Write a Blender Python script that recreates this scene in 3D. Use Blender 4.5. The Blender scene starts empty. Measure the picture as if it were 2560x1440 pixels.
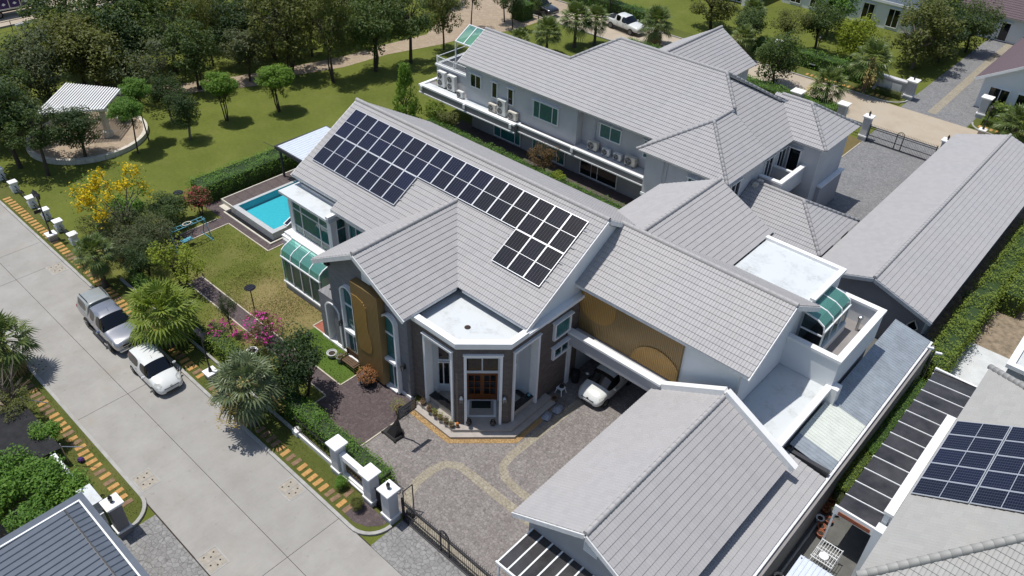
# Aerial view of a two-storey house with rooftop solar panels in a residential estate.
# World: X runs along the street, Y away from it, Z up, metres. Blender 4.5, Cycles.
import bpy, bmesh, math, random
import numpy as np
from mathutils import Vector, Matrix

random.seed(7)
SC = bpy.context.scene
COL = SC.collection
R = math.radians

# ------------------------------------------------------------------ camera
cam_d = bpy.data.cameras.new('camera')
cam_d.sensor_width = 36.0
cam_d.lens = 28.0
cam_d.clip_start = 0.5
cam_d.clip_end = 6000
cam = bpy.data.objects.new('camera', cam_d)
COL.objects.link(cam)
pitch, roll, yaw = R(37.31), R(2.05), R(131.22)
fw = Vector((math.cos(pitch) * math.cos(yaw), math.cos(pitch) * math.sin(yaw), -math.sin(pitch)))
rt = Vector((math.sin(yaw), -math.cos(yaw), 0))
up = rt.cross(fw)
rt2 = math.cos(roll) * rt + math.sin(roll) * up
up2 = -math.sin(roll) * rt + math.cos(roll) * up
M = Matrix((rt2, up2, -fw)).transposed().to_4x4()
M.translation = Vector((0, 0, 32))
cam.matrix_world = M
SC.camera = cam

# ------------------------------------------------------------------ sky and sun
SUN = Vector((-0.235, -0.115, 1.0)).normalized()          # towards the sun
world = bpy.data.worlds.new('World')
SC.world = world
world.use_nodes = True
wn = world.node_tree.nodes
wl = world.node_tree.links
wn.clear()
wo = wn.new('ShaderNodeOutputWorld')
wb = wn.new('ShaderNodeBackground')
wsky = wn.new('ShaderNodeTexSky')
wsky.sky_type = 'NISHITA'
wsky.sun_disc = False
wsky.sun_elevation = math.asin(SUN.z)
wsky.sun_rotation = math.atan2(SUN.x, SUN.y)
wsky.air_density = 1.0
wsky.dust_density = 1.0
wb.inputs['Strength'].default_value = 0.115
wl.new(wsky.outputs[0], wb.inputs['Color'])
wl.new(wb.outputs[0], wo.inputs['Surface'])

sun_d = bpy.data.lights.new('sun', 'SUN')
sun_d.energy = 4.1
sun_d.angle = R(0.53)
sun_d.color = (1.0, 0.965, 0.91)
sun_o = bpy.data.objects.new('sun', sun_d)
COL.objects.link(sun_o)
sun_o.rotation_euler = SUN.to_track_quat('Z', 'Y').to_euler()
sun_o.location = SUN * 200

SC.view_settings.view_transform = 'Standard'
SC.view_settings.look = 'None'
SC.view_settings.gamma = 1.0
SC.view_settings.exposure = 0.0
SC.view_settings.use_curve_mapping = False
SC.render.engine = 'CYCLES'
SC.cycles.max_bounces = 8
SC.cycles.diffuse_bounces = 3
SC.cycles.glossy_bounces = 3
SC.cycles.transmission_bounces = 4
SC.cycles.transparent_max_bounces = 12
SC.cycles.caustics_reflective = False
SC.cycles.caustics_refractive = False
SC.cycles.use_denoising = True

# ------------------------------------------------------------------ materials
MATS = {}


def nodes_of(name):
    m = bpy.data.materials.new(name)
    m.use_nodes = True
    nt = m.node_tree
    nt.nodes.clear()
    out = nt.nodes.new('ShaderNodeOutputMaterial')
    MATS[name] = m
    return m, nt, nt.nodes, nt.links, out


def rgba(c):
    return (c[0], c[1], c[2], 1.0)


def noise(nt, vec, scale, detail=4.0, rough=0.6):
    n = nt.nodes.new('ShaderNodeTexNoise')
    n.inputs['Scale'].default_value = scale
    n.inputs['Detail'].default_value = detail
    n.inputs['Roughness'].default_value = rough
    if vec is not None:
        nt.links.new(vec, n.inputs['Vector'])
    return n.outputs['Fac']


def ramp(nt, fac, stops):
    n = nt.nodes.new('ShaderNodeValToRGB')
    el = n.color_ramp.elements
    while len(el) < len(stops):
        el.new(0.5)
    for e, (p, c) in zip(el, stops):
        e.position = p
        e.color = rgba(c) if not isinstance(c, (int, float)) else (c, c, c, 1)
    nt.links.new(fac, n.inputs['Fac'])
    return n.outputs['Color']


def mixc(nt, fac, a, b, mode='MIX'):
    n = nt.nodes.new('ShaderNodeMix')
    n.data_type = 'RGBA'
    n.blend_type = mode
    for sock, v in ((n.inputs[0], fac), (n.inputs[6], a), (n.inputs[7], b)):
        if isinstance(v, (int, float)):
            sock.default_value = v
        elif isinstance(v, (tuple, list)):
            sock.default_value = rgba(v)
        else:
            nt.links.new(v, sock)
    return n.outputs[2]


def math_n(nt, op, a, b=None, clamp=False):
    n = nt.nodes.new('ShaderNodeMath')
    n.operation = op
    n.use_clamp = clamp
    for i, v in enumerate((a, b)):
        if v is None:
            continue
        if isinstance(v, (int, float)):
            n.inputs[i].default_value = v
        else:
            nt.links.new(v, n.inputs[i])
    return n.outputs[0]


def coords(nt, kind='Object', scale=None, rot=None):
    tc = nt.nodes.new('ShaderNodeTexCoord')
    v = tc.outputs[kind]
    if scale or rot:
        mp = nt.nodes.new('ShaderNodeMapping')
        if scale:
            mp.inputs['Scale'].default_value = scale
        if rot:
            mp.inputs['Rotation'].default_value = rot
        nt.links.new(v, mp.inputs['Vector'])
        v = mp.outputs[0]
    return v


def geo_pos(nt):
    return nt.nodes.new('ShaderNodeNewGeometry').outputs['Position']


def bump(nt, h, strength=0.3, dist=0.02):
    n = nt.nodes.new('ShaderNodeBump')
    n.inputs['Strength'].default_value = strength
    n.inputs['Distance'].default_value = dist
    nt.links.new(h, n.inputs['Height'])
    return n.outputs[0]


def principled(nt, out, color, rough=0.7, metal=0.0, normal=None, spec=0.5, coat=0.0):
    p = nt.nodes.new('ShaderNodeBsdfPrincipled')
    if isinstance(color, (tuple, list)):
        p.inputs['Base Color'].default_value = rgba(color)
    else:
        nt.links.new(color, p.inputs['Base Color'])
    if isinstance(rough, (int, float)):
        p.inputs['Roughness'].default_value = rough
    else:
        nt.links.new(rough, p.inputs['Roughness'])
    p.inputs['Metallic'].default_value = metal
    p.inputs['Specular IOR Level'].default_value = spec
    p.inputs['Coat Weight'].default_value = coat
    p.inputs['Coat Roughness'].default_value = 0.06
    if normal is not None:
        nt.links.new(normal, p.inputs['Normal'])
    nt.links.new(p.outputs[0], out.inputs['Surface'])
    return p


def plain(name, color, rough=0.7, metal=0.0, var=0.10, scale=3.0, bmp=0.0, bscale=40.0, spec=0.4, coat=0.0, fine=0.0):
    """Painted or solid surface with soft, uneven tone and a little relief."""
    m, nt, n, l, out = nodes_of(name)
    v = geo_pos(nt)
    col = color
    if var > 0:
        f = noise(nt, v, scale, 5.0, 0.65)
        a = tuple(max(0, c * (1 - var * 1.6)) for c in color)
        b = tuple(min(1, c * (1 + var)) for c in color)
        col = ramp(nt, f, [(0.28, a), (0.72, b)])
    if fine > 0:
        f2 = noise(nt, v, 60.0, 3.0, 0.7)
        col = mixc(nt, f2, mixc(nt, fine, col, (0, 0, 0)), col)
    nrm = bump(nt, noise(nt, v, bscale, 3.0, 0.6), bmp, 0.01) if bmp > 0 else None
    principled(nt, out, col, rough, metal, nrm, spec, coat)
    return m


def streaky(name, color, dirt, amount=0.5, rough=0.6, scale=1.2):
    """White render or slab paint with faint weather stains."""
    m, nt, n, l, out = nodes_of(name)
    v = geo_pos(nt)
    f = noise(nt, v, scale, 8.0, 0.7)
    g = noise(nt, v, scale * 7, 4.0, 0.6)
    k = math_n(nt, 'MULTIPLY', ramp(nt, f, [(0.5, 0), (0.75, 1)]), ramp(nt, g, [(0.35, 0.2), (0.7, 1)]))
    k = math_n(nt, 'MULTIPLY', k, amount)
    principled(nt, out, mixc(nt, k, color, dirt), rough, 0, None, 0.35)
    return m


def glass(name, tint, gloss=0.9, rough=0.02, see=0.75):
    """Thin window glass: tinted see-through plus a mirror share that grows at grazing angles."""
    m, nt, n, l, out = nodes_of(name)
    tr = n.new('ShaderNodeBsdfTransparent')
    tr.inputs[0].default_value = rgba(tint)
    df = n.new('ShaderNodeBsdfPrincipled')
    df.inputs['Base Color'].default_value = rgba(tuple(c * c * 0.5 for c in tint))
    df.inputs['Roughness'].default_value = 0.1
    a = n.new('ShaderNodeMixShader')
    a.inputs[0].default_value = 1 - see
    l.new(tr.outputs[0], a.inputs[1])
    l.new(df.outputs[0], a.inputs[2])
    gl = n.new('ShaderNodeBsdfGlossy')
    gl.inputs['Roughness'].default_value = rough
    gl.inputs[0].default_value = (gloss, gloss, gloss, 1)
    fr = n.new('ShaderNodeFresnel')
    fr.inputs['IOR'].default_value = 1.5
    b = n.new('ShaderNodeMixShader')
    l.new(fr.outputs[0], b.inputs[0])
    l.new(a.outputs[0], b.inputs[1])
    l.new(gl.outputs[0], b.inputs[2])
    l.new(b.outputs[0], out.inputs['Surface'])
    return m


def leafmat(name, c1, c2, trans=0.3, rough=0.55):
    """Foliage: every leaf its own tone, light passing through."""
    m, nt, n, l, out = nodes_of(name)
    g = n.new('ShaderNodeNewGeometry')
    oi = n.new('ShaderNodeObjectInfo')
    f = math_n(nt, 'ADD', math_n(nt, 'MULTIPLY', g.outputs['Random Per Island'], 0.65),
               math_n(nt, 'MULTIPLY', oi.outputs['Random'], 0.35))
    col = ramp(nt, f, [(0.05, c1), (0.95, c2)])
    p = n.new('ShaderNodeBsdfPrincipled')
    p.inputs['Roughness'].default_value = rough
    p.inputs['Specular IOR Level'].default_value = 0.35
    l.new(col, p.inputs['Base Color'])
    t = n.new('ShaderNodeBsdfTranslucent')
    l.new(mixc(nt, 0.35, col, (0.35, 0.45, 0.03)), t.inputs[0])
    s = n.new('ShaderNodeMixShader')
    s.inputs[0].default_value = trans
    l.new(p.outputs[0], s.inputs[1])
    l.new(t.outputs[0], s.inputs[2])
    l.new(s.outputs[0], out.inputs['Surface'])
    return m


# --- plain stock
plain('white_paint', (0.80, 0.80, 0.79), 0.55, var=0.04, scale=1.5)
plain('white_frame', (0.80, 0.81, 0.81), 0.4, var=0.03)
streaky('white_wall', (0.72, 0.74, 0.75), (0.50, 0.50, 0.48), 0.30, 0.7, 0.8)
streaky('white_slab', (0.58, 0.61, 0.62), (0.22, 0.22, 0.20), 0.75, 0.65, 0.9)
plain('grey_wall', (0.39, 0.39, 0.40), 0.85, var=0.07, scale=0.7, bmp=0.15, bscale=60)
plain('light_grey_wall', (0.53, 0.53, 0.535), 0.85, var=0.06, scale=0.7, bmp=0.12, bscale=60)
plain('dark_grey_wall', (0.20, 0.20, 0.215), 0.85, var=0.08, scale=0.8)
plain('taupe_wall', (0.255, 0.24, 0.235), 0.85, var=0.08, scale=0.9, bmp=0.2, bscale=50)
plain('black_metal', (0.018, 0.018, 0.02), 0.45, var=0.1, spec=0.5)
plain('dark_metal', (0.05, 0.05, 0.055), 0.5, var=0.1)
plain('steel', (0.45, 0.46, 0.47), 0.35, 0.9, var=0.08)
plain('alu_frame', (0.70, 0.71, 0.73), 0.35, 0.6, var=0.03)
plain('gutter_white', (0.72, 0.72, 0.72), 0.5, var=0.1, scale=4)
plain('curtain', (0.055, 0.33, 0.33), 0.9, var=0.1)
plain('curtain_pale', (0.42, 0.48, 0.50), 0.9, var=0.1)
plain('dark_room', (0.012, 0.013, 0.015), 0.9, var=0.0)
plain('wood_door', (0.23, 0.075, 0.022), 0.4, var=0.18, scale=9)
plain('bench_wood', (0.11, 0.065, 0.035), 0.6, var=0.2, scale=10)
plain('terracotta', (0.30, 0.10, 0.05), 0.85, var=0.2, scale=8)
plain('clay_pot', (0.20, 0.13, 0.08), 0.85, var=0.2, scale=8)
plain('soil', (0.045, 0.033, 0.025), 0.95, var=0.2, scale=20)
plain('rubber', (0.018, 0.018, 0.018), 0.8, var=0.1)
plain('rim', (0.16, 0.165, 0.17), 0.4, 0.7, var=0.05)
plain('plastic_black', (0.02, 0.02, 0.021), 0.5, var=0.05)
plain('cream_plastic', (0.62, 0.58, 0.50), 0.5, var=0.05)
plain('ac_white', (0.70, 0.70, 0.67), 0.45, var=0.06)
plain('ac_grey', (0.30, 0.30, 0.29), 0.5, var=0.1)
plain('bark', (0.075, 0.058, 0.043), 0.9, var=0.3, scale=9, bmp=0.6, bscale=14)
plain('bark_pale', (0.20, 0.17, 0.135), 0.9, var=0.25, scale=9, bmp=0.5, bscale=14)
plain('palm_bark', (0.10, 0.082, 0.065), 0.95, var=0.3, scale=14, bmp=0.8, bscale=22)
plain('red_paint', (0.35, 0.02, 0.015), 0.3, var=0.05, coat=0.5)
plain('blue_tube', (0.12, 0.34, 0.42), 0.4, var=0.1)
plain('green_plastic', (0.08, 0.40, 0.33), 0.5, var=0.1)
plain('stone_step', (0.40, 0.365, 0.325), 0.6, var=0.10, scale=2.5, fine=0.1)
plain('granite_black', (0.012, 0.012, 0.014), 0.15, var=0.2, spec=0.6)
plain('kerb', (0.42, 0.41, 0.385), 0.85, var=0.14, scale=2.0, bmp=0.2, fine=0.25)
plain('edging', (0.52, 0.47, 0.38), 0.85, var=0.15, scale=5)
plain('sandstone', (0.50, 0.28, 0.095), 0.85, var=0.18, scale=5, bmp=0.3, fine=0.15)
plain('sandstone_worn', (0.25, 0.16, 0.095), 0.9, var=0.25, scale=5, bmp=0.3, fine=0.2)
plain('red_deck', (0.36, 0.12, 0.075), 0.85, var=0.15, scale=4, fine=0.2)
plain('deck_brown', (0.115, 0.088, 0.084), 0.8, var=0.2, scale=3, fine=0.2)
plain('cream_stone', (0.58, 0.54, 0.46), 0.8, var=0.12, scale=3)
plain('pebble', (0.44, 0.29, 0.13), 0.85, var=0.35, scale=26)
plain('mat_dark', (0.015, 0.025, 0.022), 0.95, var=0.1)
plain('pool_tile', (0.13, 0.50, 0.57), 0.5, var=0.06, scale=5)
plain('pool_rim', (0.46, 0.47, 0.47), 0.55, var=0.08, scale=4)
plain('manhole', (0.40, 0.36, 0.30), 0.85, var=0.14, scale=6, fine=0.2)
plain('canopy_metal', (0.62, 0.67, 0.74), 0.4, 0.1, var=0.05)
plain('roof_blue_metal', (0.095, 0.115, 0.145), 0.45, 0.2, var=0.08, scale=2)
plain('roof_grey_metal', (0.33, 0.37, 0.41), 0.45, 0.2, var=0.14, scale=1.6, fine=0.1)
plain('poly_sheet', (0.60, 0.63, 0.58), 0.5, var=0.06, scale=2)
plain('poly_dark', (0.052, 0.050, 0.052), 0.22, var=0.35, scale=0.9, spec=0.5)
plain('asphalt_yard', (0.14, 0.14, 0.13), 0.9, var=0.14, scale=1.5, fine=0.25)
plain('pale_paving', (0.55, 0.57, 0.57), 0.8, var=0.08, scale=1.5)
plain('dry_soil', (0.30, 0.24, 0.17), 0.95, var=0.35, scale=2.2, fine=0.3)
plain('bamboo_bag', (0.34, 0.37, 0.42), 0.6, var=0.35, scale=12)
plain('truck_print', (0.055, 0.02, 0.13), 0.35, var=0.4, scale=2)
plain('purple_print', (0.36, 0.06, 0.42), 0.4, var=0.1)
plain('bronze_dark', (0.170, 0.112, 0.052), 0.45, 0.25, var=0.06)
plain('bronze_light', (0.33, 0.195, 0.062), 0.45, 0.25, var=0.06)
plain('blossom_yellow', (0.80, 0.58, 0.01), 0.7, var=0.1)
plain('fruit_orange', (0.6, 0.18, 0.03), 0.7, var=0.1)

# --- roof tile: light grey concrete, every tile a touch different
for nm, base in (('roof_tile', (0.365, 0.355, 0.355)), ('roof_tile_b', (0.345, 0.34, 0.345)), ('roof_tile_n', (0.35, 0.345, 0.33)),
                 ('roof_tile_purple', (0.115, 0.082, 0.092))):
    m, nt, n, l, out = nodes_of(nm)
    g = n.new('ShaderNodeNewGeometry')
    oi = n.new('ShaderNodeObjectInfo')
    f = math_n(nt, 'ADD', math_n(nt, 'MULTIPLY', g.outputs['Random Per Island'], 0.5), math_n(nt, 'MULTIPLY', oi.outputs['Random'], 0.5))
    c = ramp(nt, f, [(0.1, tuple(v * 0.93 for v in base)), (0.9, tuple(min(1, v * 1.07) for v in base))])
    big = noise(nt, g.outputs['Position'], 0.35, 5.0, 0.6)
    c = mixc(nt, ramp(nt, big, [(0.35, 0.0), (0.7, 0.35)]), c, tuple(v * t for v, t in zip(base, (1.12, 1.08, 1.02))))
    sp = noise(nt, g.outputs['Position'], 5.0, 6.0, 0.7)
    c = mixc(nt, ramp(nt, sp, [(0.6, 0.0), (0.85, 0.22)]), c, tuple(v * 0.62 for v in base))
    principled(nt, out, c, 0.62, 0, bump(nt, noise(nt, g.outputs['Position'], 90, 2, 0.5), 0.12, 0.004), 0.4)

# --- split-face stone cladding: thin courses with raised grain
for nm, c1, c2, mo in (('stone_brown', (0.155, 0.125, 0.108), (0.205, 0.172, 0.152), (0.085, 0.07, 0.062)),
                       ('stone_grey', (0.24, 0.235, 0.24), (0.30, 0.295, 0.30), (0.17, 0.168, 0.17))):
    m, nt, n, l, out = nodes_of(nm)
    pos = geo_pos(nt)
    sx = n.new('ShaderNodeSeparateXYZ')
    l.new(pos, sx.inputs[0])
    cb = n.new('ShaderNodeCombineXYZ')
    l.new(math_n(nt, 'ADD', sx.outputs[0], sx.outputs[1]), cb.inputs[0])
    l.new(sx.outputs[2], cb.inputs[1])
    br = n.new('ShaderNodeTexBrick')
    br.inputs['Scale'].default_value = 1.0
    br.inputs['Brick Width'].default_value = 0.34
    br.inputs['Row Height'].default_value = 0.085
    br.inputs['Mortar Size'].default_value = 0.008
    br.inputs['Color1'].default_value = rgba(c1)
    br.inputs['Color2'].default_value = rgba(c2)
    br.inputs['Mortar'].default_value = rgba(mo)
    l.new(cb.outputs[0], br.inputs['Vector'])
    ns = noise(nt, pos, 9.0, 5.0, 0.7)
    c = mixc(nt, ramp(nt, ns, [(0.3, 0.0), (0.8, 0.4)]), br.outputs['Color'], mo)
    h = math_n(nt, 'ADD', math_n(nt, 'MULTIPLY', br.outputs['Fac'], -1.0), ns)
    principled(nt, out, c, 0.9, 0, bump(nt, h, 0.8, 0.03), 0.25)

# --- bronze louvre screens: fine upright ribs
for nm, c in (('screen_dark', (0.300, 0.200, 0.085)), ('screen_light', (0.46, 0.275, 0.085))):
    m, nt, n, l, out = nodes_of(nm)
    pos = geo_pos(nt)
    sx = n.new('ShaderNodeSeparateXYZ')
    l.new(pos, sx.inputs[0])
    w = math_n(nt, 'SINE', math_n(nt, 'MULTIPLY', sx.outputs[0], 2 * math.pi / 0.11))
    col = mixc(nt, ramp(nt, w, [(0.2, 0.0), (0.8, 0.5)]), c, tuple(v * 0.45 for v in c))
    principled(nt, out, col, 0.42, 0.3, bump(nt, w, 0.6, 0.03), 0.5)

# --- concrete road
m, nt, n, l, out = nodes_of('road_concrete')
pos = geo_pos(nt)
oi = n.new('ShaderNodeObjectInfo')
a = noise(nt, pos, 0.55, 8.0, 0.65)
c = ramp(nt, a, [(0.25, (0.285, 0.27, 0.245)), (0.5, (0.355, 0.34, 0.315)), (0.78, (0.425, 0.41, 0.385))])
c = mixc(nt, math_n(nt, 'MULTIPLY', oi.outputs['Random'], 0.35), c, (0.30, 0.29, 0.27))
mp = n.new('ShaderNodeMapping')
mp.inputs['Scale'].default_value = (24.0, 0.8, 1.0)
l.new(pos, mp.inputs['Vector'])
br = noise(nt, mp.outputs[0], 1.0, 3.0, 0.6)
c = mixc(nt, ramp(nt, br, [(0.3, 0.0), (0.75, 0.16)]), c, (0.20, 0.19, 0.17))
st = noise(nt, pos, 0.23, 6.0, 0.75)
c = mixc(nt, ramp(nt, st, [(0.56, 0.0), (0.74, 0.40)]), c, (0.36, 0.29, 0.21))
mus = n.new('ShaderNodeTexNoise')
mus.inputs['Scale'].default_value = 2.6
mus.inputs['Detail'].default_value = 10
l.new(pos, mus.inputs['Vector'])
c = mixc(nt, ramp(nt, mus.outputs['Fac'], [(0.64, 0.0), (0.78, 0.35)]), c, (0.15, 0.14, 0.125))
gr = noise(nt, pos, 55.0, 2.0, 0.7)
c = mixc(nt, ramp(nt, gr, [(0.3, 0.14), (0.7, 0.0)]), c, (0.12, 0.115, 0.1))
principled(nt, out, c, 0.88, 0, bump(nt, gr, 0.25, 0.01), 0.25)

# --- sandy back road
m, nt, n, l, out = nodes_of('road_sandy')
pos = geo_pos(nt)
a = noise(nt, pos, 0.35, 8.0, 0.7)
c = ramp(nt, a, [(0.25, (0.36, 0.30, 0.225)), (0.55, (0.44, 0.375, 0.29)), (0.8, (0.40, 0.37, 0.32))])
c = mixc(nt, ramp(nt, noise(nt, pos, 40, 3, 0.7), [(0.35, 0.12), (0.7, 0.0)]), c, (0.15, 0.12, 0.1))
principled(nt, out, c, 0.9, 0, None, 0.2)

# --- stamped cobble concrete (voronoi stones with darker joints)


def cobble(name, c1, c2, joint, scale, wear, jw=0.06):
    m, nt, n, l, out = nodes_of(name)
    pos = geo_pos(nt)
    ed = n.new('ShaderNodeTexVoronoi')
    ed.feature = 'DISTANCE_TO_EDGE'
    ed.inputs['Scale'].default_value = scale
    ed.inputs['Randomness'].default_value = 0.75
    l.new(pos, ed.inputs['Vector'])
    ce = n.new('ShaderNodeTexVoronoi')
    ce.inputs['Scale'].default_value = scale
    ce.inputs['Randomness'].default_value = 0.75
    l.new(pos, ce.inputs['Vector'])
    sx = n.new('ShaderNodeSeparateColor')
    l.new(ce.outputs['Color'], sx.inputs[0])
    c = ramp(nt, sx.outputs[0], [(0.1, c1), (0.9, c2)])
    c = mixc(nt, ramp(nt, noise(nt, pos, 0.5, 8, 0.7), [(0.42, 0.0), (0.72, 0.55)]), c, wear)
    c = mixc(nt, ramp(nt, noise(nt, pos, 7.0, 6, 0.75), [(0.35, 0.5), (0.65, 0.0)]), c, tuple(v * 0.5 for v in c1))
    j = ramp(nt, ed.outputs['Distance'], [(0.0, 1.0), (jw, 0.0)])
    c = mixc(nt, math_n(nt, 'MULTIPLY', j, 0.75), c, joint)
    h = math_n(nt, 'SUBTRACT', noise(nt, pos, 25, 3, 0.6), math_n(nt, 'MULTIPLY', j, 1.5))
    principled(nt, out, c, 0.82, 0, bump(nt, h, 0.5, 0.015), 0.3)


cobble('stamp_drive', (0.215, 0.193, 0.182), (0.295, 0.268, 0.252), (0.10, 0.088, 0.082), 6.0, (0.37, 0.345, 0.33))
cobble('stamp_band', (0.34, 0.30, 0.225), (0.41, 0.37, 0.29), (0.15, 0.13, 0.1), 5.5, (0.30, 0.265, 0.22))
cobble('stamp_apron', (0.24, 0.235, 0.23), (0.32, 0.315, 0.305), (0.09, 0.088, 0.085), 4.2, (0.34, 0.33, 0.315))
cobble('stamp_grey', (0.205, 0.205, 0.208), (0.27, 0.27, 0.273), (0.095, 0.095, 0.095), 5.0, (0.32, 0.315, 0.31))
cobble('paver_purple', (0.100, 0.075, 0.077), (0.140, 0.108, 0.108), (0.05, 0.038, 0.038), 5.0, (0.125, 0.097, 0.093), 0.04)
cobble('park_path', (0.37, 0.29, 0.205), (0.45, 0.36, 0.265), (0.28, 0.21, 0.15), 2.6, (0.34, 0.27, 0.20), 0.03)

# --- lawns


def lawn(name, g1, g2, dry, dry_amt, patch=None):
    m, nt, n, l, out = nodes_of(name)
    pos = geo_pos(nt)
    a = noise(nt, pos, 0.22, 7.0, 0.65)
    b = noise(nt, pos, 3.5, 6.0, 0.7)
    f = noise(nt, pos, 34.0, 3.0, 0.75)
    c = ramp(nt, math_n(nt, 'ADD', math_n(nt, 'MULTIPLY', a, 0.6), math_n(nt, 'MULTIPLY', b, 0.4)), [(0.36, g1), (0.64, g2)])
    k = math_n(nt, 'MULTIPLY', ramp(nt, noise(nt, pos, 0.4, 6, 0.7), [(0.5, 0.0), (0.7, 1.0)]), dry_amt)
    if patch:
        (px, py, pr) = patch
        mp = n.new('ShaderNodeVectorMath')
        mp.operation = 'DISTANCE'
        sx = n.new('ShaderNodeMapping')
        sx.inputs['Scale'].default_value = (1, 1, 0)
        l.new(pos, sx.inputs['Vector'])
        l.new(sx.outputs[0], mp.inputs[0])
        mp.inputs[1].default_value = (px, py, 0)
        d = math_n(nt, 'ADD', mp.outputs['Value'], math_n(nt, 'MULTIPLY', math_n(nt, 'SUBTRACT', noise(nt, pos, 0.6, 6, 0.7), 0.5), 7.0))
        pm = ramp(nt, math_n(nt, 'DIVIDE', d, pr), [(0.45, 1.0), (1.0, 0.0)])
        pm = math_n(nt, 'MULTIPLY', pm, ramp(nt, b, [(0.35, 1.0), (0.62, 0.45)]))
        k = math_n(nt, 'MAXIMUM', k, pm)
    c = mixc(nt, k, c, dry)
    c = mixc(nt, ramp(nt, f, [(0.3, 0.5), (0.6, 0.0)]), c, tuple(v * 0.55 for v in g1))
    principled(nt, out, c, 0.95, 0, bump(nt, f, 0.7, 0.05), 0.15)


lawn('grass_park', (0.100, 0.125, 0.022), (0.165, 0.190, 0.038), (0.21, 0.19, 0.07), 0.30)
lawn('grass_garden', (0.105, 0.130, 0.024), (0.185, 0.195, 0.048), (0.33, 0.245, 0.125), 0.30, (-36.6, 19.6, 4.6))
lawn('grass_green', (0.065, 0.125, 0.018), (0.115, 0.180, 0.034), (0.15, 0.14, 0.05), 0.15)
lawn('grass_verge', (0.080, 0.100, 0.022), (0.130, 0.145, 0.036), (0.18, 0.145, 0.065), 0.45)
lawn('grass_dry', (0.15, 0.12, 0.05), (0.20, 0.155, 0.07), (0.24, 0.17, 0.08), 0.6)

# --- solar cells: dark blue with fine bus-bar grid, sheet local x,y in metres
for nm, base in (('solar_cells', (0.008, 0.011, 0.032)), ('solar_cells_dark', (0.010, 0.010, 0.015))):
    m, nt, n, l, out = nodes_of(nm)
    tc = n.new('ShaderNodeTexCoord')
    oi = n.new('ShaderNodeObjectInfo')
    sx = n.new('ShaderNodeSeparateXYZ')
    l.new(tc.outputs['Object'], sx.inputs[0])

    def gridline(sock, per, wid):
        fr = math_n(nt, 'FRACT', math_n(nt, 'DIVIDE', math_n(nt, 'ADD', sock, 100 * per), per))
        e = math_n(nt, 'MINIMUM', fr, math_n(nt, 'SUBTRACT', 1.0, fr))
        return ramp(nt, e, [(0.0, 1.0), (wid, 0.0)])
    gx = gridline(sx.outputs[0], 0.178, 0.06)
    gy = gridline(sx.outputs[1], 0.0885, 0.07)
    k = math_n(nt, 'MAXIMUM', gx, math_n(nt, 'MULTIPLY', gy, 0.7))
    b2 = mixc(nt, oi.outputs['Random'], base, tuple(v * t for v, t in zip(base, (0.9, 0.75, 0.55))))
    c = mixc(nt, math_n(nt, 'MULTIPLY', k, 0.40), b2, (0.26, 0.28, 0.34))
    p = principled(nt, out, c, 0.2, 0, None, 0.3, 0.0)

# --- water, glass
m, nt, n, l, out = nodes_of('pool_water')
pos = geo_pos(nt)
bm_ = bump(nt, noise(nt, pos, 5.0, 3, 0.6), 0.25, 0.03)
tr = n.new('ShaderNodeBsdfTransparent')
tr.inputs[0].default_value = (0.55, 0.93, 0.96, 1)
gl = n.new('ShaderNodeBsdfGlossy')
gl.inputs['Roughness'].default_value = 0.03
fr = n.new('ShaderNodeFresnel')
fr.inputs['IOR'].default_value = 1.33
l.new(bm_, fr.inputs['Normal'])
l.new(bm_, gl.inputs['Normal'])
mx = n.new('ShaderNodeMixShader')
l.new(fr.outputs[0], mx.inputs[0])
l.new(tr.outputs[0], mx.inputs[1])
l.new(gl.outputs[0], mx.inputs[2])
l.new(mx.outputs[0], out.inputs['Surface'])

glass('pane_teal', (0.62, 0.90, 0.90), 0.9, 0.02, 0.88)
glass('pane_dark', (0.16, 0.19, 0.21), 0.9, 0.02, 0.6)
glass('glass_green', (0.55, 0.92, 0.84), 0.9, 0.03, 0.55)
glass('car_glass', (0.05, 0.06, 0.07), 0.8, 0.03, 0.3)
glass('acrylic', (0.80, 0.82, 0.84), 0.8, 0.05, 0.7)

# --- car paint
plain('paint_silver', (0.40, 0.405, 0.42), 0.28, 0.75, var=0.02, coat=0.8)
plain('paint_grey_canopy', (0.36, 0.38, 0.36), 0.3, 0.3, var=0.04, coat=0.6)
plain('paint_white', (0.66, 0.67, 0.645), 0.25, 0.0, var=0.015, coat=0.8)
plain('paint_black', (0.018, 0.018, 0.02), 0.25, 0.1, var=0.02, coat=0.9)
plain('lamp_glass', (0.62, 0.62, 0.56), 0.12, 0.2, var=0.05, coat=0.8)
plain('chrome', (0.65, 0.66, 0.68), 0.15, 1.0, var=0.0)
plain('plate', (0.62, 0.62, 0.60), 0.4, var=0.2, scale=40)

# --- foliage
leafmat('leaf_park', (0.030, 0.059, 0.014), (0.101, 0.149, 0.035))
leafmat('leaf_dark', (0.023, 0.048, 0.016), (0.057, 0.098, 0.030))
leafmat('leaf_olive', (0.069, 0.088, 0.020), (0.163, 0.169, 0.040))
leafmat('leaf_grey', (0.054, 0.072, 0.030), (0.126, 0.144, 0.066))
leafmat('leaf_bright', (0.090, 0.180, 0.018), (0.195, 0.330, 0.033))
leafmat('leaf_lime', (0.143, 0.195, 0.013), (0.286, 0.338, 0.026))
leafmat('leaf_hedge', (0.061, 0.149, 0.018), (0.149, 0.280, 0.035))
leafmat('leaf_hedge_yellow', (0.105, 0.173, 0.018), (0.225, 0.285, 0.042))
leafmat('leaf_palm', (0.063, 0.105, 0.028), (0.161, 0.203, 0.053), 0.2, 0.4)
leafmat('leaf_palm_blue', (0.101, 0.135, 0.068), (0.203, 0.236, 0.115), 0.2, 0.4)
leafmat('leaf_dry', (0.16, 0.11, 0.05), (0.28, 0.20, 0.09), 0.15)
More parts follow.
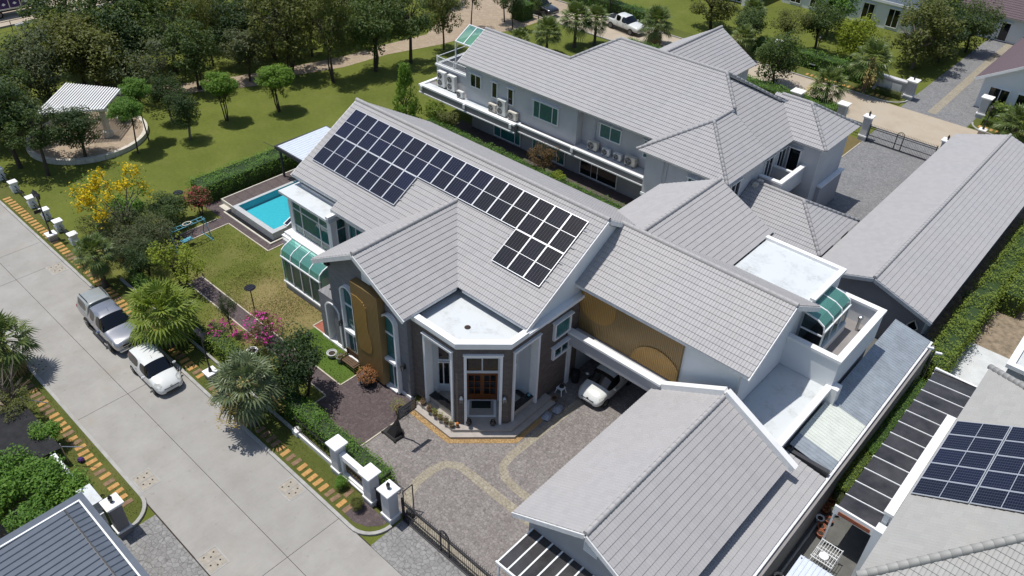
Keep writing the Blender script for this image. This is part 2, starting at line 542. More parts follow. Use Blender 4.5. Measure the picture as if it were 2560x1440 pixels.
leafmat('leaf_brown', (0.224, 0.091, 0.031), (0.420, 0.182, 0.063), 0.2)
leafmat('leaf_redbrown', (0.10, 0.05, 0.02), (0.15, 0.10, 0.03), 0.2)
leafmat('petal_yellow', (0.62, 0.42, 0.0), (0.85, 0.66, 0.01), 0.25)
leafmat('petal_red', (0.30, 0.03, 0.05), (0.48, 0.08, 0.10), 0.25)
leafmat('petal_pink', (0.504, 0.024, 0.264), (0.720, 0.060, 0.408), 0.25)
leafmat('palm_flower', (0.36, 0.27, 0.09), (0.52, 0.42, 0.16), 0.15)
# ------------------------------------------------------------------ building helpers
ORG = {}                                   # world origin of each thing and its parts


def V3(*a):
    return Vector(a if len(a) > 1 else a[0])


def prop(o, label=None, cat=None, group=None, kind=None):
    if label:
        o['label'] = label
    if cat:
        o['category'] = cat
    if group:
        o['group'] = group
    if kind:
        o['kind'] = kind
    return o


def thing(name, label, cat, loc=(0, 0, 0), rz=0.0, group=None, scale=None, local=False):
    """Empty at a thing's base; its parts are built in world coordinates unless local."""
    o = bpy.data.objects.new(name, None)
    o.empty_display_size = 0.2
    COL.objects.link(o)
    o.location = loc
    o.rotation_euler = (0, 0, rz)
    if scale is not None:
        o.scale = scale if isinstance(scale, (tuple, list)) else (scale,) * 3
    ORG[o.name] = Vector((0, 0, 0)) if (local or rz or scale is not None) else Vector(loc)
    return prop(o, label, cat, group)


def link(name, me, parent=None, loc=None, rot=None, scale=None):
    o = bpy.data.objects.new(name, me)
    COL.objects.link(o)
    if parent is not None:
        o.parent = parent
        ORG[o.name] = ORG.get(parent.name, Vector((0, 0, 0)))
    else:
        ORG[o.name] = Vector((0, 0, 0))
    if loc is not None:
        o.location = loc
    if rot is not None:
        o.rotation_euler = rot
    if scale is not None:
        o.scale = scale if isinstance(scale, (tuple, list)) else (scale,) * 3
    return o


def copy_tree(o, parent=None):
    c = o.copy()
    COL.objects.link(c)
    c.parent = parent
    ORG[c.name] = ORG.get(o.name, Vector((0, 0, 0)))
    for ch in list(o.children):
        copy_tree(ch, c)
    return c


class MB:
    def __init__(s):
        s.v = []
        s.f = []

    def add(s, vs, fs):
        b = len(s.v)
        s.v.extend(tuple(p) for p in vs)
        s.f.extend(tuple(i + b for i in f) for f in fs)
        return s

    def box(s, x0, y0, z0, x1, y1, z1):
        x0, x1 = min(x0, x1), max(x0, x1)
        y0, y1 = min(y0, y1), max(y0, y1)
        z0, z1 = min(z0, z1), max(z0, z1)
        return s.add([(x0, y0, z0), (x1, y0, z0), (x1, y1, z0), (x0, y1, z0), (x0, y0, z1), (x1, y0, z1), (x1, y1, z1), (x0, y1, z1)],
                     [(0, 3, 2, 1), (4, 5, 6, 7), (0, 1, 5, 4), (1, 2, 6, 5), (2, 3, 7, 6), (3, 0, 4, 7)])

    def obox(s, c, size, rz=0.0, ax=None):
        """Box centred at c; axes from rz or an explicit (X,Y,Z) triple."""
        if ax is None:
            X = Vector((math.cos(rz), math.sin(rz), 0))
            Y = Vector((-math.sin(rz), math.cos(rz), 0))
            Z = Vector((0, 0, 1))
        else:
            X, Y, Z = ax
        c = Vector(c)
        hx, hy, hz = (d / 2 for d in size)
        vs = [c + X * a * hx + Y * b * hy + Z * d * hz for d in (-1, 1) for a, b in ((-1, -1), (1, -1), (1, 1), (-1, 1))]
        return s.add(vs, [(0, 3, 2, 1), (4, 5, 6, 7), (0, 1, 5, 4), (1, 2, 6, 5), (2, 3, 7, 6), (3, 0, 4, 7)])

    def beam(s, p, q, w, h, upv=(0, 0, 1)):
        p, q = Vector(p), Vector(q)
        d = (q - p)
        L = d.length
        X = d / L
        Y = Vector(upv).cross(X)
        if Y.length < 1e-6:
            Y = Vector((0, 1, 0)).cross(X)
        Y.normalize()
        return s.obox((p + q) / 2, (L, w, h), ax=(X, Y, X.cross(Y)))

    def prism(s, poly, z0, z1):
        n = len(poly)
        ar = sum(poly[i][0] * poly[(i + 1) % n][1] - poly[(i + 1) % n][0] * poly[i][1] for i in range(n))
        if ar < 0:
            poly = poly[::-1]
        vs = [(p[0], p[1], z0) for p in poly] + [(p[0], p[1], z1) for p in poly]
        fs = [tuple(range(n - 1, -1, -1)), tuple(range(n, 2 * n))]
        fs += [(i, (i + 1) % n, n + (i + 1) % n, n + i) for i in range(n)]
        return s.add(vs, fs)

    def plate(s, O, U, W, N, poly, t0, t1):
        """Extrude polygon poly (u,w) in the plane O,U,W along N from t0 to t1."""
        O, U, W, N = Vector(O), Vector(U), Vector(W), Vector(N)
        n = len(poly)
        vs = [O + U * a + W * b + N * t for t in (t0, t1) for a, b in poly]
        fs = [tuple(range(n - 1, -1, -1)), tuple(range(n, 2 * n))]
        fs += [(i, (i + 1) % n, n + (i + 1) % n, n + i) for i in range(n)]
        if U.cross(W).dot(N) * sum(poly[i][0] * poly[(i + 1) % n][1] - poly[(i + 1) % n][0] * poly[i][1] for i in range(n)) < 0:
            fs = [f[::-1] for f in fs]
        return s.add(vs, fs)

    def quad(s, *p):
        return s.add(p, [tuple(range(len(p)))])

    def tube(s, p, q, r0, r1=None, n=8, cap=True):
        p, q = Vector(p), Vector(q)
        r1 = r0 if r1 is None else r1
        d = (q - p).normalized()
        a = d.orthogonal().normalized()
        b = d.cross(a)
        vs = []
        for c, r in ((p, r0), (q, r1)):
            for i in range(n):
                t = 2 * math.pi * i / n
                vs.append(c + (a * math.cos(t) + b * math.sin(t)) * r)
        fs = [(i, (i + 1) % n, n + (i + 1) % n, n + i) for i in range(n)]
        if cap:
            fs += [tuple(range(n - 1, -1, -1)), tuple(range(n, 2 * n))]
        return s.add(vs, fs)

    def path(s, pts, r, n=6):
        for a, b in zip(pts[:-1], pts[1:]):
            s.tube(a, b, r, r, n)
        return s

    def lathe(s, prof, n=16, c=(0, 0, 0)):
        """prof: list of (radius, z)."""
        vs = []
        for r, z in prof:
            for i in range(n):
                t = 2 * math.pi * i / n
                vs.append((c[0] + r * math.cos(t), c[1] + r * math.sin(t), c[2] + z))
        m = len(prof)
        fs = [(j * n + i, j * n + (i + 1) % n, (j + 1) * n + (i + 1) % n, (j + 1) * n + i) for j in range(m - 1) for i in range(n)]
        fs += [tuple(range(n - 1, -1, -1)), tuple((m - 1) * n + i for i in range(n))]
        return s.add(vs, fs)

    def mesh(s, name, mat, org=None, smooth=False, bevel=0.0, seg=2):
        me = bpy.data.meshes.new(name)
        vs = s.v
        if org is not None and org.length > 0:
            ox, oy, oz = org
            vs = [(x - ox, y - oy, z - oz) for x, y, z in vs]
        me.from_pydata(vs, [], s.f)
        if bevel > 0:
            b = bmesh.new()
            b.from_mesh(me)
            bmesh.ops.bevel(b, geom=list(b.edges), offset=bevel, segments=seg, affect='EDGES', clamp_overlap=True)
            b.to_mesh(me)
            b.free()
        if mat:
            me.materials.append(MATS[mat])
        if smooth:
            me.polygons.foreach_set('use_smooth', [True] * len(me.polygons))
        me.update()
        return me

    def build(s, name, mat, parent=None, smooth=False, bevel=0.0, seg=2):
        org = ORG.get(parent.name) if parent is not None else None
        return link(name, s.mesh(name, mat, org, smooth, bevel, seg), parent)


def solo(name, label, cat, mb, mat, group=None, smooth=False, bevel=0.0, kind=None):
    """A thing that is a single mesh; origin at its base centre."""
    vs = np.array(mb.v)
    lo, hi = vs.min(0), vs.max(0)
    org = Vector(((lo[0] + hi[0]) / 2, (lo[1] + hi[1]) / 2, lo[2]))
    me = mb.mesh(name, mat, org, smooth, bevel)
    o = link(name, me)
    o.location = org
    ORG[o.name] = org
    return prop(o, label, cat, group, kind)


def struct(name, mb, mat, parent=None):
    o = mb.build(name, mat, parent)
    if parent is None:
        o['kind'] = 'structure'
    return o


def sheet(name, poly, z, mat, parent=None, kind='structure'):
    mb = MB().quad(*[(p[0], p[1], z) for p in poly])
    o = mb.build(name, mat, parent)
    if kind and parent is None:
        o['kind'] = kind
    return o


# ------------------------------------------------------------------ roofs
PROF = [(0.0, 0.0), (0.10, 0.020), (0.40, 0.020), (0.50, 0.0), (0.60, 0.020), (0.90, 0.020), (1.0, 0.0)]


def tile_arrays(tw, tl):
    """One interlocking tile: wavy top, thick lower edge. Local u,v,n."""
    vs = []
    for u, h in PROF:
        vs.append((u * tw, tl + 0.03, h + 0.012))
    for u, h in PROF:
        vs.append((u * tw, 0.0, h + 0.046))
    for u, h in PROF:
        vs.append((u * tw, 0.0, 0.008))
    k = len(PROF)
    fs = []
    for i in range(k - 1):
        fs.append((k + i, k + i + 1, i + 1, i))
        fs.append((2 * k + i, 2 * k + i + 1, k + i + 1, k + i))
    return np.array(vs), np.array(fs)


TILE_CACHE = {}
CAP_MESH = {}
TILE_BUDGET = {}


def bisect_keep(me, clips):
    b = bmesh.new()
    b.from_mesh(me)
    for co, no in clips:
        bmesh.ops.bisect_plane(b, geom=b.verts[:] + b.edges[:] + b.faces[:], dist=1e-5, plane_co=co, plane_no=no, clear_outer=True)
    b.to_mesh(me)
    b.free()


def slope(house, O, U, Vv, W, L, clips=(), mat='roof_tile', deck='gutter_white', pick=None, thick=0.12, skip=None):
    """A tiled roof slope: deck slab plus tiles. O eave corner, U along the eave, Vv up the slope.
    clips: (point, outward normal) vertical planes. pick(u, v): which tiles are single objects."""
    O, U, Vv = Vector(O), Vector(U).normalized(), Vector(Vv).normalized()
    N = U.cross(Vv).normalized()
    org = ORG[house.name]
    mb = MB().plate(O, U, Vv, N, [(0, 0), (W, 0), (W, L), (0, L)], -thick, 0.0)
    me = mb.mesh('roof', deck, org)
    lclips = [(Vector(c) - org, Vector(n_)) for c, n_ in clips]
    if lclips:
        b = bmesh.new()
        b.from_mesh(me)
        for co, no in lclips:
            r = bmesh.ops.bisect_plane(b, geom=b.verts[:] + b.edges[:] + b.faces[:], dist=1e-5, plane_co=co, plane_no=no, clear_outer=True)
            ed = [e for e in r['geom_cut'] if isinstance(e, bmesh.types.BMEdge)]
            bmesh.ops.holes_fill(b, edges=ed)
        b.to_mesh(me)
        b.free()
    roof = link('roof', me, house)
    nu, nv = max(1, round(W / 0.335)), max(1, round(L / 0.33))
    tw, tl = W / nu, L / nv
    tv, tf = tile_arrays(tw, tl)
    B = np.array([list(U), list(Vv), list(N)])
    base = np.array(list(O - org))
    key = (house.name, round(tw, 3), round(tl, 3), tuple(round(a, 3) for a in (*U, *Vv)), mat)
    rest = []
    left = TILE_BUDGET.get(house.name, 0)
    P0 = np.array(list(O))
    for j in range(nv):
        for i in range(nu):
            u0, v0 = i * tw, j * tl
            if skip and skip(u0 + tw / 2, v0 + tl / 2):
                continue
            if clips:
                cs = [P0 + B[0] * (u0 + a * tw) + B[1] * (v0 + c * tl) for a in (0, 1) for c in (0, 1.1)]
                outn = False
                inn = True
                for co, no in clips:
                    ds = [(c[0] - co[0]) * no[0] + (c[1] - co[1]) * no[1] for c in cs]
                    if min(ds) > 0:
                        outn = True
                        break
                    if max(ds) > 0:
                        inn = False
                if outn:
                    continue
            else:
                inn = True
            if inn and left > 0 and pick and pick(u0 + tw / 2, v0 + tl / 2):
                if key not in TILE_CACHE:
                    q = bpy.data.meshes.new('tile')
                    q.from_pydata((tv @ B).tolist(), [], tf.tolist())
                    q.materials.append(MATS[mat])
                    TILE_CACHE[key] = q
                p = base + B[0] * u0 + B[1] * v0
                link('tile', TILE_CACHE[key], roof, tuple(p))
                left -= 1
            else:
                rest.append((u0, v0))
    TILE_BUDGET[house.name] = left
    if rest:
        k = len(tv)
        off = np.array(rest)
        allv = (tv[None, :, :] + np.concatenate([off, np.zeros((len(off), 1))], 1)[:, None, :]).reshape(-1, 3)
        allv = allv @ B + base
        allf = (tf[None, :, :] + (np.arange(len(off)) * k)[:, None, None]).reshape(-1, 4)
        q = bpy.data.meshes.new('tiles')
        q.from_pydata(allv.tolist(), [], allf.tolist())
        q.materials.append(MATS[mat])
        if lclips:
            bisect_keep(q, lclips)
        t = link('tiles', q, roof)
        t['kind'] = 'stuff'
    return roof


def ridge(roof, P, Q, mat='roof_tile', r=0.125, piece=0.38):
    """Row of overlapping half-round ridge caps from P to Q (world)."""
    org = ORG[roof.name]
    P, Q = Vector(P) - org, Vector(Q) - org
    d = Q - P
    n = max(1, round(d.length / piece))
    step = d.length / n
    key = (round(step, 2), mat, r)
    if key not in CAP_MESH:
        vs, fs = [], []
        k = 7
        for x, rr in ((0.0, r * 1.05), (step + 0.03, r * 0.93)):
            for i in range(k):
                t = math.pi * (i / (k - 1)) * 1.25 - math.pi * 0.125
                vs.append((x, math.cos(t) * rr, math.sin(t) * rr - 0.02))
        for i in range(k - 1):
            fs.append((i, i + 1, k + i + 1, k + i))
        fs.append(tuple(range(k - 1, -1, -1)))
        q = bpy.data.meshes.new('ridge_cap')
        q.from_pydata(vs, [], fs)
        q.materials.append(MATS[mat])
        q.polygons.foreach_set('use_smooth', [True] * (k - 1) + [False])
        CAP_MESH[key] = q
    X = d.normalized()
    Y = Vector((0, 0, 1)).cross(X).normalized()
    Z = X.cross(Y)
    rot = Matrix((X, Y, Z)).transposed().to_euler()
    for i in range(n):
        o = link('ridge_cap', CAP_MESH[key], roof, tuple(P + X * step * i + Z * 0.06), rot)


# ------------------------------------------------------------------ windows, air conditioners
def window(house, O, U, w, h, N, cols=(0.5,), rows=(), frame=0.07, pane='pane_teal', back='curtain', depth=0.09, head=True, name='window'):
    """Framed window on a wall: frame, panes in front of a curtain. O lower left corner on the wall face."""
    O, U, N = Vector(O), Vector(U).normalized(), Vector(N).normalized()
    Z = Vector((0, 0, 1))
    mb = MB()
    us = [0.0] + [c * w for c in cols] + [w]
    zs = [0.0] + [r * h for r in rows] + [h]

    def bar(u0, u1, z0, z1, t):
        mb.plate(O, U, Z, N, [(u0, z0), (u1, z0), (u1, z1), (u0, z1)], 0.0, t)
    bar(-frame, 0, -frame, h + frame, depth + 0.02)
    bar(w, w + frame, -frame, h + frame, depth + 0.02)
    bar(0, w, -frame, 0, depth + 0.02)
    bar(0, w, h, h + frame, depth + 0.02)
    if head:
        bar(-frame - 0.08, w + frame + 0.08, h + frame, h + frame + 0.07, depth + 0.12)
    for u in us[1:-1]:
        bar(u - 0.03, u + 0.03, 0, h, depth)
    for z in zs[1:-1]:
        for a, b in zip(us[:-1], us[1:]):
            bar(a + 0.03, b - 0.03, z - 0.03, z + 0.03, depth)
    win = mb.build(name, 'white_frame', house)
    for a, b in zip(us[:-1], us[1:]):
        for c, d in zip(zs[:-1], zs[1:]):
            a2, b2 = a + 0.025, b - 0.025
            p = [O + U * x + Z * z + N * (depth - 0.03) for x, z in ((a2, c + 0.02), (b2, c + 0.02), (b2, d - 0.02), (a2, d - 0.02))]
            MB().quad(*p).build('pane', pane, win)
    if back:
        mc = MB()
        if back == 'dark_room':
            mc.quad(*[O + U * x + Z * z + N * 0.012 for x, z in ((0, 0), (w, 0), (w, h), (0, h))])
        else:
            n = max(2, int(w / 0.09))
            for i in range(n):
                x0, x1 = w * i / n, w * (i + 1) / n
                t0, t1 = (0.012, 0.045) if i % 2 == 0 else (0.045, 0.012)
                mc.quad(O + U * x0 + N * t0, O + U * x1 + N * t1, O + U * x1 + N * t1 + Z * h, O + U * x0 + N * t0 + Z * h)
        mc.build('curtain' if back != 'dark_room' else 'dark_interior', back, win)
    return win


AC_PROTO = {}


def ac_unit(label, loc, rz, kind='single', body='ac_white', s=1.0):
    """Outdoor air-conditioner: casing, fan guards with blades, feet. Front faces local -Y."""
    key = (kind, body)
    if key in AC_PROTO:
        t = copy_tree(AC_PROTO[key])
        t.location, t.rotation_euler, t.scale = loc, (0, 0, rz), (s, s, s)
        t['label'] = label
        return t
    t = thing('air_conditioner', label, 'air conditioner', loc, rz, 'outdoor air conditioner units', scale=s)
    w, d, h = (0.95, 0.36, 1.38) if kind == 'double' else (0.86, 0.34, 0.68)
    MB().box(-w / 2, -d / 2, 0.07, w / 2, d / 2, 0.07 + h).build('casing', body, t, bevel=0.02)
    zs = (0.07 + h * 0.27, 0.07 + h * 0.73) if kind == 'double' else (0.07 + h * 0.5,)
    for z in zs:
        c = Vector((-w * 0.12, -d / 2, z))
        mb = MB()
        r = 0.27
        n = 18
        for i in range(n):
            a0, a1 = 2 * math.pi * i / n, 2 * math.pi * (i + 1) / n
            mb.tube(c + Vector((math.cos(a0) * r, -0.02, math.sin(a0) * r)), c + Vector((math.cos(a1) * r, -0.02, math.sin(a1) * r)), 0.018, 0.018, 5, False)
        for k in range(8):
            a = math.pi * k / 8
            mb.tube(c + Vector((math.cos(a) * r, -0.02, math.sin(a) * r)), c - Vector((math.cos(a) * r, 0.02, math.sin(a) * r)), 0.006, 0.006, 4, False)
        g = mb.build('fan_guard', 'ac_grey', t)
        mb = MB().add([(c.x + r * math.cos(2 * math.pi * i / 20), c.y - 0.003, c.z + r * math.sin(2 * math.pi * i / 20)) for i in range(20)], [tuple(range(20))])
        mb.build('fan_well', 'dark_metal', g)
        mb = MB()
        for k in range(3):
            a = 2 * math.pi * k / 3
            mb.add([c + Vector((0, -0.01, 0)), c + Vector((math.cos(a) * 0.22, -0.008, math.sin(a) * 0.22)),
                    c + Vector((math.cos(a + 0.9) * 0.22, -0.014, math.sin(a + 0.9) * 0.22))], [(0, 1, 2)])
        mb.build('fan_blades', 'ac_grey', g)
    for sx in (-1, 1):
        MB().box(sx * w * 0.34 - 0.04, -d / 2 - 0.03, 0, sx * w * 0.34 + 0.04, d / 2 + 0.03, 0.07).build('foot', 'dark_metal', t)
    MB().box(w / 2, -d / 2 + 0.03, 0.3, w / 2 + 0.04, d / 2 - 0.05, 0.5).build('valve_cover', body, t)
    AC_PROTO[key] = t
    return t
# ------------------------------------------------------------------ ground, roads, paths
sheet('ground', [(-1500, -1500), (1500, -1500), (1500, 1500), (-1500, 1500)], 0.0, 'grass_park')


def rect(x0, y0, x1, y1):
    return [(x0, y0), (x1, y0), (x1, y1), (x0, y1)]


road = sheet('road', rect(-160, 6.55, 30, 12.5), 0.004, 'soil')
xs = [-160, -126.3, -111.3, -96.3, -81.3, -66.3, -54.6, -51.3, -36.3, -21.3, -6.3, 30]
for a, b in zip(xs[:-1], xs[1:]):
    for c, d in ((6.6, 9.49), (9.49, 12.45)):
        MB().box(a + 0.012, c + 0.012, 0.006, b - 0.012, d - 0.012, 0.022).build('slab', 'road_concrete', road)


def kerb(pts, w=0.17, h=0.12):
    mb = MB()
    for i, (a, b) in enumerate(zip(pts[:-1], pts[1:])):
        d = Vector((b[0] - a[0], b[1] - a[1], 0)).normalized()
        e = 0.03 if i % 2 else 0.0
        mb.beam((a[0] - d.x * 0.04, a[1] - d.y * 0.04, h / 2 + 0.01 + e * 0.05), (b[0] + d.x * 0.04, b[1] + d.y * 0.04, h / 2 + 0.01 + e * 0.05), w, h)
    o = mb.build('kerb', 'kerb')
    o['kind'] = 'structure'


def arc(cx, cy, r, a0, a1, n=7):
    return [(cx + r * math.cos(R(a0 + (a1 - a0) * i / n)), cy + r * math.sin(R(a0 + (a1 - a0) * i / n))) for i in range(n + 1)]


kerb([(-160, 12.52), (-60, 12.52), (-40, 12.50), (-20.5, 12.46)] + arc(-20.45, 13.76, 1.3, -80, 0))
kerb([(-160, 6.62), (-45, 6.62), (-29.2, 6.62)] + arc(-29.2, 5.25, 1.37, 80, 0))

# verges with stepping stones
verge = struct('verge', MB().prism([(-160, 12.60), (-20.5, 12.55)] + arc(-20.45, 13.76, 1.22, -80, 0) + [(-19.25, 14.02), (-160, 14.02)], 0.002, 0.095), 'grass_verge')
rng = random.Random(3)
sv = bpy.data.meshes.new('stepping_stone')
stone_me = MB().box(-0.135, -0.27, 0, 0.135, 0.27, 0.03).mesh('stepping_stone', 'sandstone', bevel=0.012, seg=1)
stone_worn = MB().box(-0.135, -0.27, 0, 0.135, 0.27, 0.03).mesh('stepping_stone', 'sandstone_worn', bevel=0.012, seg=1)
bpy.data.meshes.remove(sv)
x = -62.0
while x < -21.4:
    if abs(x + 38.15) > 0.3 and abs(x + 29.25) > 0.3 and abs(x + 54.2) > 0.4 and abs(x + 34.05) > 0.4:
        me = stone_worn if rng.random() < 0.2 or (-23.2 < x < -22.3) or (-32 < x < -26.5 and rng.random() < 0.6) else stone_me
        link('stepping_stone', me, verge, (x + rng.uniform(-.02, .02), 13.0 + rng.uniform(-.03, .03) + (0.05 if x < -45 else 0), 0.09), (0, 0, rng.uniform(-.05, .05)))
    x += 0.456
for (x, y) in ((-22.1, 13.62),):
    link('stepping_stone', stone_worn, verge, (x, y, 0.09), (0, 0, 0.05))
verge2 = struct('verge', MB().prism([(-60, 4.6), (-60, 6.54), (-29.2, 6.54)] + arc(-29.2, 5.25, 1.28, 80, 0) + [(-28.0, 4.6)], 0.002, 0.095), 'grass_verge')
x = -41.0
while x < -28.9:
    me = stone_worn if rng.random() < 0.4 else stone_me
    link('stepping_stone', me, verge2, (x + rng.uniform(-.03, .03), 5.95 + rng.uniform(-.04, .04), 0.09), (0, 0, rng.uniform(-.07, .07)))
    x += 0.45
sheet('corner_paving', [(-21.6, 12.75), (-20.6, 12.72), (-19.95, 12.98), (-19.5, 13.45), (-19.4, 13.85), (-21.5, 13.85)], 0.104, 'paver_purple')

# drive and aprons
sheet('driveway', [(-24.1, 14.6), (-4.95, 14.6), (-4.95, 36), (-24.1, 36)], 0.012, 'stamp_drive')
sheet('driveway_apron', [(-19.05, 12.46), (30, 12.46), (30, 14.6), (-19.05, 14.6)], 0.016, 'stamp_apron')
sheet('driveway_apron', [(-27.75, 3.2), (30, 3.2), (30, 6.55), (-27.75, 6.55)], 0.016, 'stamp_apron')


def band(pts, w, z, mat='stamp_band', name='driveway_band'):
    n = len(pts)
    l, r = [], []
    for i, p in enumerate(pts):
        a = Vector(pts[max(0, i - 1)])
        b = Vector(pts[min(n - 1, i + 1)])
        d = (b - a).normalized()
        nn = Vector((-d.y, d.x))
        l.append((p[0] + nn.x * w / 2, p[1] + nn.y * w / 2))
        r.append((p[0] - nn.x * w / 2, p[1] - nn.y * w / 2))
    mb = MB()
    for i in range(n - 1):
        mb.quad((*l[i], z), (*r[i], z), (*r[i + 1], z), (*l[i + 1], z))
    o = mb.build(name, mat)
    o['kind'] = 'structure'
    return o


band([(-19.35, 14.9), (-19.95, 15.6), (-20.25, 16.4), (-20.25, 17.6)], 0.5, 0.018)
band([(-20.25, 17.6), (-20.05, 18.2), (-19.45, 18.6), (-18.6, 18.62)], 0.48, 0.0185)
band([(-18.6, 18.62), (-13.6, 18.52)], 0.5, 0.018)
band([(-17.85, 26.6), (-18.0, 20.9)], 0.46, 0.018)
band([(-18.0, 20.9), (-17.85, 20.2), (-17.3, 19.7), (-16.5, 19.55)], 0.46, 0.0185)
band([(-16.5, 19.55), (-14.4, 19.5)], 0.46, 0.018)
band([(-19.0, 14.85), (-12.5, 14.8)], 0.4, 0.020)

# garden, walkways
sheet('lawn', [(-52, 14.1), (-24.12, 14.1), (-24.12, 24.3), (-52, 24.3)], 0.008, 'grass_garden')
sheet('lawn', [(-33.6, 18.06), (-28.45, 18.06), (-28.45, 20.2), (-33.6, 20.2)], 0.012, 'grass_green')
wk = sheet('garden_path', [(-43.2, 17.05), (-28.4, 17.0), (-28.4, 18.0), (-43.2, 18.0)], 0.016, 'paver_purple')
sheet('paved_court', [(-28.4, 15.4), (-24.12, 15.4), (-24.12, 20.2), (-28.4, 20.2)], 0.020, 'paver_purple')
sheet('garden_path', [(-48.65, 17.5), (-47.6, 17.5), (-47.6, 22.85), (-48.65, 22.85)], 0.016, 'paver_purple')
sheet('pool_surround', [(-51.0, 22.82), (-42.62, 22.82), (-42.62, 29.5), (-51.0, 29.5)], 0.018, 'paver_purple')
sheet('terrace', [(-33.75, 20.15), (-30.2, 20.15), (-30.2, 24), (-33.75, 24)], 0.024, 'red_deck')


def edging(pts, w=0.075):
    mb = MB()
    for a, b in zip(pts[:-1], pts[1:]):
        mb.beam((a[0], a[1], 0.03), (b[0], b[1], 0.03), w, 0.05)
    o = mb.build('path_edging', 'edging')
    o['kind'] = 'structure'


edging([(-43.2, 17.02), (-28.4, 16.97)])
edging([(-43.2, 18.04), (-28.45, 18.04), (-28.45, 20.05)])
edging([(-24.08, 15.4), (-24.08, 20.0)])
edging([(-28.35, 16.95), (-28.35, 15.4)])
edging([(-47.57, 17.5), (-47.57, 22.78), (-42.58, 22.78), (-42.58, 25.6)])
edging([(-48.7, 17.5), (-48.7, 22.6)])
edging([(-33.8, 24), (-33.8, 20.1), (-32.6, 20.1)])

# house 2 grounds and back road
sheet('driveway', [(-20.0, 42.5), (-12.6, 42.5), (-12.6, 73.5), (-20.0, 73.5)], 0.012, 'stamp_grey')
sheet('lawn', [(-29, 62.0), (-19.95, 62.0), (-19.95, 70.0), (-29, 70.0)], 0.016, 'grass_dry')
edging([(-19.95, 62.0), (-19.9, 69.2)])
sheet('terrace', [(-48, 44.6), (-27.5, 44.6), (-27.5, 47), (-48, 47)], 0.014, 'deck_brown')
broad = sheet('road', [(-64, 73.4), (60, 73.4), (60, 79.7), (-64, 79.7)], 0.010, 'road_sandy')
kerb([(-64, 73.3), (-20.2, 73.3)], 0.15)
kerb([(-12.8, 73.3), (60, 73.3)], 0.15)
kerb([(-64, 79.78), (-22.6, 79.75)] + arc(-22.3, 81.7, 1.95, -85, -5), 0.15)
kerb(arc(-12.5, 81.2, 1.5, 185, 265) + [(60, 79.8)], 0.15)
sheet('driveway', [(-20.3, 79.7), (-14.1, 79.7), (-14.1, 118), (-20.3, 118)], 0.014, 'stamp_grey')
band([(-17.6, 80.5), (-17.9, 100), (-17.9, 112)], 0.8, 0.020, 'stamp_band')
v3 = struct('verge', MB().box(-64, 79.9, 0.0, -20.6, 82.0, 0.09), 'grass_verge')
v4 = struct('verge', MB().box(-14.0, 79.95, 0.0, 40, 82.2, 0.09), 'grass_verge')
for px in [-30.5 + 0.5 * i for i in range(18)]:
    if abs(px + 24.4) > 0.4:
        link('stepping_stone', stone_me, v3, (px, 80.55, 0.085), (0, 0, 0.03))
for px in (-13.2, -12.7, -12.2, -11.7):
    link('stepping_stone', stone_me, v4, (px, 80.6, 0.085))
sheet('road', [(-110, -60), (-99.6, -60), (-99.6, 200), (-110, 200)], 0.012, 'road_sandy')
kerb([(-99.5, -60), (-99.5, 200)], 0.18, 0.14)
sheet('park_path', [(-70.0, 32.8), (-67.3, 37.9), (-66.8, 42.3), (-65.2, 47), (-64.8, 52.5), (-63, 58.8), (-62.6, 63), (-60.5, 68.0), (-60.5, 79.7),
                    (-76, 79.7), (-72, 70), (-68.8, 64), (-66.4, 59.6), (-67.1, 54.4), (-67.5, 48.8), (-68.8, 43.7), (-70.6, 37.8), (-72.5, 33.4), (-76, 28), (-74, 26.5)], 0.012, 'park_path')

# strip along the right boundary, neighbour's yard
sheet('yard', [(-4.9, 5), (-1.4, 5), (-1.4, 40.6), (-4.9, 40.6)], 0.012, 'asphalt_yard')
sheet('verge', [(-4.66, 29.8), (-3.92, 29.8), (-3.92, 40.8), (-4.66, 40.8)], 0.018, 'grass_green')
sheet('yard', [(-12.6, 36.0), (-4.9, 36.0), (-4.9, 43.9), (-12.6, 43.9)], 0.010, 'asphalt_yard')
sheet('yard', [(-26.5, 36.0), (-12.6, 36.0), (-12.6, 44.0), (-26.5, 44.0)], 0.010, 'pale_paving')  # paving added between the houses to lessen green bounce light on the walls
sheet('yard', [(-5.8, 41.2), (-3.6, 41.2), (-3.6, 80), (-5.8, 80)], 0.016, 'dry_soil')
sheet('yard', [(-3.6, 40.6), (6, 40.6), (6, 47.6), (-3.6, 47.6)], 0.016, 'pale_paving')
sheet('yard', [(-3.6, 47.6), (6, 47.6), (6, 80), (-3.6, 80)], 0.014, 'dry_soil')
sheet('yard', [(-60, -8), (-29.2, -8), (-29.2, 4.6), (-60, 4.6)], 0.008, 'dry_soil')


def drain(label, x, y, rz=0.0):
    t = thing('drain_cover', label, 'drain cover', (x, y, 0.02), rz, 'drain covers set in the road', local=True)
    mb = MB()
    for a, b, c, d in ((-.62, -.5, .62, -.43), (-.62, .43, .62, .5), (-.62, -.43, -.55, .43), (.55, -.43, .62, .43), (-.02, -.43, .02, .43)):
        mb.box(a, b, 0.0, c, d, 0.012)
    mb.build('frame', 'kerb', t)
    for sx in (-0.285, 0.285):
        lid = MB().box(sx - .255, -.42, 0.0, sx + .255, .42, 0.009).build('lid', 'manhole', t, bevel=0.004, seg=1)
        for hx, hy in ((-.1, -.22), (.09, .02), (-.06, .24)):
            n = 8
            MB().add([(sx + hx + .045 * math.cos(2 * math.pi * i / n), hy + .045 * math.sin(2 * math.pi * i / n), 0.011) for i in range(n)], [tuple(range(n))]).build('hole', 'dark_room', lid)
    return t


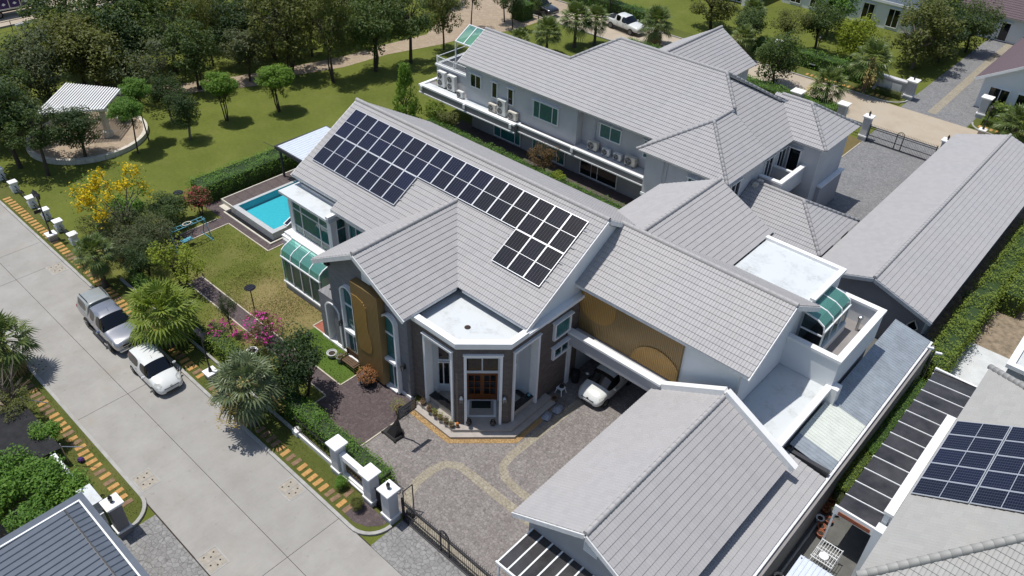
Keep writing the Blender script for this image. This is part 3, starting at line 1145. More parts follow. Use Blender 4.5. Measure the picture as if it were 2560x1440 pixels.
drain('drain cover at the kerb by the bush and white capped gate post', -30.0, 7.25)
drain('drain cover at the kerb across from the front fence', -24.4, 11.85)
drain('drain cover near the grey cobbled apron at the bottom', -23.6, 7.1)
drain('drain cover at the kerb above the silver pickup', -50.7, 11.85)
drain('drain cover in the shade of the palm at the left edge', -41.9, 7.1)
# ------------------------------------------------------------------ the house with the solar panels
def sl(run, rise):
    d = math.hypot(run, rise)
    return run / d, rise / d, d


H1 = thing('house', 'two storey house with grey tiled roofs carrying black solar panels', 'house', (-28, 27, 0))
TILE_BUDGET[H1.name] = 300
S1 = 0.585


def z_main(y):
    return 6.3 + S1 * (y - 23.4)


def z_wing(x):
    return 8.46 - 0.573 * abs(x + 28.1)


c, s, L = sl(6.2, 6.2 * S1)
XV = -19.4                                                   # right-hand verge


def under_wing(x, y):
    return -31.8 < x < -24.4 and z_wing(x) > z_main(y) + 0.25


rf = slope(H1, (-35.3, 23.4, 6.3), (1, 0, 0), (0, c, s), 35.3 + XV, L, pick=lambda u, v: u > 10.6 and v < 2.0,
           skip=lambda u, v: under_wing(-35.3 + u, 23.4 + v * c))
ridge(rf, (-40.0, 29.6, 9.93), (XV, 29.6, 9.93))
slope(H1, (-40.0, 24.0, z_main(24.0)), (1, 0, 0), (0, c, s), 4.7, L - 0.6 / c)
slope(H1, (XV, 35.8, 6.3), (-1, 0, 0), (0, -c, s), 40.0 + XV, L)
# front gable wing
c2, s2, L2 = sl(3.77, 2.16)


def behind_main(u, v, x):
    y = 19.55 + u
    return y > 23.4 and z_main(y) > z_wing(x) + 0.25


rw = slope(H1, (-24.33, 19.55, 6.3), (0, 1, 0), (-c2, 0, s2), 7.7, L2, pick=lambda u, v: u < 3.2,
           skip=lambda u, v: behind_main(u, v, -24.33 - v * c2))
slope(H1, (-31.87, 27.25, 6.3), (0, -1, 0), (c2, 0, s2), 7.7, L2, skip=lambda u, v: behind_main(7.7 - u, v, -31.87 + v * c2))
ridge(rw, (-28.1, 19.55, 8.46), (-28.1, 27.15, 8.46))
# wing over the carport
c3, s3, L3 = sl(3.65, 2.15)
rb = slope(H1, (-19.6, 27.4, 6.9), (1, 0, 0), (0, c3, s3), 10.25, L3, pick=lambda u, v: u > 6.2)
slope(H1, (-9.35, 34.7, 6.9), (-1, 0, 0), (0, -c3, s3), 10.25, L3)
ridge(rb, (-19.55, 31.05, 9.05), (-9.35, 31.05, 9.05))
# rear wing
c4, s4, L4 = sl(3.9, 1.95)
rg = slope(H1, (-14.45, 31.6, 6.95), (0, 1, 0), (-c4, 0, s4), 7.7, L4, skip=lambda u, v: (31.6 + u) < 34.4 and (9.05 - 0.589 * (31.6 + u - 31.05)) > 6.95 + v * s4 + 0.2)
slope(H1, (-22.25, 39.3, 6.95), (0, -1, 0), (c4, 0, s4), 7.7, L4)
ridge(rg, (-18.35, 31.2, 8.9), (-18.35, 39.3, 8.9))
# verge boards
mb = MB()
for p, q in (((XV + 0.03, 23.36, 6.14), (XV + 0.03, 29.6, 9.79)), ((XV + 0.03, 29.62, 9.79), (XV + 0.03, 35.8, 6.17)),
             ((-31.9, 19.53, 6.14), (-28.12, 19.53, 8.31)), ((-28.08, 19.53, 8.31), (-24.3, 19.53, 6.14)),
             ((-9.33, 27.36, 6.72), (-9.33, 31.03, 8.89)), ((-9.33, 31.07, 8.89), (-9.33, 34.7, 6.75)),
             ((-22.3, 39.32, 6.80), (-18.37, 39.32, 8.74)), ((-18.33, 39.32, 8.74), (-14.4, 39.32, 6.80)),
             ((-40.03, 24.0, 6.5), (-40.03, 29.6, 9.78)), ((-40.03, 29.62, 9.78), (-40.03, 35.8, 6.15))):
    MB().beam(p, q, 0.07, 0.26).build('verge_board', 'roof_tile' if p[1] > 39 else 'gutter_white', H1)
mb = MB()
for p, q in (((-35.3, 23.42, 6.2), (-24.9, 23.42, 6.2)), ((-24.0, 23.42, 6.2), (XV, 23.42, 6.2)), ((-40, 24.02, 6.55), (-35.4, 24.02, 6.55)),
             ((-24.36, 19.6, 6.2), (-24.36, 23.3, 6.2)), ((-31.84, 19.6, 6.2), (-31.84, 24, 6.2)), ((-19.5, 27.43, 6.8), (-9.4, 27.43, 6.8))):
    MB().beam(p, q, 0.06, 0.14).build('eaves_board', 'gutter_white', H1)

# ---- walls
MB().box(-39.4, 24.2, 0, -24.3, 35.2, 6.1).build('wall', 'light_grey_wall', H1)
MB().box(-24.3, 25.3, 0, -19.62, 35.2, 6.1).build('wall', 'light_grey_wall', H1)
MB().plate((-39.4, 0, 0), (0, 1, 0), (0, 0, 1), (-1, 0, 0), [(24.2, 6.1), (35.2, 6.1), (29.6, 9.6)], 0.0, 0.2).build('wall', 'light_grey_wall', H1)
MB().plate((-31.3, 20.1, 0), (1, 0, 0), (0, 0, 1), (0, -1, 0), [(0, 0), (6.54, 0), (6.54, 6.25), (3.2, 8.15), (0, 6.25)], -4.1, 0.0).build('wall', 'stone_grey', H1)
MB().plate((-31.35, 20.1, 0), (1, 0, 0), (0, 0, 1), (0, -1, 0), [(0, 0), (6.64, 0), (6.64, 0.22), (0, 0.22)], -0.1, 0.08).build('plinth', 'white_paint', H1)
MB().plate((-19.62, 0, 0), (0, 1, 0), (0, 0, 1), (1, 0, 0), [(23.6, 6.1), (35.4, 6.1), (29.6, 9.55)], -0.15, 0.02).build('gable_wall', 'white_wall', H1)
MB().box(-19.9, 24.9, 0, -19.5, 28.0, 6.0).build('wall', 'stone_brown', H1)
mb = MB().box(-19.62, 24.9, 5.80, -19.28, 28.2, 5.94)
mb.box(-19.62, 23.4, 5.94, -19.2, 28.3, 6.10)
mb.build('cornice', 'white_paint', H1)
MB().box(-19.5, 27.05, 0, -19.36, 27.3, 3.0).build('downpipe', 'white_paint', H1)
# side windows of the gable wall
w = window(H1, (-19.5, 25.78, 4.2), (0, 1, 0), 1.15, 0.95, (1, 0, 0), cols=(), frame=0.12, depth=0.14)
w = window(H1, (-19.5, 25.82, 2.82), (0, 1, 0), 1.15, 0.55, (1, 0, 0), cols=(0.5,), frame=0.14, depth=0.14, back='dark_room', pane='pane_teal')

# ---- chamfered entrance porch
C1, C2 = Vector((-21.35, 20.39)), Vector((-19.45, 22.23))
cd = (C2 - C1).normalized()
nI = Vector((-cd.y, cd.x))


def P2(v):
    return (v.x, v.y)


base_lo = [(-24.05, 19.62), (-21.08, 19.55), (-18.64, 21.92), (-18.70, 25.4), (-19.5, 25.4), (-19.9, 24.2), (-24.05, 24.2)]
base_hi = [(-24.05, 19.97), (-21.22, 19.90), (-18.98, 22.07), (-19.04, 25.4), (-19.5, 25.4), (-19.9, 24.2), (-24.05, 24.2)]
MB().prism(base_lo, 0, 0.17).build('porch_step', 'stone_step', H1)
MB().prism(base_hi, 0.171, 0.35).build('porch_floor', 'stone_step', H1)
piers = [
    [(-24.76, 20.39), (-23.80, 20.39), (-23.80, 20.85), (-24.76, 20.85)],
    [(-21.64, 20.39), P2(C1), P2(C1 + cd * 0.34), P2(C1 + cd * 0.34 + nI * 0.42), (-21.64, 20.83)],
    [P2(C2 - cd * 0.34), P2(C2), (-19.45, 22.50), (-19.88, 22.50), P2(C2 - cd * 0.34 + nI * 0.42)],
    [(-19.90, 24.52), (-19.45, 24.52), (-19.45, 24.92), (-19.90, 24.92)]]
for p in piers:
    MB().prism(p, 0.35, 5.36).build('pier', 'stone_brown', H1)
MB().prism([(-24.76, 20.385), P2(C1 + Vector((0, -.005))), P2(C2 + Vector((.005, 0))), (-19.445, 24.92), (-19.9, 24.92), P2(C2 + Vector((-.45, .18))), P2(C1 + Vector((-.18, .45))), (-24.76, 20.85)],
           5.36, 5.74).build('lintel', 'stone_brown', H1)
ring_o = [(-24.6, 20.20), (-21.28, 20.20), (-19.26, 22.15), (-19.26, 23.9)]
ring_i = [(-24.6, 20.56), (-21.43, 20.56), (-19.62, 22.30), (-19.62, 23.9)]
MB().prism(ring_o + ring_i[::-1], 5.90, 6.15).build('parapet', 'white_paint', H1)
ring_o2 = [(-24.6, 20.28), (-21.31, 20.28), (-19.34, 22.18), (-19.34, 23.9)]
MB().prism(ring_o2 + ring_i[::-1], 5.74, 5.90).build('cornice', 'white_paint', H1)
MB().prism([(-24.7, 20.56), (-21.43, 20.56), (-19.62, 22.30), (-19.62, 24.2), (-24.7, 24.2)], 5.42, 5.66).build('flat_roof', 'white_slab', H1)
dr = MB().lathe([(0.17, 0), (0.17, 0.02), (0.08, 0.05)], 10, (-22.15, 21.95, 5.66)).build('roof_drain', 'soil', H1)
# white surrounds of the three openings


def surround(a, b, face, z0, z1, out, w=0.12, proud=0.09, deep=0.42):
    a, b = Vector((*a, 0)), Vector((*b, 0))
    U = (b - a).normalized()
    N = Vector((*out, 0)).normalized()
    ln = (b - a).length
    Z = Vector((0, 0, 1))
    mb = MB()
    for poly in ([(-w, z0), (0.02, z0), (0.02, z1), (-w, z1)], [(ln - 0.02, z0), (ln + w, z0), (ln + w, z1), (ln - 0.02, z1)],
                 [(-w, z1), (ln + w, z1), (ln + w, z1 + 0.16), (-w, z1 + 0.16)]):
        mb.plate(a, U, Z, N, poly, -deep, proud)
    mb.plate(a, U, Z, N, [(-w - .04, z1 + .16), (ln + w + .04, z1 + .16), (ln + w + .04, z1 + .22), (-w - .04, z1 + .22)], -0.02, proud + 0.06)
    mb.build('opening_surround', 'white_paint', H1)


surround((-23.68, 20.39), (-21.75, 20.39), None, 0.35, 5.14, (0, -1))
surround(C1 + cd * 0.46, C2 - cd * 0.46, None, 0.35, 5.14, -nI)
surround((-19.45, 22.62), (-19.45, 24.40), None, 0.35, 5.14, (1, 0))
# inner walls behind the porch
K1, K2 = Vector((-22.46, 21.87)), Vector((-20.95, 23.32))
MB().prism([(-24.3, 21.05), (-22.95, 22.25), P2(K1), P2(K2), (-21.38, 23.95), (-20.75, 24.55), (-20.75, 25.29), (-24.299, 25.29)], 0.35, 5.42).build('inner_wall', 'white_wall', H1)
MB().box(-24.3, 20.86, 0.35, -23.82, 21.45, 5.40).build('inner_wall', 'white_wall', H1)
MB().box(-20.749, 24.55, 0.35, -19.91, 24.9, 5.40).build('inner_wall', 'white_wall', H1)
kd = Vector((*(K2 - K1).normalized(), 0))
kn = Vector((kd.y, -kd.x, 0))
K0 = Vector((*K1, 0.35))
fr = MB()
for poly in ([(0.10, 0), (0.20, 0), (0.20, 3.3), (0.10, 3.3)], [(1.89, 0), (1.99, 0), (1.99, 3.3), (1.89, 3.3)], [(0.20, 2.05), (1.89, 2.05), (1.89, 2.22), (0.20, 2.22)],
             [(0.20, 3.2), (1.89, 3.2), (1.89, 3.3), (0.20, 3.3)], [(1.01, 2.22), (1.08, 2.22), (1.08, 3.2), (1.01, 3.2)]):
    fr.plate(K0, kd, (0, 0, 1), kn, poly, 0, 0.1)
fo = fr.build('door_frame', 'white_frame', H1)
for u0, u1 in ((0.20, 1.01), (1.08, 1.89)):
    MB().quad(*[K0 + kd * u + Vector((0, 0, z)) + kn * 0.05 for u, z in ((u0, 2.22), (u1, 2.22), (u1, 3.2), (u0, 3.2))]).build('pane', 'pane_dark', fo)
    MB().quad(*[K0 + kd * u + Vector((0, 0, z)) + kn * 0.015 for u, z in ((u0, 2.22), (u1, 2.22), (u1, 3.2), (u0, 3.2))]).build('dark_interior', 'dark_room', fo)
for k, u0 in enumerate((0.20, 1.045)):
    wdt = 0.69
    mb = MB()
    bars_u = [0, 0.11, 0.395, 0.45, 0.735, 0.845]
    bars_z = [0, 0.62, 1.15, 1.20, 1.70, 1.75, 2.28, 2.52]
    for a, b in ((0, 1), (2, 3), (4, 5)):
        mb.plate(K0 + kd * u0, kd, (0, 0, 1), kn, [(bars_u[a], 0.03), (bars_u[b], 0.03), (bars_u[b], 2.04), (bars_u[a], 2.04)], 0.0, 0.07)
    for a, b in ((1, 2), (3, 4)):
        for z0, z1 in ((0.03, 0.46), (0.90, 0.95), (1.38, 1.43), (1.86, 2.04)):
            mb.plate(K0 + kd * u0, kd, (0, 0, 1), kn, [(bars_u[a], z0), (bars_u[b], z0), (bars_u[b], z1), (bars_u[a], z1)], 0.0, 0.06)
    d = mb.build('door', 'wood_door', H1)
    for a, b in ((1, 2), (3, 4)):
        for z0, z1 in ((0.46, 0.90), (0.95, 1.38), (1.43, 1.86)):
            MB().quad(*[K0 + kd * (u0 + u) + Vector((0, 0, z)) + kn * 0.03 for u, z in ((bars_u[a], z0), (bars_u[b], z0), (bars_u[b], z1), (bars_u[a], z1))]).build('pane', 'pane_dark', d)
    hu = u0 + (0.79 if k == 0 else 0.055)
    MB().tube(K0 + kd * hu + kn * 0.11 + Vector((0, 0, .75)), K0 + kd * hu + kn * 0.11 + Vector((0, 0, 1.1)), 0.016, 0.016, 6).build('handle', 'chrome', d)
iu = Vector((1.35, 1.2, 0)).normalized()
inn = Vector((iu.y, -iu.x, 0))
for u_, z_, w_, h_, c_ in ((0.52, 0.95, 0.62, 1.6, (0.5,)), (0.52, 2.8, 0.62, 1.75, ())):
    q = Vector((-24.3, 21.05, z_)) + iu * u_
    window(H1, q, iu, w_, h_, inn, cols=c_, frame=0.07, pane='pane_dark', back='dark_room', head=False)
for z_, h_ in ((2.35, 0.85), (3.5, 1.2)):
    window(H1, (-21.30, 24.02, z_), (0.725, 0.689, 0), 0.6, h_, (0.689, -0.725, 0), cols=(), frame=0.06, pane='pane_dark', back='dark_room', head=False)

# ---- front gable: arched windows, louvre screen, vent


def arch_pts(x0, x1, zs, rise, n=10):
    w = (x1 - x0) / 2
    rr = (w * w + rise * rise) / (2 * rise)
    cz = zs + rise - rr
    a0 = math.asin(w / rr)
    return [((x0 + x1) / 2 + rr * math.sin(-a0 + 2 * a0 * i / n), cz + rr * math.cos(-a0 + 2 * a0 * i / n)) for i in range(n + 1)]


def arch_window(x0, x1, z0, zs, rise, y, sill_z, proud=0.26):
    t = 0.12
    oo = [(x0, z0)] + arch_pts(x0, x1, zs, rise) + [(x1, z0)]
    ii = [(x0 + t, z0 + 0.10)] + arch_pts(x0 + t, x1 - t, zs - 0.02, rise * 0.85) + [(x1 - t, z0 + 0.10)]
    mb = MB()
    n = len(oo)
    vs = [(p[0], y - proud, p[1]) for p in oo] + [(p[0], y - proud, p[1]) for p in ii] + [(p[0], y, p[1]) for p in oo] + [(p[0], y, p[1]) for p in ii]
    fs = []
    for i in range(n):
        j = (i + 1) % n
        fs.append((i, j, n + j, n + i))
        fs.append((j, i, 2 * n + i, 2 * n + j))
        fs.append((n + i, n + j, 3 * n + j, 3 * n + i))
    mb.add(vs, fs)
    mb.box(x0 + t, y - 0.1, zs - 1.05, x1 - t, y - 0.03, zs - 0.95)
    mb.box(x0 + t, y - 0.3, sill_z - 0.14, x1 - t, y - 0.03, sill_z + 0.04)
    mb.box((x0 + x1) / 2 - 0.03, y - 0.09, z0 + 0.1, (x0 + x1) / 2 + 0.03, y - 0.03, sill_z - 0.14)
    mb.box(x0 + t, y - 0.34, z0 + 0.02, x1 - t, y - 0.02, z0 + 0.12)
    win = mb.build('arched_window', 'white_frame', H1)
    a, b = x0 + t, x1 - t
    MB().add([(a, y - 0.05, zs - 0.95), (b, y - 0.05, zs - 0.95)] + [(p[0], y - 0.05, p[1]) for p in ii[1:-1][::-1]], [tuple(range(len(ii)))]).build('pane', 'pane_teal', win)
    MB().quad((a, y - 0.05, sill_z + 0.04), (b, y - 0.05, sill_z + 0.04), (b, y - 0.05, zs - 1.05), (a, y - 0.05, zs - 1.05)).build('pane', 'pane_teal', win)
    m_ = (a + b) / 2
    for u0, u1 in ((a, m_ - 0.03), (m_ + 0.03, b)):
        MB().quad((u0, y - 0.05, z0 + 0.1), (u1, y - 0.05, z0 + 0.1), (u1, y - 0.05, sill_z - 0.14), (u0, y - 0.05, sill_z - 0.14)).build('pane', 'pane_teal', win)
    mc = MB()
    k = 14
    for i in range(k):
        u0, u1 = a + (b - a) * i / k, a + (b - a) * (i + 1) / k
        t0, t1 = (0.008, 0.03) if i % 2 else (0.03, 0.008)
        mc.quad((u0, y - t0, z0 + .1), (u1, y - t1, z0 + .1), (u1, y - t1, zs + rise * 0.5), (u0, y - t0, zs + rise * 0.5))
    mc.build('curtain', 'curtain', win)


arch_window(-30.10, -28.95, 0.08, 5.02, 0.42, 20.1, 2.25)
arch_window(-26.20 - 0.42, -25.47, 0.08, 5.02, 0.42, 20.1, 2.25)
so = MB().box(-28.70, 19.62, 0.25, -26.46, 20.09, 6.45).build('louvre_screen', 'screen_dark', H1, bevel=0.01, seg=1)
blob = []
for px, pz in ((-28.66, 5.62), (-28.2, 5.66), (-27.75, 5.55), (-27.50, 5.25), (-27.45, 4.8), (-27.50, 4.2), (-27.45, 3.6), (-27.28, 3.0), (-27.22, 2.5), (-27.32, 2.15), (-27.6, 1.95), (-28.1, 1.9), (-28.66, 1.95)):
    blob.append((px, pz))
# smooth outline
bl = []
for i in range(len(blob) - 1):
    for t in (0, 0.5):
        bl.append((blob[i][0] * (1 - t) + blob[i + 1][0] * t, blob[i][1] * (1 - t) + blob[i + 1][1] * t))
MB().plate((0, 19.62, 0), (1, 0, 0), (0, 0, 1), (0, -1, 0), bl, 0.0, 0.03).build('inlay', 'screen_light', so)
vt = MB().box(-28.12, 20.02, 6.56, -27.45, 20.1, 7.14)
vt.build('vent', 'white_frame', H1)
# porch wall with arch at the left end of the gable
mb = MB()
y0, y1 = 20.05, 20.55
a0, a1 = -31.90, -30.72
ap = arch_pts(a0, a1, 2.75, 0.42)
mb.box(-32.55, y0, 0, a0, y1, 3.5)
mb.box(a1, y0, 0, -30.25, y1 - 0.46, 3.5)
n = len(ap)
vs = [(p[0], y, p[1]) for y in (y0, y1) for p in ap] + [(p[0], y, 3.5) for y in (y0, y1) for p in ap]
fs = []
for i in range(n - 1):
    fs += [(i, i + 1, 2 * n + i + 1, 2 * n + i), (n + i + 1, n + i, 3 * n + i, 3 * n + i + 1), (i + 1, i, n + i, n + i + 1), (2 * n + i, 2 * n + i + 1, 3 * n + i + 1, 3 * n + i)]
mb.add(vs, fs)
mb.box(-32.55, y1, 0, -32.2, 22.4, 3.5)
mb.build('porch_wall', 'stone_grey', H1)
mb = MB()
oo = [(a0 - 0.1, 0)] + arch_pts(a0 - 0.1, a1 + 0.1, 2.76, 0.46) + [(a1 + 0.1, 0)]
ii = [(a0 + 0.03, 0)] + arch_pts(a0 + 0.03, a1 - 0.03, 2.74, 0.40) + [(a1 - 0.03, 0)]
n = len(oo)
vs = [(p[0], y0 - 0.06, p[1]) for p in oo] + [(p[0], y0 - 0.06, p[1]) for p in ii] + [(p[0], y0 + .3, p[1]) for p in oo] + [(p[0], y1 + .02, p[1]) for p in ii]
fs = []
for i in range(n - 1):
    j = i + 1
    fs += [(i, j, n + j, n + i), (j, i, 2 * n + i, 2 * n + j), (n + i, n + j, 3 * n + j, 3 * n + i)]
mb.add(vs, fs)
mb.build('arch_surround', 'white_paint', H1)
MB().box(-32.62, 19.97, 0, -30.2, 20.6, 0.16).build('plinth', 'white_paint', H1)

# ---- left front: bay window and conservatory
MB().box(-39.7, 22.4, 0, -34.3, 24.19, 2.6).build('wall', 'light_grey_wall', H1)
mb = MB().box(-40.0, 22.55, 2.6, -35.0, 24.1, 2.72)
mb.box(-39.85, 22.7, 2.72, -35.15, 24.1, 2.95)
mb.build('bay_ledge', 'white_paint', H1)
bay = MB()
for x0, x1 in ((-39.65, -39.3), (-35.55, -35.2)):
    bay.box(x0, 23.2, 2.95, x1, 23.55, 5.62)
bay.box(-39.3, 23.22, 5.35, -35.55, 23.4, 5.62)
bay.build('bay_frame', 'white_paint', H1)
window(H1, (-39.25, 23.32, 3.02), (1, 0, 0), 3.65, 2.3, (0, -1, 0), cols=(0.24, 0.76), rows=(0.24, 0.78), frame=0.05, depth=0.10, head=False, name='bay_window')
window(H1, (-35.2, 23.6, 3.02), (0, 1, 0), 0.95, 2.5, (1, 0, 0), cols=(), rows=(0.72,), frame=0.04, depth=0.08, head=False, name='bay_window')
MB().box(-39.6, 23.33, 2.951, -35.22, 24.19, 5.6).build('bay_core', 'curtain', H1)
MB().box(-39.95, 22.97, 5.62, -34.95, 24.3, 5.72).build('bay_roof_edge', 'white_paint', H1)
MB().box(-40.05, 22.87, 5.72, -34.85, 24.5, 5.88).build('bay_roof', 'white_slab', H1)
MB().obox((-35.0, 23.35, 6.05), (0.28, 1.0, 0.2)).build('gutter_box', 'white_paint', H1)
window(H1, (-34.6, 24.2, 3.3), (1, 0, 0), 1.3, 2.0, (0, -1, 0), cols=(0.5,))
# conservatory
con = MB().box(-38.25, 21.28, 0, -34.25, 22.39, 0.48).build('conservatory_base', 'grey_wall', H1)
mb = MB().box(-38.32, 21.2, 0.48, -34.2, 22.39, 0.60)
bx = [-38.22 + i * 0.985 for i in range(5)]
for x in bx:
    mb.box(x - 0.035, 21.25, 0.60, x + 0.035, 21.33, 2.45)
mb.box(-38.3, 21.22, 2.45, -34.2, 21.34, 2.55)
prof = [(21.28, 2.55), (21.36, 2.95), (21.62, 3.15), (22.38, 3.42)]
for x in bx:
    for (ya, za), (yb, zb) in zip(prof[:-1], prof[1:]):
        mb.beam((x, ya, za), (x, yb, zb), 0.06, 0.06)
mb.box(-38.3, 22.2, 3.42, -34.2, 22.42, 3.5)
cf = mb.build('conservatory_frame', 'white_frame', H1)
for x, x2 in zip(bx[:-1], bx[1:]):
    MB().quad((x + .03, 21.29, .6), (x2 - .03, 21.29, .6), (x2 - .03, 21.29, 2.46), (x + .03, 21.29, 2.46)).build('pane', 'pane_teal', cf)
    m2 = MB()
    for (ya, za), (yb, zb) in zip(prof[:-1], prof[1:]):
        m2.quad((x + .03, ya, za), (x2 - .03, ya, za), (x2 - .03, yb, zb), (x + .03, yb, zb))
    m2.build('roof_pane', 'glass_green', cf)
    mc = MB()
    for i in range(10):
        u0, u1 = x + (x2 - x) * i / 10, x + (x2 - x) * (i + 1) / 10
        t0, t1 = (21.36, 21.42) if i % 2 else (21.42, 21.36)
        mc.quad((u0, t0, .6), (u1, t1, .6), (u1, t1, 2.46), (u0, t0, 2.46))
    mc.build('curtain', 'curtain', cf)
for x in (bx[0], bx[-1]):
    MB().add([(x, 21.3, .6), (x, 22.38, .6), (x, 22.38, 3.4), (x, 21.62, 3.12), (x, 21.36, 2.92), (x, 21.3, 2.5)], [(0, 1, 2, 3, 4, 5)]).build('pane', 'glass_green', cf)
MB().box(-38.2, 21.5, 0.6, -34.28, 22.38, 0.66).build('sill', 'cream_stone', cf)

# ---- carport, room above it, terraces on the right
MB().box(-19.6, 28.0, 3.66, -10.0, 34.3, 6.8).build('wall', 'white_wall', H1)
MB().plate((-10.0, 0, 0), (0, 1, 0), (0, 0, 1), (1, 0, 0), [(28.0, 6.8), (34.3, 6.8), (31.05, 8.7)], -0.2, 0.0).build('gable_wall', 'white_wall', H1)
MB().box(-19.49, 27.25, 3.05, -13.2, 34.0, 3.655).build('carport_slab', 'light_grey_wall', H1)
MB().box(-19.49, 26.99, 3.05, -13.45, 27.249, 3.86).build('carport_beam', 'grey_wall', H1)
MB().box(-19.49, 26.92, 3.86, -13.45, 27.33, 3.99).build('beam_coping', 'white_paint', H1)
MB().box(-19.5, 33.4, 0, -13.2, 33.6, 3.05).build('wall', 'grey_wall', H1)
MB().box(-13.4, 27.6, 0, -13.2, 33.4, 3.05).build('wall', 'grey_wall', H1)
scr = MB().box(-19.45, 27.86, 3.67, -13.05, 27.99, 6.74).build('louvre_screen', 'screen_dark', H1)
b1 = [(-18.35 + 1.18 * math.cos(R(a)), 5.75 + 1.05 * math.sin(R(a))) for a in range(-180, 1, 12)] + [(-17.17, 6.72), (-19.43, 6.72)]
b1 = [(max(p[0], -19.43), p[1]) for p in b1]
MB().plate((0, 27.86, 0), (1, 0, 0), (0, 0, 1), (0, -1, 0), b1, 0, 0.04).build('inlay', 'screen_light', scr)
b2 = [(-14.35 + 1.55 * math.cos(R(a)), 3.72 + 1.45 * math.sin(R(a))) for a in range(180, -1, -12)]
b2 = [(min(p[0], -13.07), p[1]) for p in b2]
MB().plate((0, 27.86, 0), (1, 0, 0), (0, 0, 1), (0, -1, 0), b2, 0, 0.04).build('inlay', 'screen_light', scr)
MB().box(-13.19, 27.6, 0, -7.3, 38.6, 3.45).build('wall', 'white_wall', H1)
MB().box(-13.19, 27.45, 3.451, -7.3, 33.2, 3.60).build('flat_roof', 'white_slab', H1)
MB().box(-7.42, 27.45, 3.601, -7.08, 33.15, 3.82).build('parapet', 'white_paint', H1)
MB().box(-7.28, 33.0, 2.6, -6.75, 33.6, 3.85).build('parapet_post', 'white_paint', H1)
MB().tube((-9.9, 27.9, 6.6), (-9.9, 27.9, 3.6), 0.05, 0.05, 8).build('downpipe', 'light_grey_wall', H1)
# terrace box
mb = MB()
mb.box(-10.0, 33.15, 3.61, -7.15, 33.37, 5.40)
mb.box(-7.37, 33.371, 3.46, -7.15, 38.6, 5.40)
mb.box(-9.85, 38.601, 3.46, -7.15, 38.82, 5.40)
mb.build('terrace_wall', 'white_wall', H1)
mb = MB()
mb.box(-10.0, 33.08, 5.40, -7.08, 33.44, 5.56)
mb.box(-7.44, 33.441, 5.40, -7.08, 38.53, 5.56)
mb.box(-9.85, 38.531, 5.40, -7.08, 38.89, 5.56)
mb.build('coping', 'white_paint', H1)
MB().box(-9.849, 33.371, 3.46, -7.371, 38.6, 4.2).build('terrace_floor', 'taupe_wall', H1)
tv = MB().tube((-8.0, 37.9, 4.2), (-8.0, 37.9, 5.0), 0.08, 0.08, 10)
tv.lathe([(0.08, 0), (0.14, 0.02), (0.14, 0.16), (0.05, 0.2)], 10, (-8.0, 37.9, 5.0))
tv.build('vent_pipe', 'steel', H1)
MB().box(-14.4, 34.4, 3.46, -9.85, 38.62, 6.78).build('wall', 'white_wall', H1)
MB().box(-14.4, 34.5, 6.78, -9.85, 38.62, 6.86).build('flat_roof', 'white_slab', H1)
mb = MB().box(-14.5, 38.45, 6.861, -9.72, 38.75, 7.03)
mb.box(-10.02, 34.9, 6.861, -9.72, 38.449, 7.03)
mb.build('parapet', 'white_paint', H1)
# sun room with glass roof on the terrace
mb = MB()
gy = [34.25, 35.3, 36.35, 37.4]
gp = [(-9.84, 6.55), (-9.1, 6.42), (-8.72, 6.2), (-8.62, 5.9)]
for y in gy:
    for (xa, za), (xb, zb) in zip(gp[:-1], gp[1:]):
        mb.beam((xa, y, za), (xb, y, zb), 0.07, 0.07)
    mb.box(-8.66, y - .035, 4.2, -8.58, y + .035, 5.9)
mb.box(-8.67, 34.2, 5.86, -8.57, 37.45, 5.94)
mb.box(-9.84, 34.2, 5.55, -8.67, 34.28, 5.63)
mb.box(-8.7, 34.25, 4.2, -8.5, 37.4, 4.75)
sf = mb.build('sunroom_frame', 'white_frame', H1)
for ya, yb in zip(gy[:-1], gy[1:]):
    m2 = MB()
    for (xa, za), (xb, zb) in zip(gp[:-1], gp[1:]):
        m2.quad((xa, ya + .03, za), (xb, ya + .03, zb), (xb, yb - .03, zb), (xa, yb - .03, za))
    m2.build('roof_pane', 'glass_green', sf)
    MB().quad((-8.62, ya + .03, 4.75), (-8.62, yb - .03, 4.75), (-8.62, yb - .03, 5.88), (-8.62, ya + .03, 5.88)).build('pane', 'pane_teal', sf)
for y in (gy[0], gy[-1]):
    MB().add([(-9.84, y, 4.2), (-8.66, y, 4.2), (-8.62, y, 5.88), (-8.72, y, 6.2), (-9.1, y, 6.42), (-9.84, y, 6.55)], [(0, 1, 2, 3, 4, 5)]).build('pane', 'pane_dark', sf)
MB().box(-9.84, 34.3, 4.201, -8.75, 37.3, 4.26).build('sunroom_floor', 'dark_metal', sf)
# rear wing walls
MB().box(-21.8, 34.35, 0, -14.9, 38.9, 6.9).build('wall', 'light_grey_wall', H1)


def wall_lamp(label, p, N, mat='black_metal'):
    N = Vector((*N, 0)).normalized()
    p = Vector(p)
    t = thing('wall_lamp', label, 'lamp', tuple(p), 0, 'wall lanterns on the house')
    MB().obox(p + N * 0.02, (0.12, 0.12, 0.3), math.atan2(N.y, N.x)).build('back_plate', mat, t)
    q = p + N * 0.17
    MB().tube(p + N * 0.03 + Vector((0, 0, .1)), q + Vector((0, 0, .2)), 0.018, 0.018, 6).build('bracket', mat, t)
    MB().lathe([(0.05, -0.2), (0.09, -0.16), (0.105, 0.1), (0.02, 0.2)], 8, tuple(q)).build('lantern', 'acrylic', t)
    mb = MB().lathe([(0.12, 0.1), (0.03, 0.22)], 8, tuple(q))
    for i in range(4):
        a = math.pi / 2 * i
        mb.tube(q + Vector((.095 * math.cos(a), .095 * math.sin(a), -.18)), q + Vector((.108 * math.cos(a), .108 * math.sin(a), .1)), 0.012, 0.012, 4)
    mb.build('cage', mat, t)


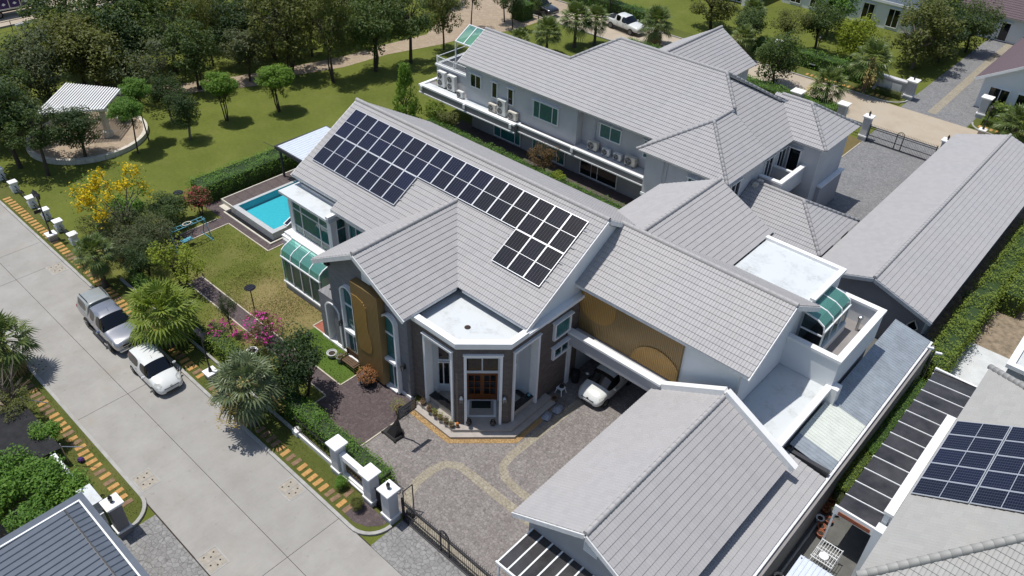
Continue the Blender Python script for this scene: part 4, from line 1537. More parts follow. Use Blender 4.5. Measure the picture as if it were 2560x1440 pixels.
wall_lamp('dark lantern on the grey wall between the porch arch and the first arched window', (-30.42, 20.05, 2.35), (0, -1))
wall_lamp('dark lantern on the grey wall right of the second arched window', (-25.1, 20.05, 2.3), (0, -1))
pc = C1 + cd * 0.2
wall_lamp('pale lantern on the stone pier left of the wooden front door', (pc.x, pc.y, 2.3), -nI, 'steel')
pc = C2 - cd * 0.2
wall_lamp('pale lantern on the stone pier right of the wooden front door', (pc.x, pc.y, 2.3), -nI, 'steel')
fl = MB().obox((-31.2, 20.0, 6.15), (0.3, 0.2, 0.25))
fl.tube((-31.2, 20.1, 6.2), (-31.2, 19.85, 6.15), 0.03)
solo('floodlight', 'black floodlight under the left eave of the front gable', 'light', fl, 'black_metal')

# benches inside the porch
for lab, b in (('black stone bench along the left porch opening', (-23.66, 20.46, -21.78, 20.92)), ('black stone bench along the right porch opening', (-19.92, 22.66, -19.50, 24.38))):
    t = thing('porch_bench', lab, 'bench', (b[0], b[1], 0.35))
    MB().box(b[0] + .03, b[1] + .03, 0.35, b[2] - .03, b[3] - .03, 0.78).build('base', 'stone_step', t)
    MB().box(b[0], b[1], 0.78, b[2], b[3], 0.84).build('seat', 'granite_black', t)
k0 = K0 + kd * 1.0 + kn * 0.42
solo('doormat', 'dark green doormat on the porch floor before the wooden doors', 'doormat', MB().obox((k0.x, k0.y, 0.358), (1.05, 0.55, 0.012), math.atan2(kd.y, kd.x)), 'mat_dark')
fi = MB()
k1 = K0 + kd * 1.02 + kn * 0.66
ang = math.atan2(kd.y, kd.x)
for du, dv, a, b in ((0, -.62, 1.6, .14), (0, .62, 1.6, .14), (-.73, 0, .14, 1.1), (.73, 0, .14, 1.1)):
    q = k1 + kd * du - kn * dv
    fi.obox((q.x, q.y, 0.353), (a, b, 0.006), ang)
fi.build('floor_inlay', 'white_paint', H1)

# pebble strip round the steps
pb = [(-24.05, 19.62), (-21.08, 19.55), (-18.64, 21.92), (-18.70, 25.0)]
po = [(-24.2, 19.32), (-20.97, 19.25), (-18.34, 21.80), (-18.42, 25.0)]
mb = MB()
for i in range(3):
    mb.quad((*po[i], .022), (*po[i + 1], .022), (*pb[i + 1], .022), (*pb[i], .022))
o = mb.build('pebble_strip', 'pebble')
o['kind'] = 'stuff'
pm = MB()
rng = random.Random(5)
for i in range(3):
    a, b, cc, dd = Vector(po[i]), Vector(po[i + 1]), Vector(pb[i + 1]), Vector(pb[i])
    for _ in range(420):
        u, v = rng.random(), rng.random()
        q = (a * (1 - u) + b * u) * (1 - v) + (dd * (1 - u) + cc * u) * v
        r_ = rng.uniform(.015, .035)
        pm.add([(q.x - r_, q.y, .025), (q.x, q.y - r_, .025), (q.x + r_, q.y, .025), (q.x, q.y + r_, .025), (q.x, q.y, .025 + r_)],
               [(0, 1, 4), (1, 2, 4), (2, 3, 4), (3, 0, 4)])
o2 = pm.build('pebbles', 'pebble')
prop(o2, 'orange brown pebbles edging the porch steps', 'pebbles', kind='stuff')

# ---- solar panels on the front slope
Vm = Vector((0, c, s))
Nm = Vector((0, -s, c))
PW, PL = 1.122, 2.2
pan_org = {}
fm = MB()
t_ = 0.035
for b in ((0, 0, PW - .012, t_), (0, PL - t_ - .012, PW - .012, PL - .012), (0, t_, t_, PL - t_ - .012), (PW - t_ - .012, t_, PW - .012, PL - t_ - .012), (t_, PL / 2 - .02, PW - t_ - .012, PL / 2 + .005)):
    fm.box(b[0], b[1], -0.035, b[2], b[3], 0.006)
frame_me = fm.mesh('frame', 'alu_frame')
cell_me = [MB().box(0, 0, -0.03, PW - 2 * t_ - .012, PL / 2 - t_ - .022, 0.0).mesh('cell_sheet', 'solar_cells'),
           MB().box(0, 0, -0.03, PW - 2 * t_ - .012, PL / 2 - t_ - .022, 0.0).mesh('cell_sheet', 'solar_cells_dark')]


def solar_panel(label, P, rot, dark, group):
    t = thing('solar_panel', label, 'solar panel', tuple(P), 0, group, local=True)
    t.rotation_euler = rot
    link('frame', frame_me, t)
    link('cell_sheet', cell_me[dark], t, (t_, t_, 0))
    link('cell_sheet', cell_me[dark], t, (t_, PL / 2 + .007, 0))
    return t


rotm = Matrix(((1, 0, 0), tuple(Vm), tuple(Nm))).transposed().to_euler()
ORD = ['first', 'second', 'third', 'fourth', 'fifth', 'sixth', 'seventh', 'eighth', 'ninth', 'tenth', 'eleventh', 'twelfth', 'thirteenth', 'fourteenth', 'fifteenth', 'sixteenth', 'seventeenth']


def on_main(x, y):
    return Vector((x, y, z_main(y))) + Nm * 0.16


y_top, y_bot = 27.16, 25.26
x_l = -39.3
for i in range(17):
    solar_panel('solar panel in the long upper row on the house, %s from the left' % ORD[i], on_main(x_l + i * PW, y_top), rotm, 1 if i > 10 else 0, 'solar panels on the main roof')
for i in range(7):
    solar_panel('solar panel in the lower left row on the house, %s from the left' % ORD[i], on_main(x_l + i * PW, y_bot), rotm, 0, 'solar panels on the main roof')
for i in range(3):
    solar_panel('solar panel in the lower right block of three, %s from the left' % ORD[i], on_main(x_l + (14 + i) * PW, y_bot), rotm, 1, 'solar panels on the main roof')
for y, xa, xb in ((25.7, -39.45, -31.3), (26.7, -39.45, -31.3), (25.7, -23.75, -20.0), (26.7, -23.75, -20.0), (27.6, -39.45, -20.0), (28.6, -39.45, -20.0)):
    p, q = on_main(xa, y) - Nm * 0.07, on_main(xb, y) - Nm * 0.07
    mb = MB().beam(p, q, 0.05, 0.05)
    for xx in np.arange(xa + .2, xb, 1.4):
        mb.tube(on_main(xx, y) - Nm * 0.16, on_main(xx, y) - Nm * 0.06, 0.02, 0.02, 5)
    mb.build('mounting_rail', 'alu_frame', H1)
# ------------------------------------------------------------------ garage in front of the house
GA = thing('garage', 'single storey garage with grey tiled gable roof in front of the house', 'garage', (-10, 22, 0))
TILE_BUDGET[GA.name] = 300
cg, sg, LG = sl(3.75, 2.05)
r1 = slope(GA, (-13.9, 27.05, 3.35), (0, -1, 0), (cg, 0, sg), 10.55, LG)
r2 = slope(GA, (-6.4, 16.5, 3.35), (0, 1, 0), (-cg, 0, sg), 10.55, LG, pick=lambda u, v: u < 9.2)
ridge(r2, (-10.15, 16.5, 5.4), (-10.15, 27.0, 5.4))
MB().plate((0, 17.0, 0), (1, 0, 0), (0, 0, 1), (0, -1, 0), [(-13.4, 0), (-6.9, 0), (-6.9, 3.45), (-10.15, 5.2), (-13.4, 3.45)], -0.2, 0).build('gable_wall', 'grey_wall', GA)
MB().box(-13.4, 17.2, 0, -13.2, 27.0, 3.45).build('wall', 'light_grey_wall', GA)
MB().box(-7.1, 17.2, 0, -6.9, 27.0, 3.3).build('wall', 'light_grey_wall', GA)
mb = MB()
for p, q in (((-13.93, 16.47, 3.2), (-10.16, 16.47, 5.25)), ((-10.14, 16.47, 5.25), (-6.37, 16.47, 3.2))):
    MB().beam(p, q, 0.06, 0.24).build('verge_board', 'gutter_white', GA)
mb = MB()
for p, q in (((-14.05, 27.2, 3.46), (-10.15, 27.2, 5.62)), ((-10.15, 27.2, 5.62), (-6.1, 27.2, 3.44))):
    MB().beam(p, q, 0.34, 0.34).build('parapet', 'white_paint', GA)
vn = MB().box(-10.45, 16.96, 3.62, -9.75, 17.0, 4.25).build('vent', 'white_frame', GA)
for i in range(5):
    MB().box(-10.4, 16.93, 3.68 + i * .11, -9.8, 16.965, 3.74 + i * .11).build('slat', 'white_frame', vn)
# translucent canopy with white bars in front of the garage
CP = thing('canopy', 'dark translucent canopy with white bars before the garage gable', 'canopy', (-10, 15.8, 0))
xb = [-13.12 + 0.56 * i for i in range(13)]
for a in xb:
    MB().box(a - .035, 14.7, 2.43, a + .035, 16.98, 2.5).build('bar', 'white_frame', CP)
for a, b in zip(xb[:-1], xb[1:]):
    MB().box(a + .035, 14.72, 2.44, b - .035, 16.98, 2.46).build('sheet', 'poly_dark', CP)
MB().box(-13.2, 14.62, 2.36, -6.3, 14.70, 2.5).build('front_beam', 'white_frame', CP)
for a in (-13.05, -9.8, -6.6):
    MB().box(a - .05, 14.64, 0, a + .05, 14.70, 2.36).build('post', 'white_frame', CP)

# ------------------------------------------------------------------ lean-to roofs along the right boundary
LT = thing('lean_to', 'narrow tiled lean-to roof between the garage and the boundary wall', 'lean-to', (-6, 20, 0))
c_, s_, l_ = sl(2.3, 0.35)
slope(LT, (-4.95, 10.0, 2.45), (0, 1, 0), (-c_, 0, s_), 18.6, l_, mat='roof_tile_b')
MB().box(-6.85, 16.5, 0, -5.1, 28.4, 2.4).build('wall', 'grey_wall', LT)
L2_ = thing('lean_to', 'ribbed grey metal lean-to roof with pale translucent sheets beside the white terrace', 'lean-to', (-6, 36, 0))


def ribbed(parent, name, O, U, Vv, W, L_, per, mat, ph=0.03, th=0.02):
    """Profiled metal sheet: ribs run along Vv."""
    O, U, Vv = Vector(O), Vector(U).normalized(), Vector(Vv).normalized()
    N = U.cross(Vv)
    n = max(1, int(W / per))
    per = W / n
    mb = MB()
    pts = []
    for i in range(n):
        pts += [(i * per, 0), (i * per + per * .62, 0), (i * per + per * .72, ph), (i * per + per * .9, ph)]
    pts.append((W, 0))
    vs = [O + U * u + N * h + Vv * t for t in (0, L_) for u, h in pts]
    k = len(pts)
    mb.add(vs, [(i, i + 1, k + i + 1, k + i) for i in range(k - 1)])
    mb.plate(O, U, Vv, N, [(0, 0), (W, 0), (W, L_), (0, L_)], -th - .01, -.01)
    return mb.build(name, mat, parent)


dz = Vector((-2.2, 0, 0.42)).normalized()
for ya, yb, m_ in ((29.0, 30.0, 'roof_grey_metal'), (30.0, 33.2, 'poly_sheet'), (33.2, 38.2, 'roof_grey_metal'), (38.2, 42.3, 'roof_grey_metal')):
    ribbed(L2_, 'roof_sheet', (-4.95, ya + .01, 2.5), (0, 1, 0), dz, yb - ya - .02, 2.2, 0.2, m_)
MB().box(-7.1, 28.72, 2.35, -4.95, 28.95, 2.75).build('end_gutter', 'dark_metal', L2_)
MB().box(-7.0, 29.0, 0, -6.9, 42.0, 2.6).build('wall', 'grey_wall', L2_)
BW = thing('boundary_wall', 'long boundary wall with white gutter along the right side of the property', 'wall', (-4.8, 25, 0))
MB().box(-4.84, 5, 0, -4.66, 42.4, 2.25).build('wall', 'taupe_wall', BW)
MB().box(-4.95, 5, 2.3, -4.82, 42.4, 2.44).build('gutter', 'gutter_white', BW)

# ------------------------------------------------------------------ pool and pool canopy
PO = thing('swimming_pool', 'raised turquoise swimming pool with pale rim beside the house', 'pool', (-46, 26, 0))
mb = MB()
mb.box(-48.55, 23.78, 0, -43.4, 24.16, 0.62)
mb.box(-43.8, 24.161, 0, -43.4, 29.4, 0.62)
mb.box(-48.55, 24.161, 0, -48.3, 29.4, 0.62)
mb.box(-48.55, 29.4, 0, -43.4, 29.7, 0.62)
mb.build('rim', 'pool_rim', PO)
mb = MB()
mb.box(-49.1, 23.30, 0, -43.2, 23.42, 0.13)
mb.box(-43.2, 23.30, 0, -43.08, 29.5, 0.13)
mb.build('trough_edge', 'cream_stone', PO)
MB().box(-48.9, 23.42, 0.0, -43.2, 23.78, 0.05).build('trough', 'granite_black', PO)
MB().box(-43.4, 23.42, 0.001, -43.2, 29.4, 0.051).build('trough', 'granite_black', PO)
mb = MB()
mb.quad((-48.3, 24.16, 0.02), (-43.8, 24.16, 0.02), (-43.8, 29.4, 0.02), (-48.3, 29.4, 0.02))
mb.quad((-48.295, 24.16, 0.02), (-48.295, 29.4, 0.02), (-48.295, 29.4, 0.62), (-48.295, 24.16, 0.62))
mb.quad((-43.805, 24.16, 0.02), (-43.805, 29.4, 0.02), (-43.805, 29.4, 0.62), (-43.805, 24.16, 0.62))
mb.quad((-48.3, 24.165, 0.02), (-43.8, 24.165, 0.02), (-43.8, 24.165, 0.62), (-48.3, 24.165, 0.62))
mb.build('basin', 'pool_tile', PO)
MB().quad((-48.3, 24.16, 0.56), (-43.8, 24.16, 0.56), (-43.8, 29.4, 0.56), (-48.3, 29.4, 0.56)).build('water', 'pool_water', PO)
DK = thing('pool_deck', 'brown raised deck along the far side of the pool', 'deck', (-49.3, 28, 0))
for i in range(11):
    MB().box(-50.1, 24.0 + i * .9, 0.4, -48.57, 24.0 + i * .9 + .885, 0.5).build('plank', 'deck_brown', DK)
MB().box(-50.05, 23.95, 0, -48.6, 33.9, 0.4).build('base', 'deck_brown', DK)
MB().box(-50.15, 23.86, 0, -48.6, 23.95, 0.52).build('edge', 'cream_stone', DK)
MB().box(-50.22, 23.86, 0, -50.12, 33.9, 0.52).build('edge', 'cream_stone', DK)
MB().box(-49.9, 23.45, 0, -48.95, 23.86, 0.22).build('step', 'cream_stone', DK)
CA = thing('canopy', 'pale ribbed metal canopy on dark posts by the pool', 'canopy', (-47, 31, 0))
ribbed(CA, 'roof_sheet', (-49.7, 28.95, 3.25), (1, 0, 0), (0, 1, 0.02), 9.9, 4.6, 0.3, 'canopy_metal')
mb = MB()
mb.box(-49.85, 28.8, 3.0, -39.6, 28.92, 3.3)
mb.box(-49.85, 28.921, 3.0, -49.73, 33.6, 3.3)
mb.box(-49.85, 33.6, 3.0, -39.6, 33.7, 3.3)
mb.build('frame', 'dark_metal', CA)
for x_, y_ in ((-49.78, 29.2), (-49.78, 33.3), (-43, 33.3)):
    MB().box(x_ - .07, y_ - .07, 0.3, x_ + .07, y_ + .07, 3.0).build('post', 'dark_metal', CA)
MB().beam((-49.8, 28.9, 3.1), (-51.0, 28.6, 3.25), 0.03, 0.03).build('camera_arm', 'dark_metal', CA)

# small solar pond lamp at the pool corner
t = thing('pool_solar_lamp', 'small solar panel on white bracket at the pool corner', 'solar lamp', (-43.6, 25.4, 0.62))
MB().tube((-43.6, 25.4, 0.62), (-43.6, 25.4, 0.8), 0.03).build('stem', 'white_frame', t)
MB().obox((-43.6, 25.35, 0.85), (0.5, 0.75, 0.03), 0, (Vector((1, 0, 0)), Vector((0, .9, .4)).normalized(), Vector((0, -.4, .9)).normalized())).build('frame', 'white_frame', t)
MB().obox((-43.6, 25.345, 0.87), (0.3, 0.65, 0.03), 0, (Vector((1, 0, 0)), Vector((0, .9, .4)).normalized(), Vector((0, -.4, .9)).normalized())).build('cell_sheet', 'solar_cells', t)

# ------------------------------------------------------------------ house 2: long grey house behind
H2 = thing('house', 'long grey two storey house with hipped grey tile roofs behind', 'house', (-34, 50, 0))
TILE_BUDGET[H2.name] = 0
ZE = 6.2
S2 = 0.6


def hipclip(p, q, inside):
    """Vertical clip plane through p-q (2D), keeping the side that holds `inside`."""
    d = Vector((q[0] - p[0], q[1] - p[1], 0)).normalized()
    n_ = Vector((-d.y, d.x, 0))
    if n_.x * (inside[0] - p[0]) + n_.y * (inside[1] - p[1]) > 0:
        n_ = -n_
    return ((p[0], p[1], 0), tuple(n_))


mt = 'roof_tile_b'
# front slope: long gable part then higher hip part
cf_, sf_, lf_ = sl(3.4, 3.4 * S2)
zr1 = ZE + 3.4 * S2
TILE_BUDGET[H2.name] = 300
ra = slope(H2, (-46.9, 45.5, ZE), (1, 0, 0), (0, cf_, sf_), 24.0, lf_, mat=mt, pick=lambda u, v: 14 < u < 19,
           clips=[hipclip((-26.9, 45.5), (-23.0, 49.4), (-30, 46))])
ridge(ra, (-46.9, 48.9, zr1), (-37.5, 48.9, zr1), mt)
slope(H2, (-37.3, 52.3, ZE), (-1, 0, 0), (0, -cf_, sf_), 9.6, lf_, mat=mt)
run = 51.65 - 45.5
zr2 = ZE + run * S2
ca, sa, la = sl(run, run * S2)
A0, A1 = (-34.8, 51.65), (-25.35, 51.65)
rA = slope(H2, (-40.95, 48.9, zr1), (1, 0, 0), (0, ca, sa), 21.75, la - lf_, mat=mt,
           clips=[hipclip((-40.95, 45.5), A0, (-30, 46)), hipclip((-19.2, 45.5), A1, (-30, 46)), hipclip((-26.9, 45.5), (-23.0, 49.4), (-30, 46))])
ridge(rA, (*A0, zr2), (*A1, zr2), mt)
ridge(rA, (-37.55, 48.9, zr1), (*A0, zr2), mt)
ridge(rA, (-23.1, 49.4, 8.55), (*A1, zr2), mt)
# left hip of the high part
slope(H2, (-40.95, 57.8, ZE), (0, -1, 0), (ca, 0, sa), 12.3, la, mat=mt, clips=[hipclip((-40.95, 45.5), A0, (-40, 51)), hipclip((-40.95, 57.8), A0, (-40, 51))],
      skip=lambda u, v: 57.8 - u < 52.2 and (57.8 - u) > 45.6 and ZE + v * sa < zr1 - S2 * abs(57.8 - u - 48.9) - 0.2)
# rear slope
slope(H2, (-19.2, 57.8, ZE), (-1, 0, 0), (0, -ca, sa), 21.75, la, mat=mt, clips=[hipclip((-40.95, 57.8), A0, (-30, 57)), hipclip((-19.2, 57.8), A1, (-30, 57))])
# right slope
slope(H2, (-19.7, 43.4, ZE), (0, 1, 0), (-ca, 0, sa), 6.05, 3.6 / ca, mat=mt, clips=[hipclip((-19.7, 43.4), (-23.3, 47.0), (-20, 49))])
rR = slope(H2, (-19.7, 49.45, ZE), (0, 1, 0), (-ca, 0, sa), 8.0, la - 0.5, mat=mt,
           clips=[hipclip((-19.2, 45.5), A1, (-20, 53)), hipclip((-19.7, 57.3), A1, (-20, 53))])
# front right block
rB = slope(H2, (-26.9, 43.4, ZE), (1, 0, 0), (0, cf_, sf_), 7.2, lf_ + 0.25, mat=mt, pick=lambda u, v: 1 < u < 6.2,
           clips=[hipclip((-26.9, 43.4), (-23.3, 47.0), (-23.3, 44)), hipclip((-19.7, 43.4), (-23.3, 47.0), (-23.3, 44))])
rBl = slope(H2, (-26.9, 50.5, ZE), (0, -1, 0), (cf_, 0, sf_), 7.1, lf_ + 0.25, mat=mt, clips=[hipclip((-26.9, 43.4), (-23.3, 47.0), (-26, 48))])
zB = ZE + 3.6 * S2
ridge(rB, (-26.9, 43.4, ZE), (-23.3, 47.0, zB), mt)
ridge(rB, (-19.7, 43.4, ZE), (-23.3, 47.0, zB), mt)
ridge(rBl, (-23.3, 47.0, zB), (-23.3, 49.8, zB), mt)
# wing towards the drive
ce, se, le = sl(2.95, 2.95 * S2)
zE = ZE + 2.95 * S2
rE = slope(H2, (-23.0, 52.7, ZE), (1, 0, 0), (0, ce, se), 5.8, le, mat=mt, clips=[hipclip((-17.2, 52.7), (-20.15, 55.65), (-21, 53))])
rE2 = slope(H2, (-17.2, 52.7, ZE), (0, 1, 0), (-ce, 0, se), 5.9, le, mat=mt, clips=[hipclip((-17.2, 52.7), (-20.15, 55.65), (-17.5, 55.6)), hipclip((-17.2, 58.6), (-20.15, 55.65), (-17.5, 55.6))])
slope(H2, (-17.2, 58.6, ZE), (-1, 0, 0), (0, -ce, se), 5.8, le, mat=mt, clips=[hipclip((-17.2, 58.6), (-20.15, 55.65), (-21, 58))])
ridge(rE, (-22.5, 55.65, zE), (-20.15, 55.65, zE), mt)
ridge(rE2, (-17.2, 52.7, ZE), (-20.15, 55.65, zE), mt)
ridge(rE2, (-17.2, 58.6, ZE), (-20.15, 55.65, zE), mt)
ridge(rR, (-22.2, 54.8, 7.8), (*A1, zr2), mt)
# rear gable
cF, sF, lF = sl(3.95, 2.25)
rF = slope(H2, (-28.75, 55.5, ZE), (0, 1, 0), (-cF, 0, sF), 8.4, lF, mat=mt, skip=lambda u, v: False)
slope(H2, (-36.65, 63.9, ZE), (0, -1, 0), (cF, 0, sF), 8.4, lF, mat=mt)
ridge(rF, (-32.7, 53.5, 8.45), (-32.7, 63.9, 8.45), mt)
# low porch roof on the right
ch_, sh_, lh_ = sl(3.05, 1.65)
rH = slope(H2, (-20.2, 45.3, 2.8), (1, 0, 0), (0, ch_, sh_), 6.95, lh_, mat=mt, clips=[hipclip((-13.25, 45.3), (-16.3, 48.35), (-18, 46))])
rH2 = slope(H2, (-13.25, 45.3, 2.8), (0, 1, 0), (-ch_, 0, sh_), 6.1, lh_, mat=mt, clips=[hipclip((-13.25, 45.3), (-16.3, 48.35), (-13.5, 48)), hipclip((-13.25, 51.4), (-16.3, 48.35), (-13.5, 48))])
slope(H2, (-13.25, 51.4, 2.8), (-1, 0, 0), (0, -ch_, sh_), 6.95, lh_, mat=mt, clips=[hipclip((-13.25, 51.4), (-16.3, 48.35), (-18, 51))])
ridge(rH, (-20, 48.35, 4.45), (-16.3, 48.35, 4.45), mt)
ridge(rH2, (-13.25, 45.3, 2.8), (-16.3, 48.35, 4.45), mt)
ridge(rH2, (-13.25, 51.4, 2.8), (-16.3, 48.35, 4.45), mt)
for px, py in ((-13.7, 45.8), (-13.7, 50.9)):
    MB().box(px - .12, py - .12, 0, px + .12, py + .12, 2.8).build('porch_post', 'light_grey_wall', H2)

gw = 'light_grey_wall'
MB().box(-46.4, 46.0, 2.8, -34.2, 52, 6.15).build('wall', gw, H2)
MB().box(-34.2, 46.75, 2.8, -26.4, 52, 6.15).build('wall', gw, H2)
MB().plate((-46.4, 0, 0), (0, 1, 0), (0, 0, 1), (-1, 0, 0), [(46.0, 6.15), (51.8, 6.15), (48.9, 7.95)], -0.2, 0).build('wall', gw, H2)
MB().box(-46.4, 46.75, 0, -26.4, 58, 2.8).build('wall', 'grey_wall', H2)
MB().box(-26.4, 44.0, 0, -20.25, 57.2, 6.15).build('wall', gw, H2)
MB().box(-20.25, 53.2, 0, -17.7, 58.1, 6.15).build('wall', gw, H2)
MB().box(-36.2, 56, 0, -29.2, 63.5, 6.15).build('wall', gw, H2)
MB().plate((-26.4, 44.0, 0), (1, 0, 0), (0, 0, 1), (0, -1, 0), [(-.06, 2.55), (6.15, 2.55), (6.15, 2.75), (-.06, 2.75)], 0.0, 0.06).build('string_course', 'white_paint', H2)
# ledge with air conditioners, left
mb = MB().box(-51.3, 45.05, 2.35, -39.9, 46.7, 2.9)
mb.build('ledge', 'taupe_wall', H2)
mb = MB().box(-51.4, 44.95, 2.9, -39.8, 45.35, 3.05)
mb.box(-51.4, 45.351, 2.9, -51.1, 47.2, 3.05)
mb.box(-51.4, 44.95, 2.25, -39.8, 45.1, 2.349)
mb.build('ledge_coping', 'white_paint', H2)
MB().box(-51.1, 45.35, 2.901, -39.8, 45.99, 2.93).build('ledge_floor', 'white_slab', H2)
mb = MB().box(-39.79, 45.45, 2.38, -26.41, 46.7, 2.85)
mb.build('ledge', 'taupe_wall', H2)
mb = MB().box(-39.79, 45.36, 2.86, -26.41, 45.62, 2.99)
mb.box(-39.79, 45.36, 2.28, -26.41, 45.5, 2.379)
mb.build('ledge_coping', 'white_paint', H2)
MB().box(-34.2, 45.62, 2.861, -26.41, 46.74, 2.89).build('ledge_floor', gw, H2)
for x_ in (-51.0, -45.6, -40.2, -34.0):
    MB().box(x_ - .12, 44.86 if x_ < -40 else 45.28, 2.6, x_ + .12, 44.95 if x_ < -40 else 45.36, 2.98).build('spout', 'white_paint', H2)
# roof terrace at the far left
MB().box(-50.7, 46.6, 2.9, -46.4, 52.2, 4.55).build('wall', gw, H2)
mb = MB().box(-50.8, 46.5, 4.55, -46.4, 46.85, 4.72)
mb.box(-50.8, 46.851, 4.55, -50.5, 52.2, 4.72)
mb.build('terrace_coping', 'white_paint', H2)
MB().box(-50.5, 46.851, 4.55, -46.4, 52.2, 4.6).build('terrace_floor', 'dark_metal', H2)
MB().box(-50.6, 52.0, 4.55, -46.4, 52.15, 5.7).build('terrace_screen', 'granite_black', H2)
rl = MB()
for a, b in (((-50.65, 46.65), (-46.4, 46.65)), ((-50.65, 46.65), (-50.65, 52.0))):
    for z_ in (4.78, 5.35):
        rl.beam((*a, z_), (*b, z_), 0.05, 0.05)
railing = rl.build('railing', 'white_frame', H2)
for i in range(30):
    x_ = -50.6 + i * 0.142
    MB().beam((x_, 46.65, 4.8), (min(x_ + .18, -46.42), 46.65, 5.33), 0.02, 0.02).build('baluster', 'white_frame', railing)
for i in range(3):
    x_ = -50.65 + i * 2.1
    MB().box(x_ - .05, 46.6, 4.72, x_ + .05, 46.7, 5.45).build('newel', 'white_frame', railing)
# glass roof over the terrace door
gf = MB()
for x_ in (-48.85, -47.9, -46.98):
    gf.beam((x_, 47.2, 7.05), (x_, 48.9, 8.06), 0.08, 0.08)
    gf.beam((x_, 48.9, 8.06), (x_, 50.6, 7.05), 0.08, 0.08)
for y_, z_ in ((47.2, 7.05), (48.9, 8.06), (50.6, 7.05)):
    gf.beam((-48.9, y_, z_), (-46.94, y_, z_), 0.1, 0.1)
for y_ in (47.2, 50.6):
    gf.box(-48.9, y_ - .05, 4.6, -48.8, y_ + .05, 7.0)
gfo = gf.build('glass_canopy_frame', 'white_frame', H2)
for a, b in ((-48.81, -47.94), (-47.86, -47.02)):
    for y0_, z0_, y1_, z1_ in ((47.24, 7.08, 48.86, 8.04), (50.56, 7.08, 48.94, 8.04)):
        MB().quad((a, y0_, z0_), (b, y0_, z0_), (b, y1_, z1_), (a, y1_, z1_)).build('roof_pane', 'glass_green', gfo)
# upper windows
window(H2, (-45.75, 46.0, 4.35), (1, 0, 0), 1.15, 1.05, (0, -1, 0), pane='pane_dark', back='dark_room')
window(H2, (-43.2, 46.0, 4.15), (1, 0, 0), 0.5, 1.25, (0, -1, 0), cols=(), pane='pane_dark', back='dark_room')
window(H2, (-41.4, 46.0, 4.1), (1, 0, 0), 0.5, 1.3, (0, -1, 0), cols=(), pane='pane_dark', back='dark_room')
window(H2, (-38.6, 46.0, 3.95), (1, 0, 0), 2.5, 1.35, (0, -1, 0), cols=(0.25, 0.78))
window(H2, (-32.4, 46.75, 4.1), (1, 0, 0), 1.9, 1.05, (0, -1, 0), cols=(0.5,), back='curtain_pale')
window(H2, (-28.3, 46.75, 3.9), (1, 0, 0), 0.7, 1.3, (0, -1, 0), cols=(), back='curtain_pale')
window(H2, (-22.8, 44.0, 4.0), (1, 0, 0), 0.8, 1.35, (0, -1, 0), cols=())
# ground floor windows
window(H2, (-43.6, 46.75, 0.25), (1, 0, 0), 3.0, 2.0, (0, -1, 0), cols=(0.25, 0.8), head=False)
window(H2, (-39.1, 46.75, 0.25), (1, 0, 0), 3.4, 2.0, (0, -1, 0), cols=(0.28, 0.76), head=False)
window(H2, (-34.0, 46.75, 0.25), (1, 0, 0), 3.6, 2.05, (0, -1, 0), cols=(0.48,), back='curtain_pale', pane='pane_dark', head=False)
window(H2, (-26.0, 44.0, 0.2), (1, 0, 0), 1.1, 2.1, (0, -1, 0), cols=(0.5,), head=False)
# right side: balconies
mb = MB().box(-20.24, 49.4, 3.0, -18.5, 49.6, 4.35)
mb.box(-18.7, 49.601, 3.0, -18.5, 53.19, 4.35)
mb.build('balcony_wall', gw, H2)
mb = MB().box(-20.24, 49.33, 4.35, -18.43, 49.67, 4.48)
mb.box(-18.77, 49.671, 4.35, -18.43, 53.19, 4.48)
mb.box(-20.24, 51.55, 4.3, -18.78, 51.75, 4.42)
mb.build('coping', 'white_paint', H2)
MB().box(-20.24, 51.58, 3.2, -18.71, 51.72, 4.3).build('balcony_divider', gw, H2)
MB().box(-20.24, 49.601, 3.0, -18.701, 53.19, 3.2).build('balcony_floor', 'taupe_wall', H2)
mb = MB().box(-20.24, 47.6, 2.75, -19.0, 49.32, 3.0)
mb.build('ledge', 'white_slab', H2)
window(H2, (-20.25, 50.0, 3.3), (0, 1, 0), 1.1, 2.1, (1, 0, 0), pane='pane_dark', back='dark_room')
window(H2, (-20.25, 51.95, 3.3), (0, 1, 0), 1.1, 2.1, (1, 0, 0), pane='pane_dark', back='dark_room')
window(H2, (-19.9, 53.2, 3.3), (1, 0, 0), 0.8, 2.1, (0, -1, 0), cols=(), pane='pane_dark', back='dark_room')
window(H2, (-20.25, 45.2, 3.9), (0, 1, 0), 1.2, 1.4, (1, 0, 0), pane='pane_dark', back='dark_room')
mb = MB().box(-18.75, 54.4, 0, -17.4, 54.6, 2.5)
mb.box(-17.6, 54.601, 0, -17.4, 58.3, 2.5)
mb.build('balcony_wall', 'grey_wall', H2)
mb = MB().box(-18.8, 54.35, 2.5, -17.3, 54.68, 2.62)
mb.box(-17.68, 54.681, 2.5, -17.3, 58.4, 2.62)
mb.build('coping', 'white_paint', H2)
MB().box(-18.7, 54.601, 1.6, -17.601, 58.2, 1.8).build('balcony_floor', gw, H2)
for x_, y_ in ((-24.9, 43.93), (-24.6, 43.93), (-32.9, 46.68), (-20.2, 53.9)):
    MB().tube((x_, y_, 0.1), (x_, y_, 6.0), 0.035, 0.035, 6).build('downpipe', gw, H2)
mb = MB()
for p, q in (((-46.93, 45.48, ZE - .12), (-46.93, 48.9, zr1 - .12)), ((-46.93, 48.92, zr1 - .12), (-46.93, 52.3, ZE - .12)), ((-28.78, 63.93, ZE - .12), (-32.7, 63.93, 8.33)), ((-36.6, 63.93, ZE - .12), (-32.7, 63.93, 8.33))):
    MB().beam(p, q, 0.06, 0.2).build('verge_board', 'gutter_white', H2)

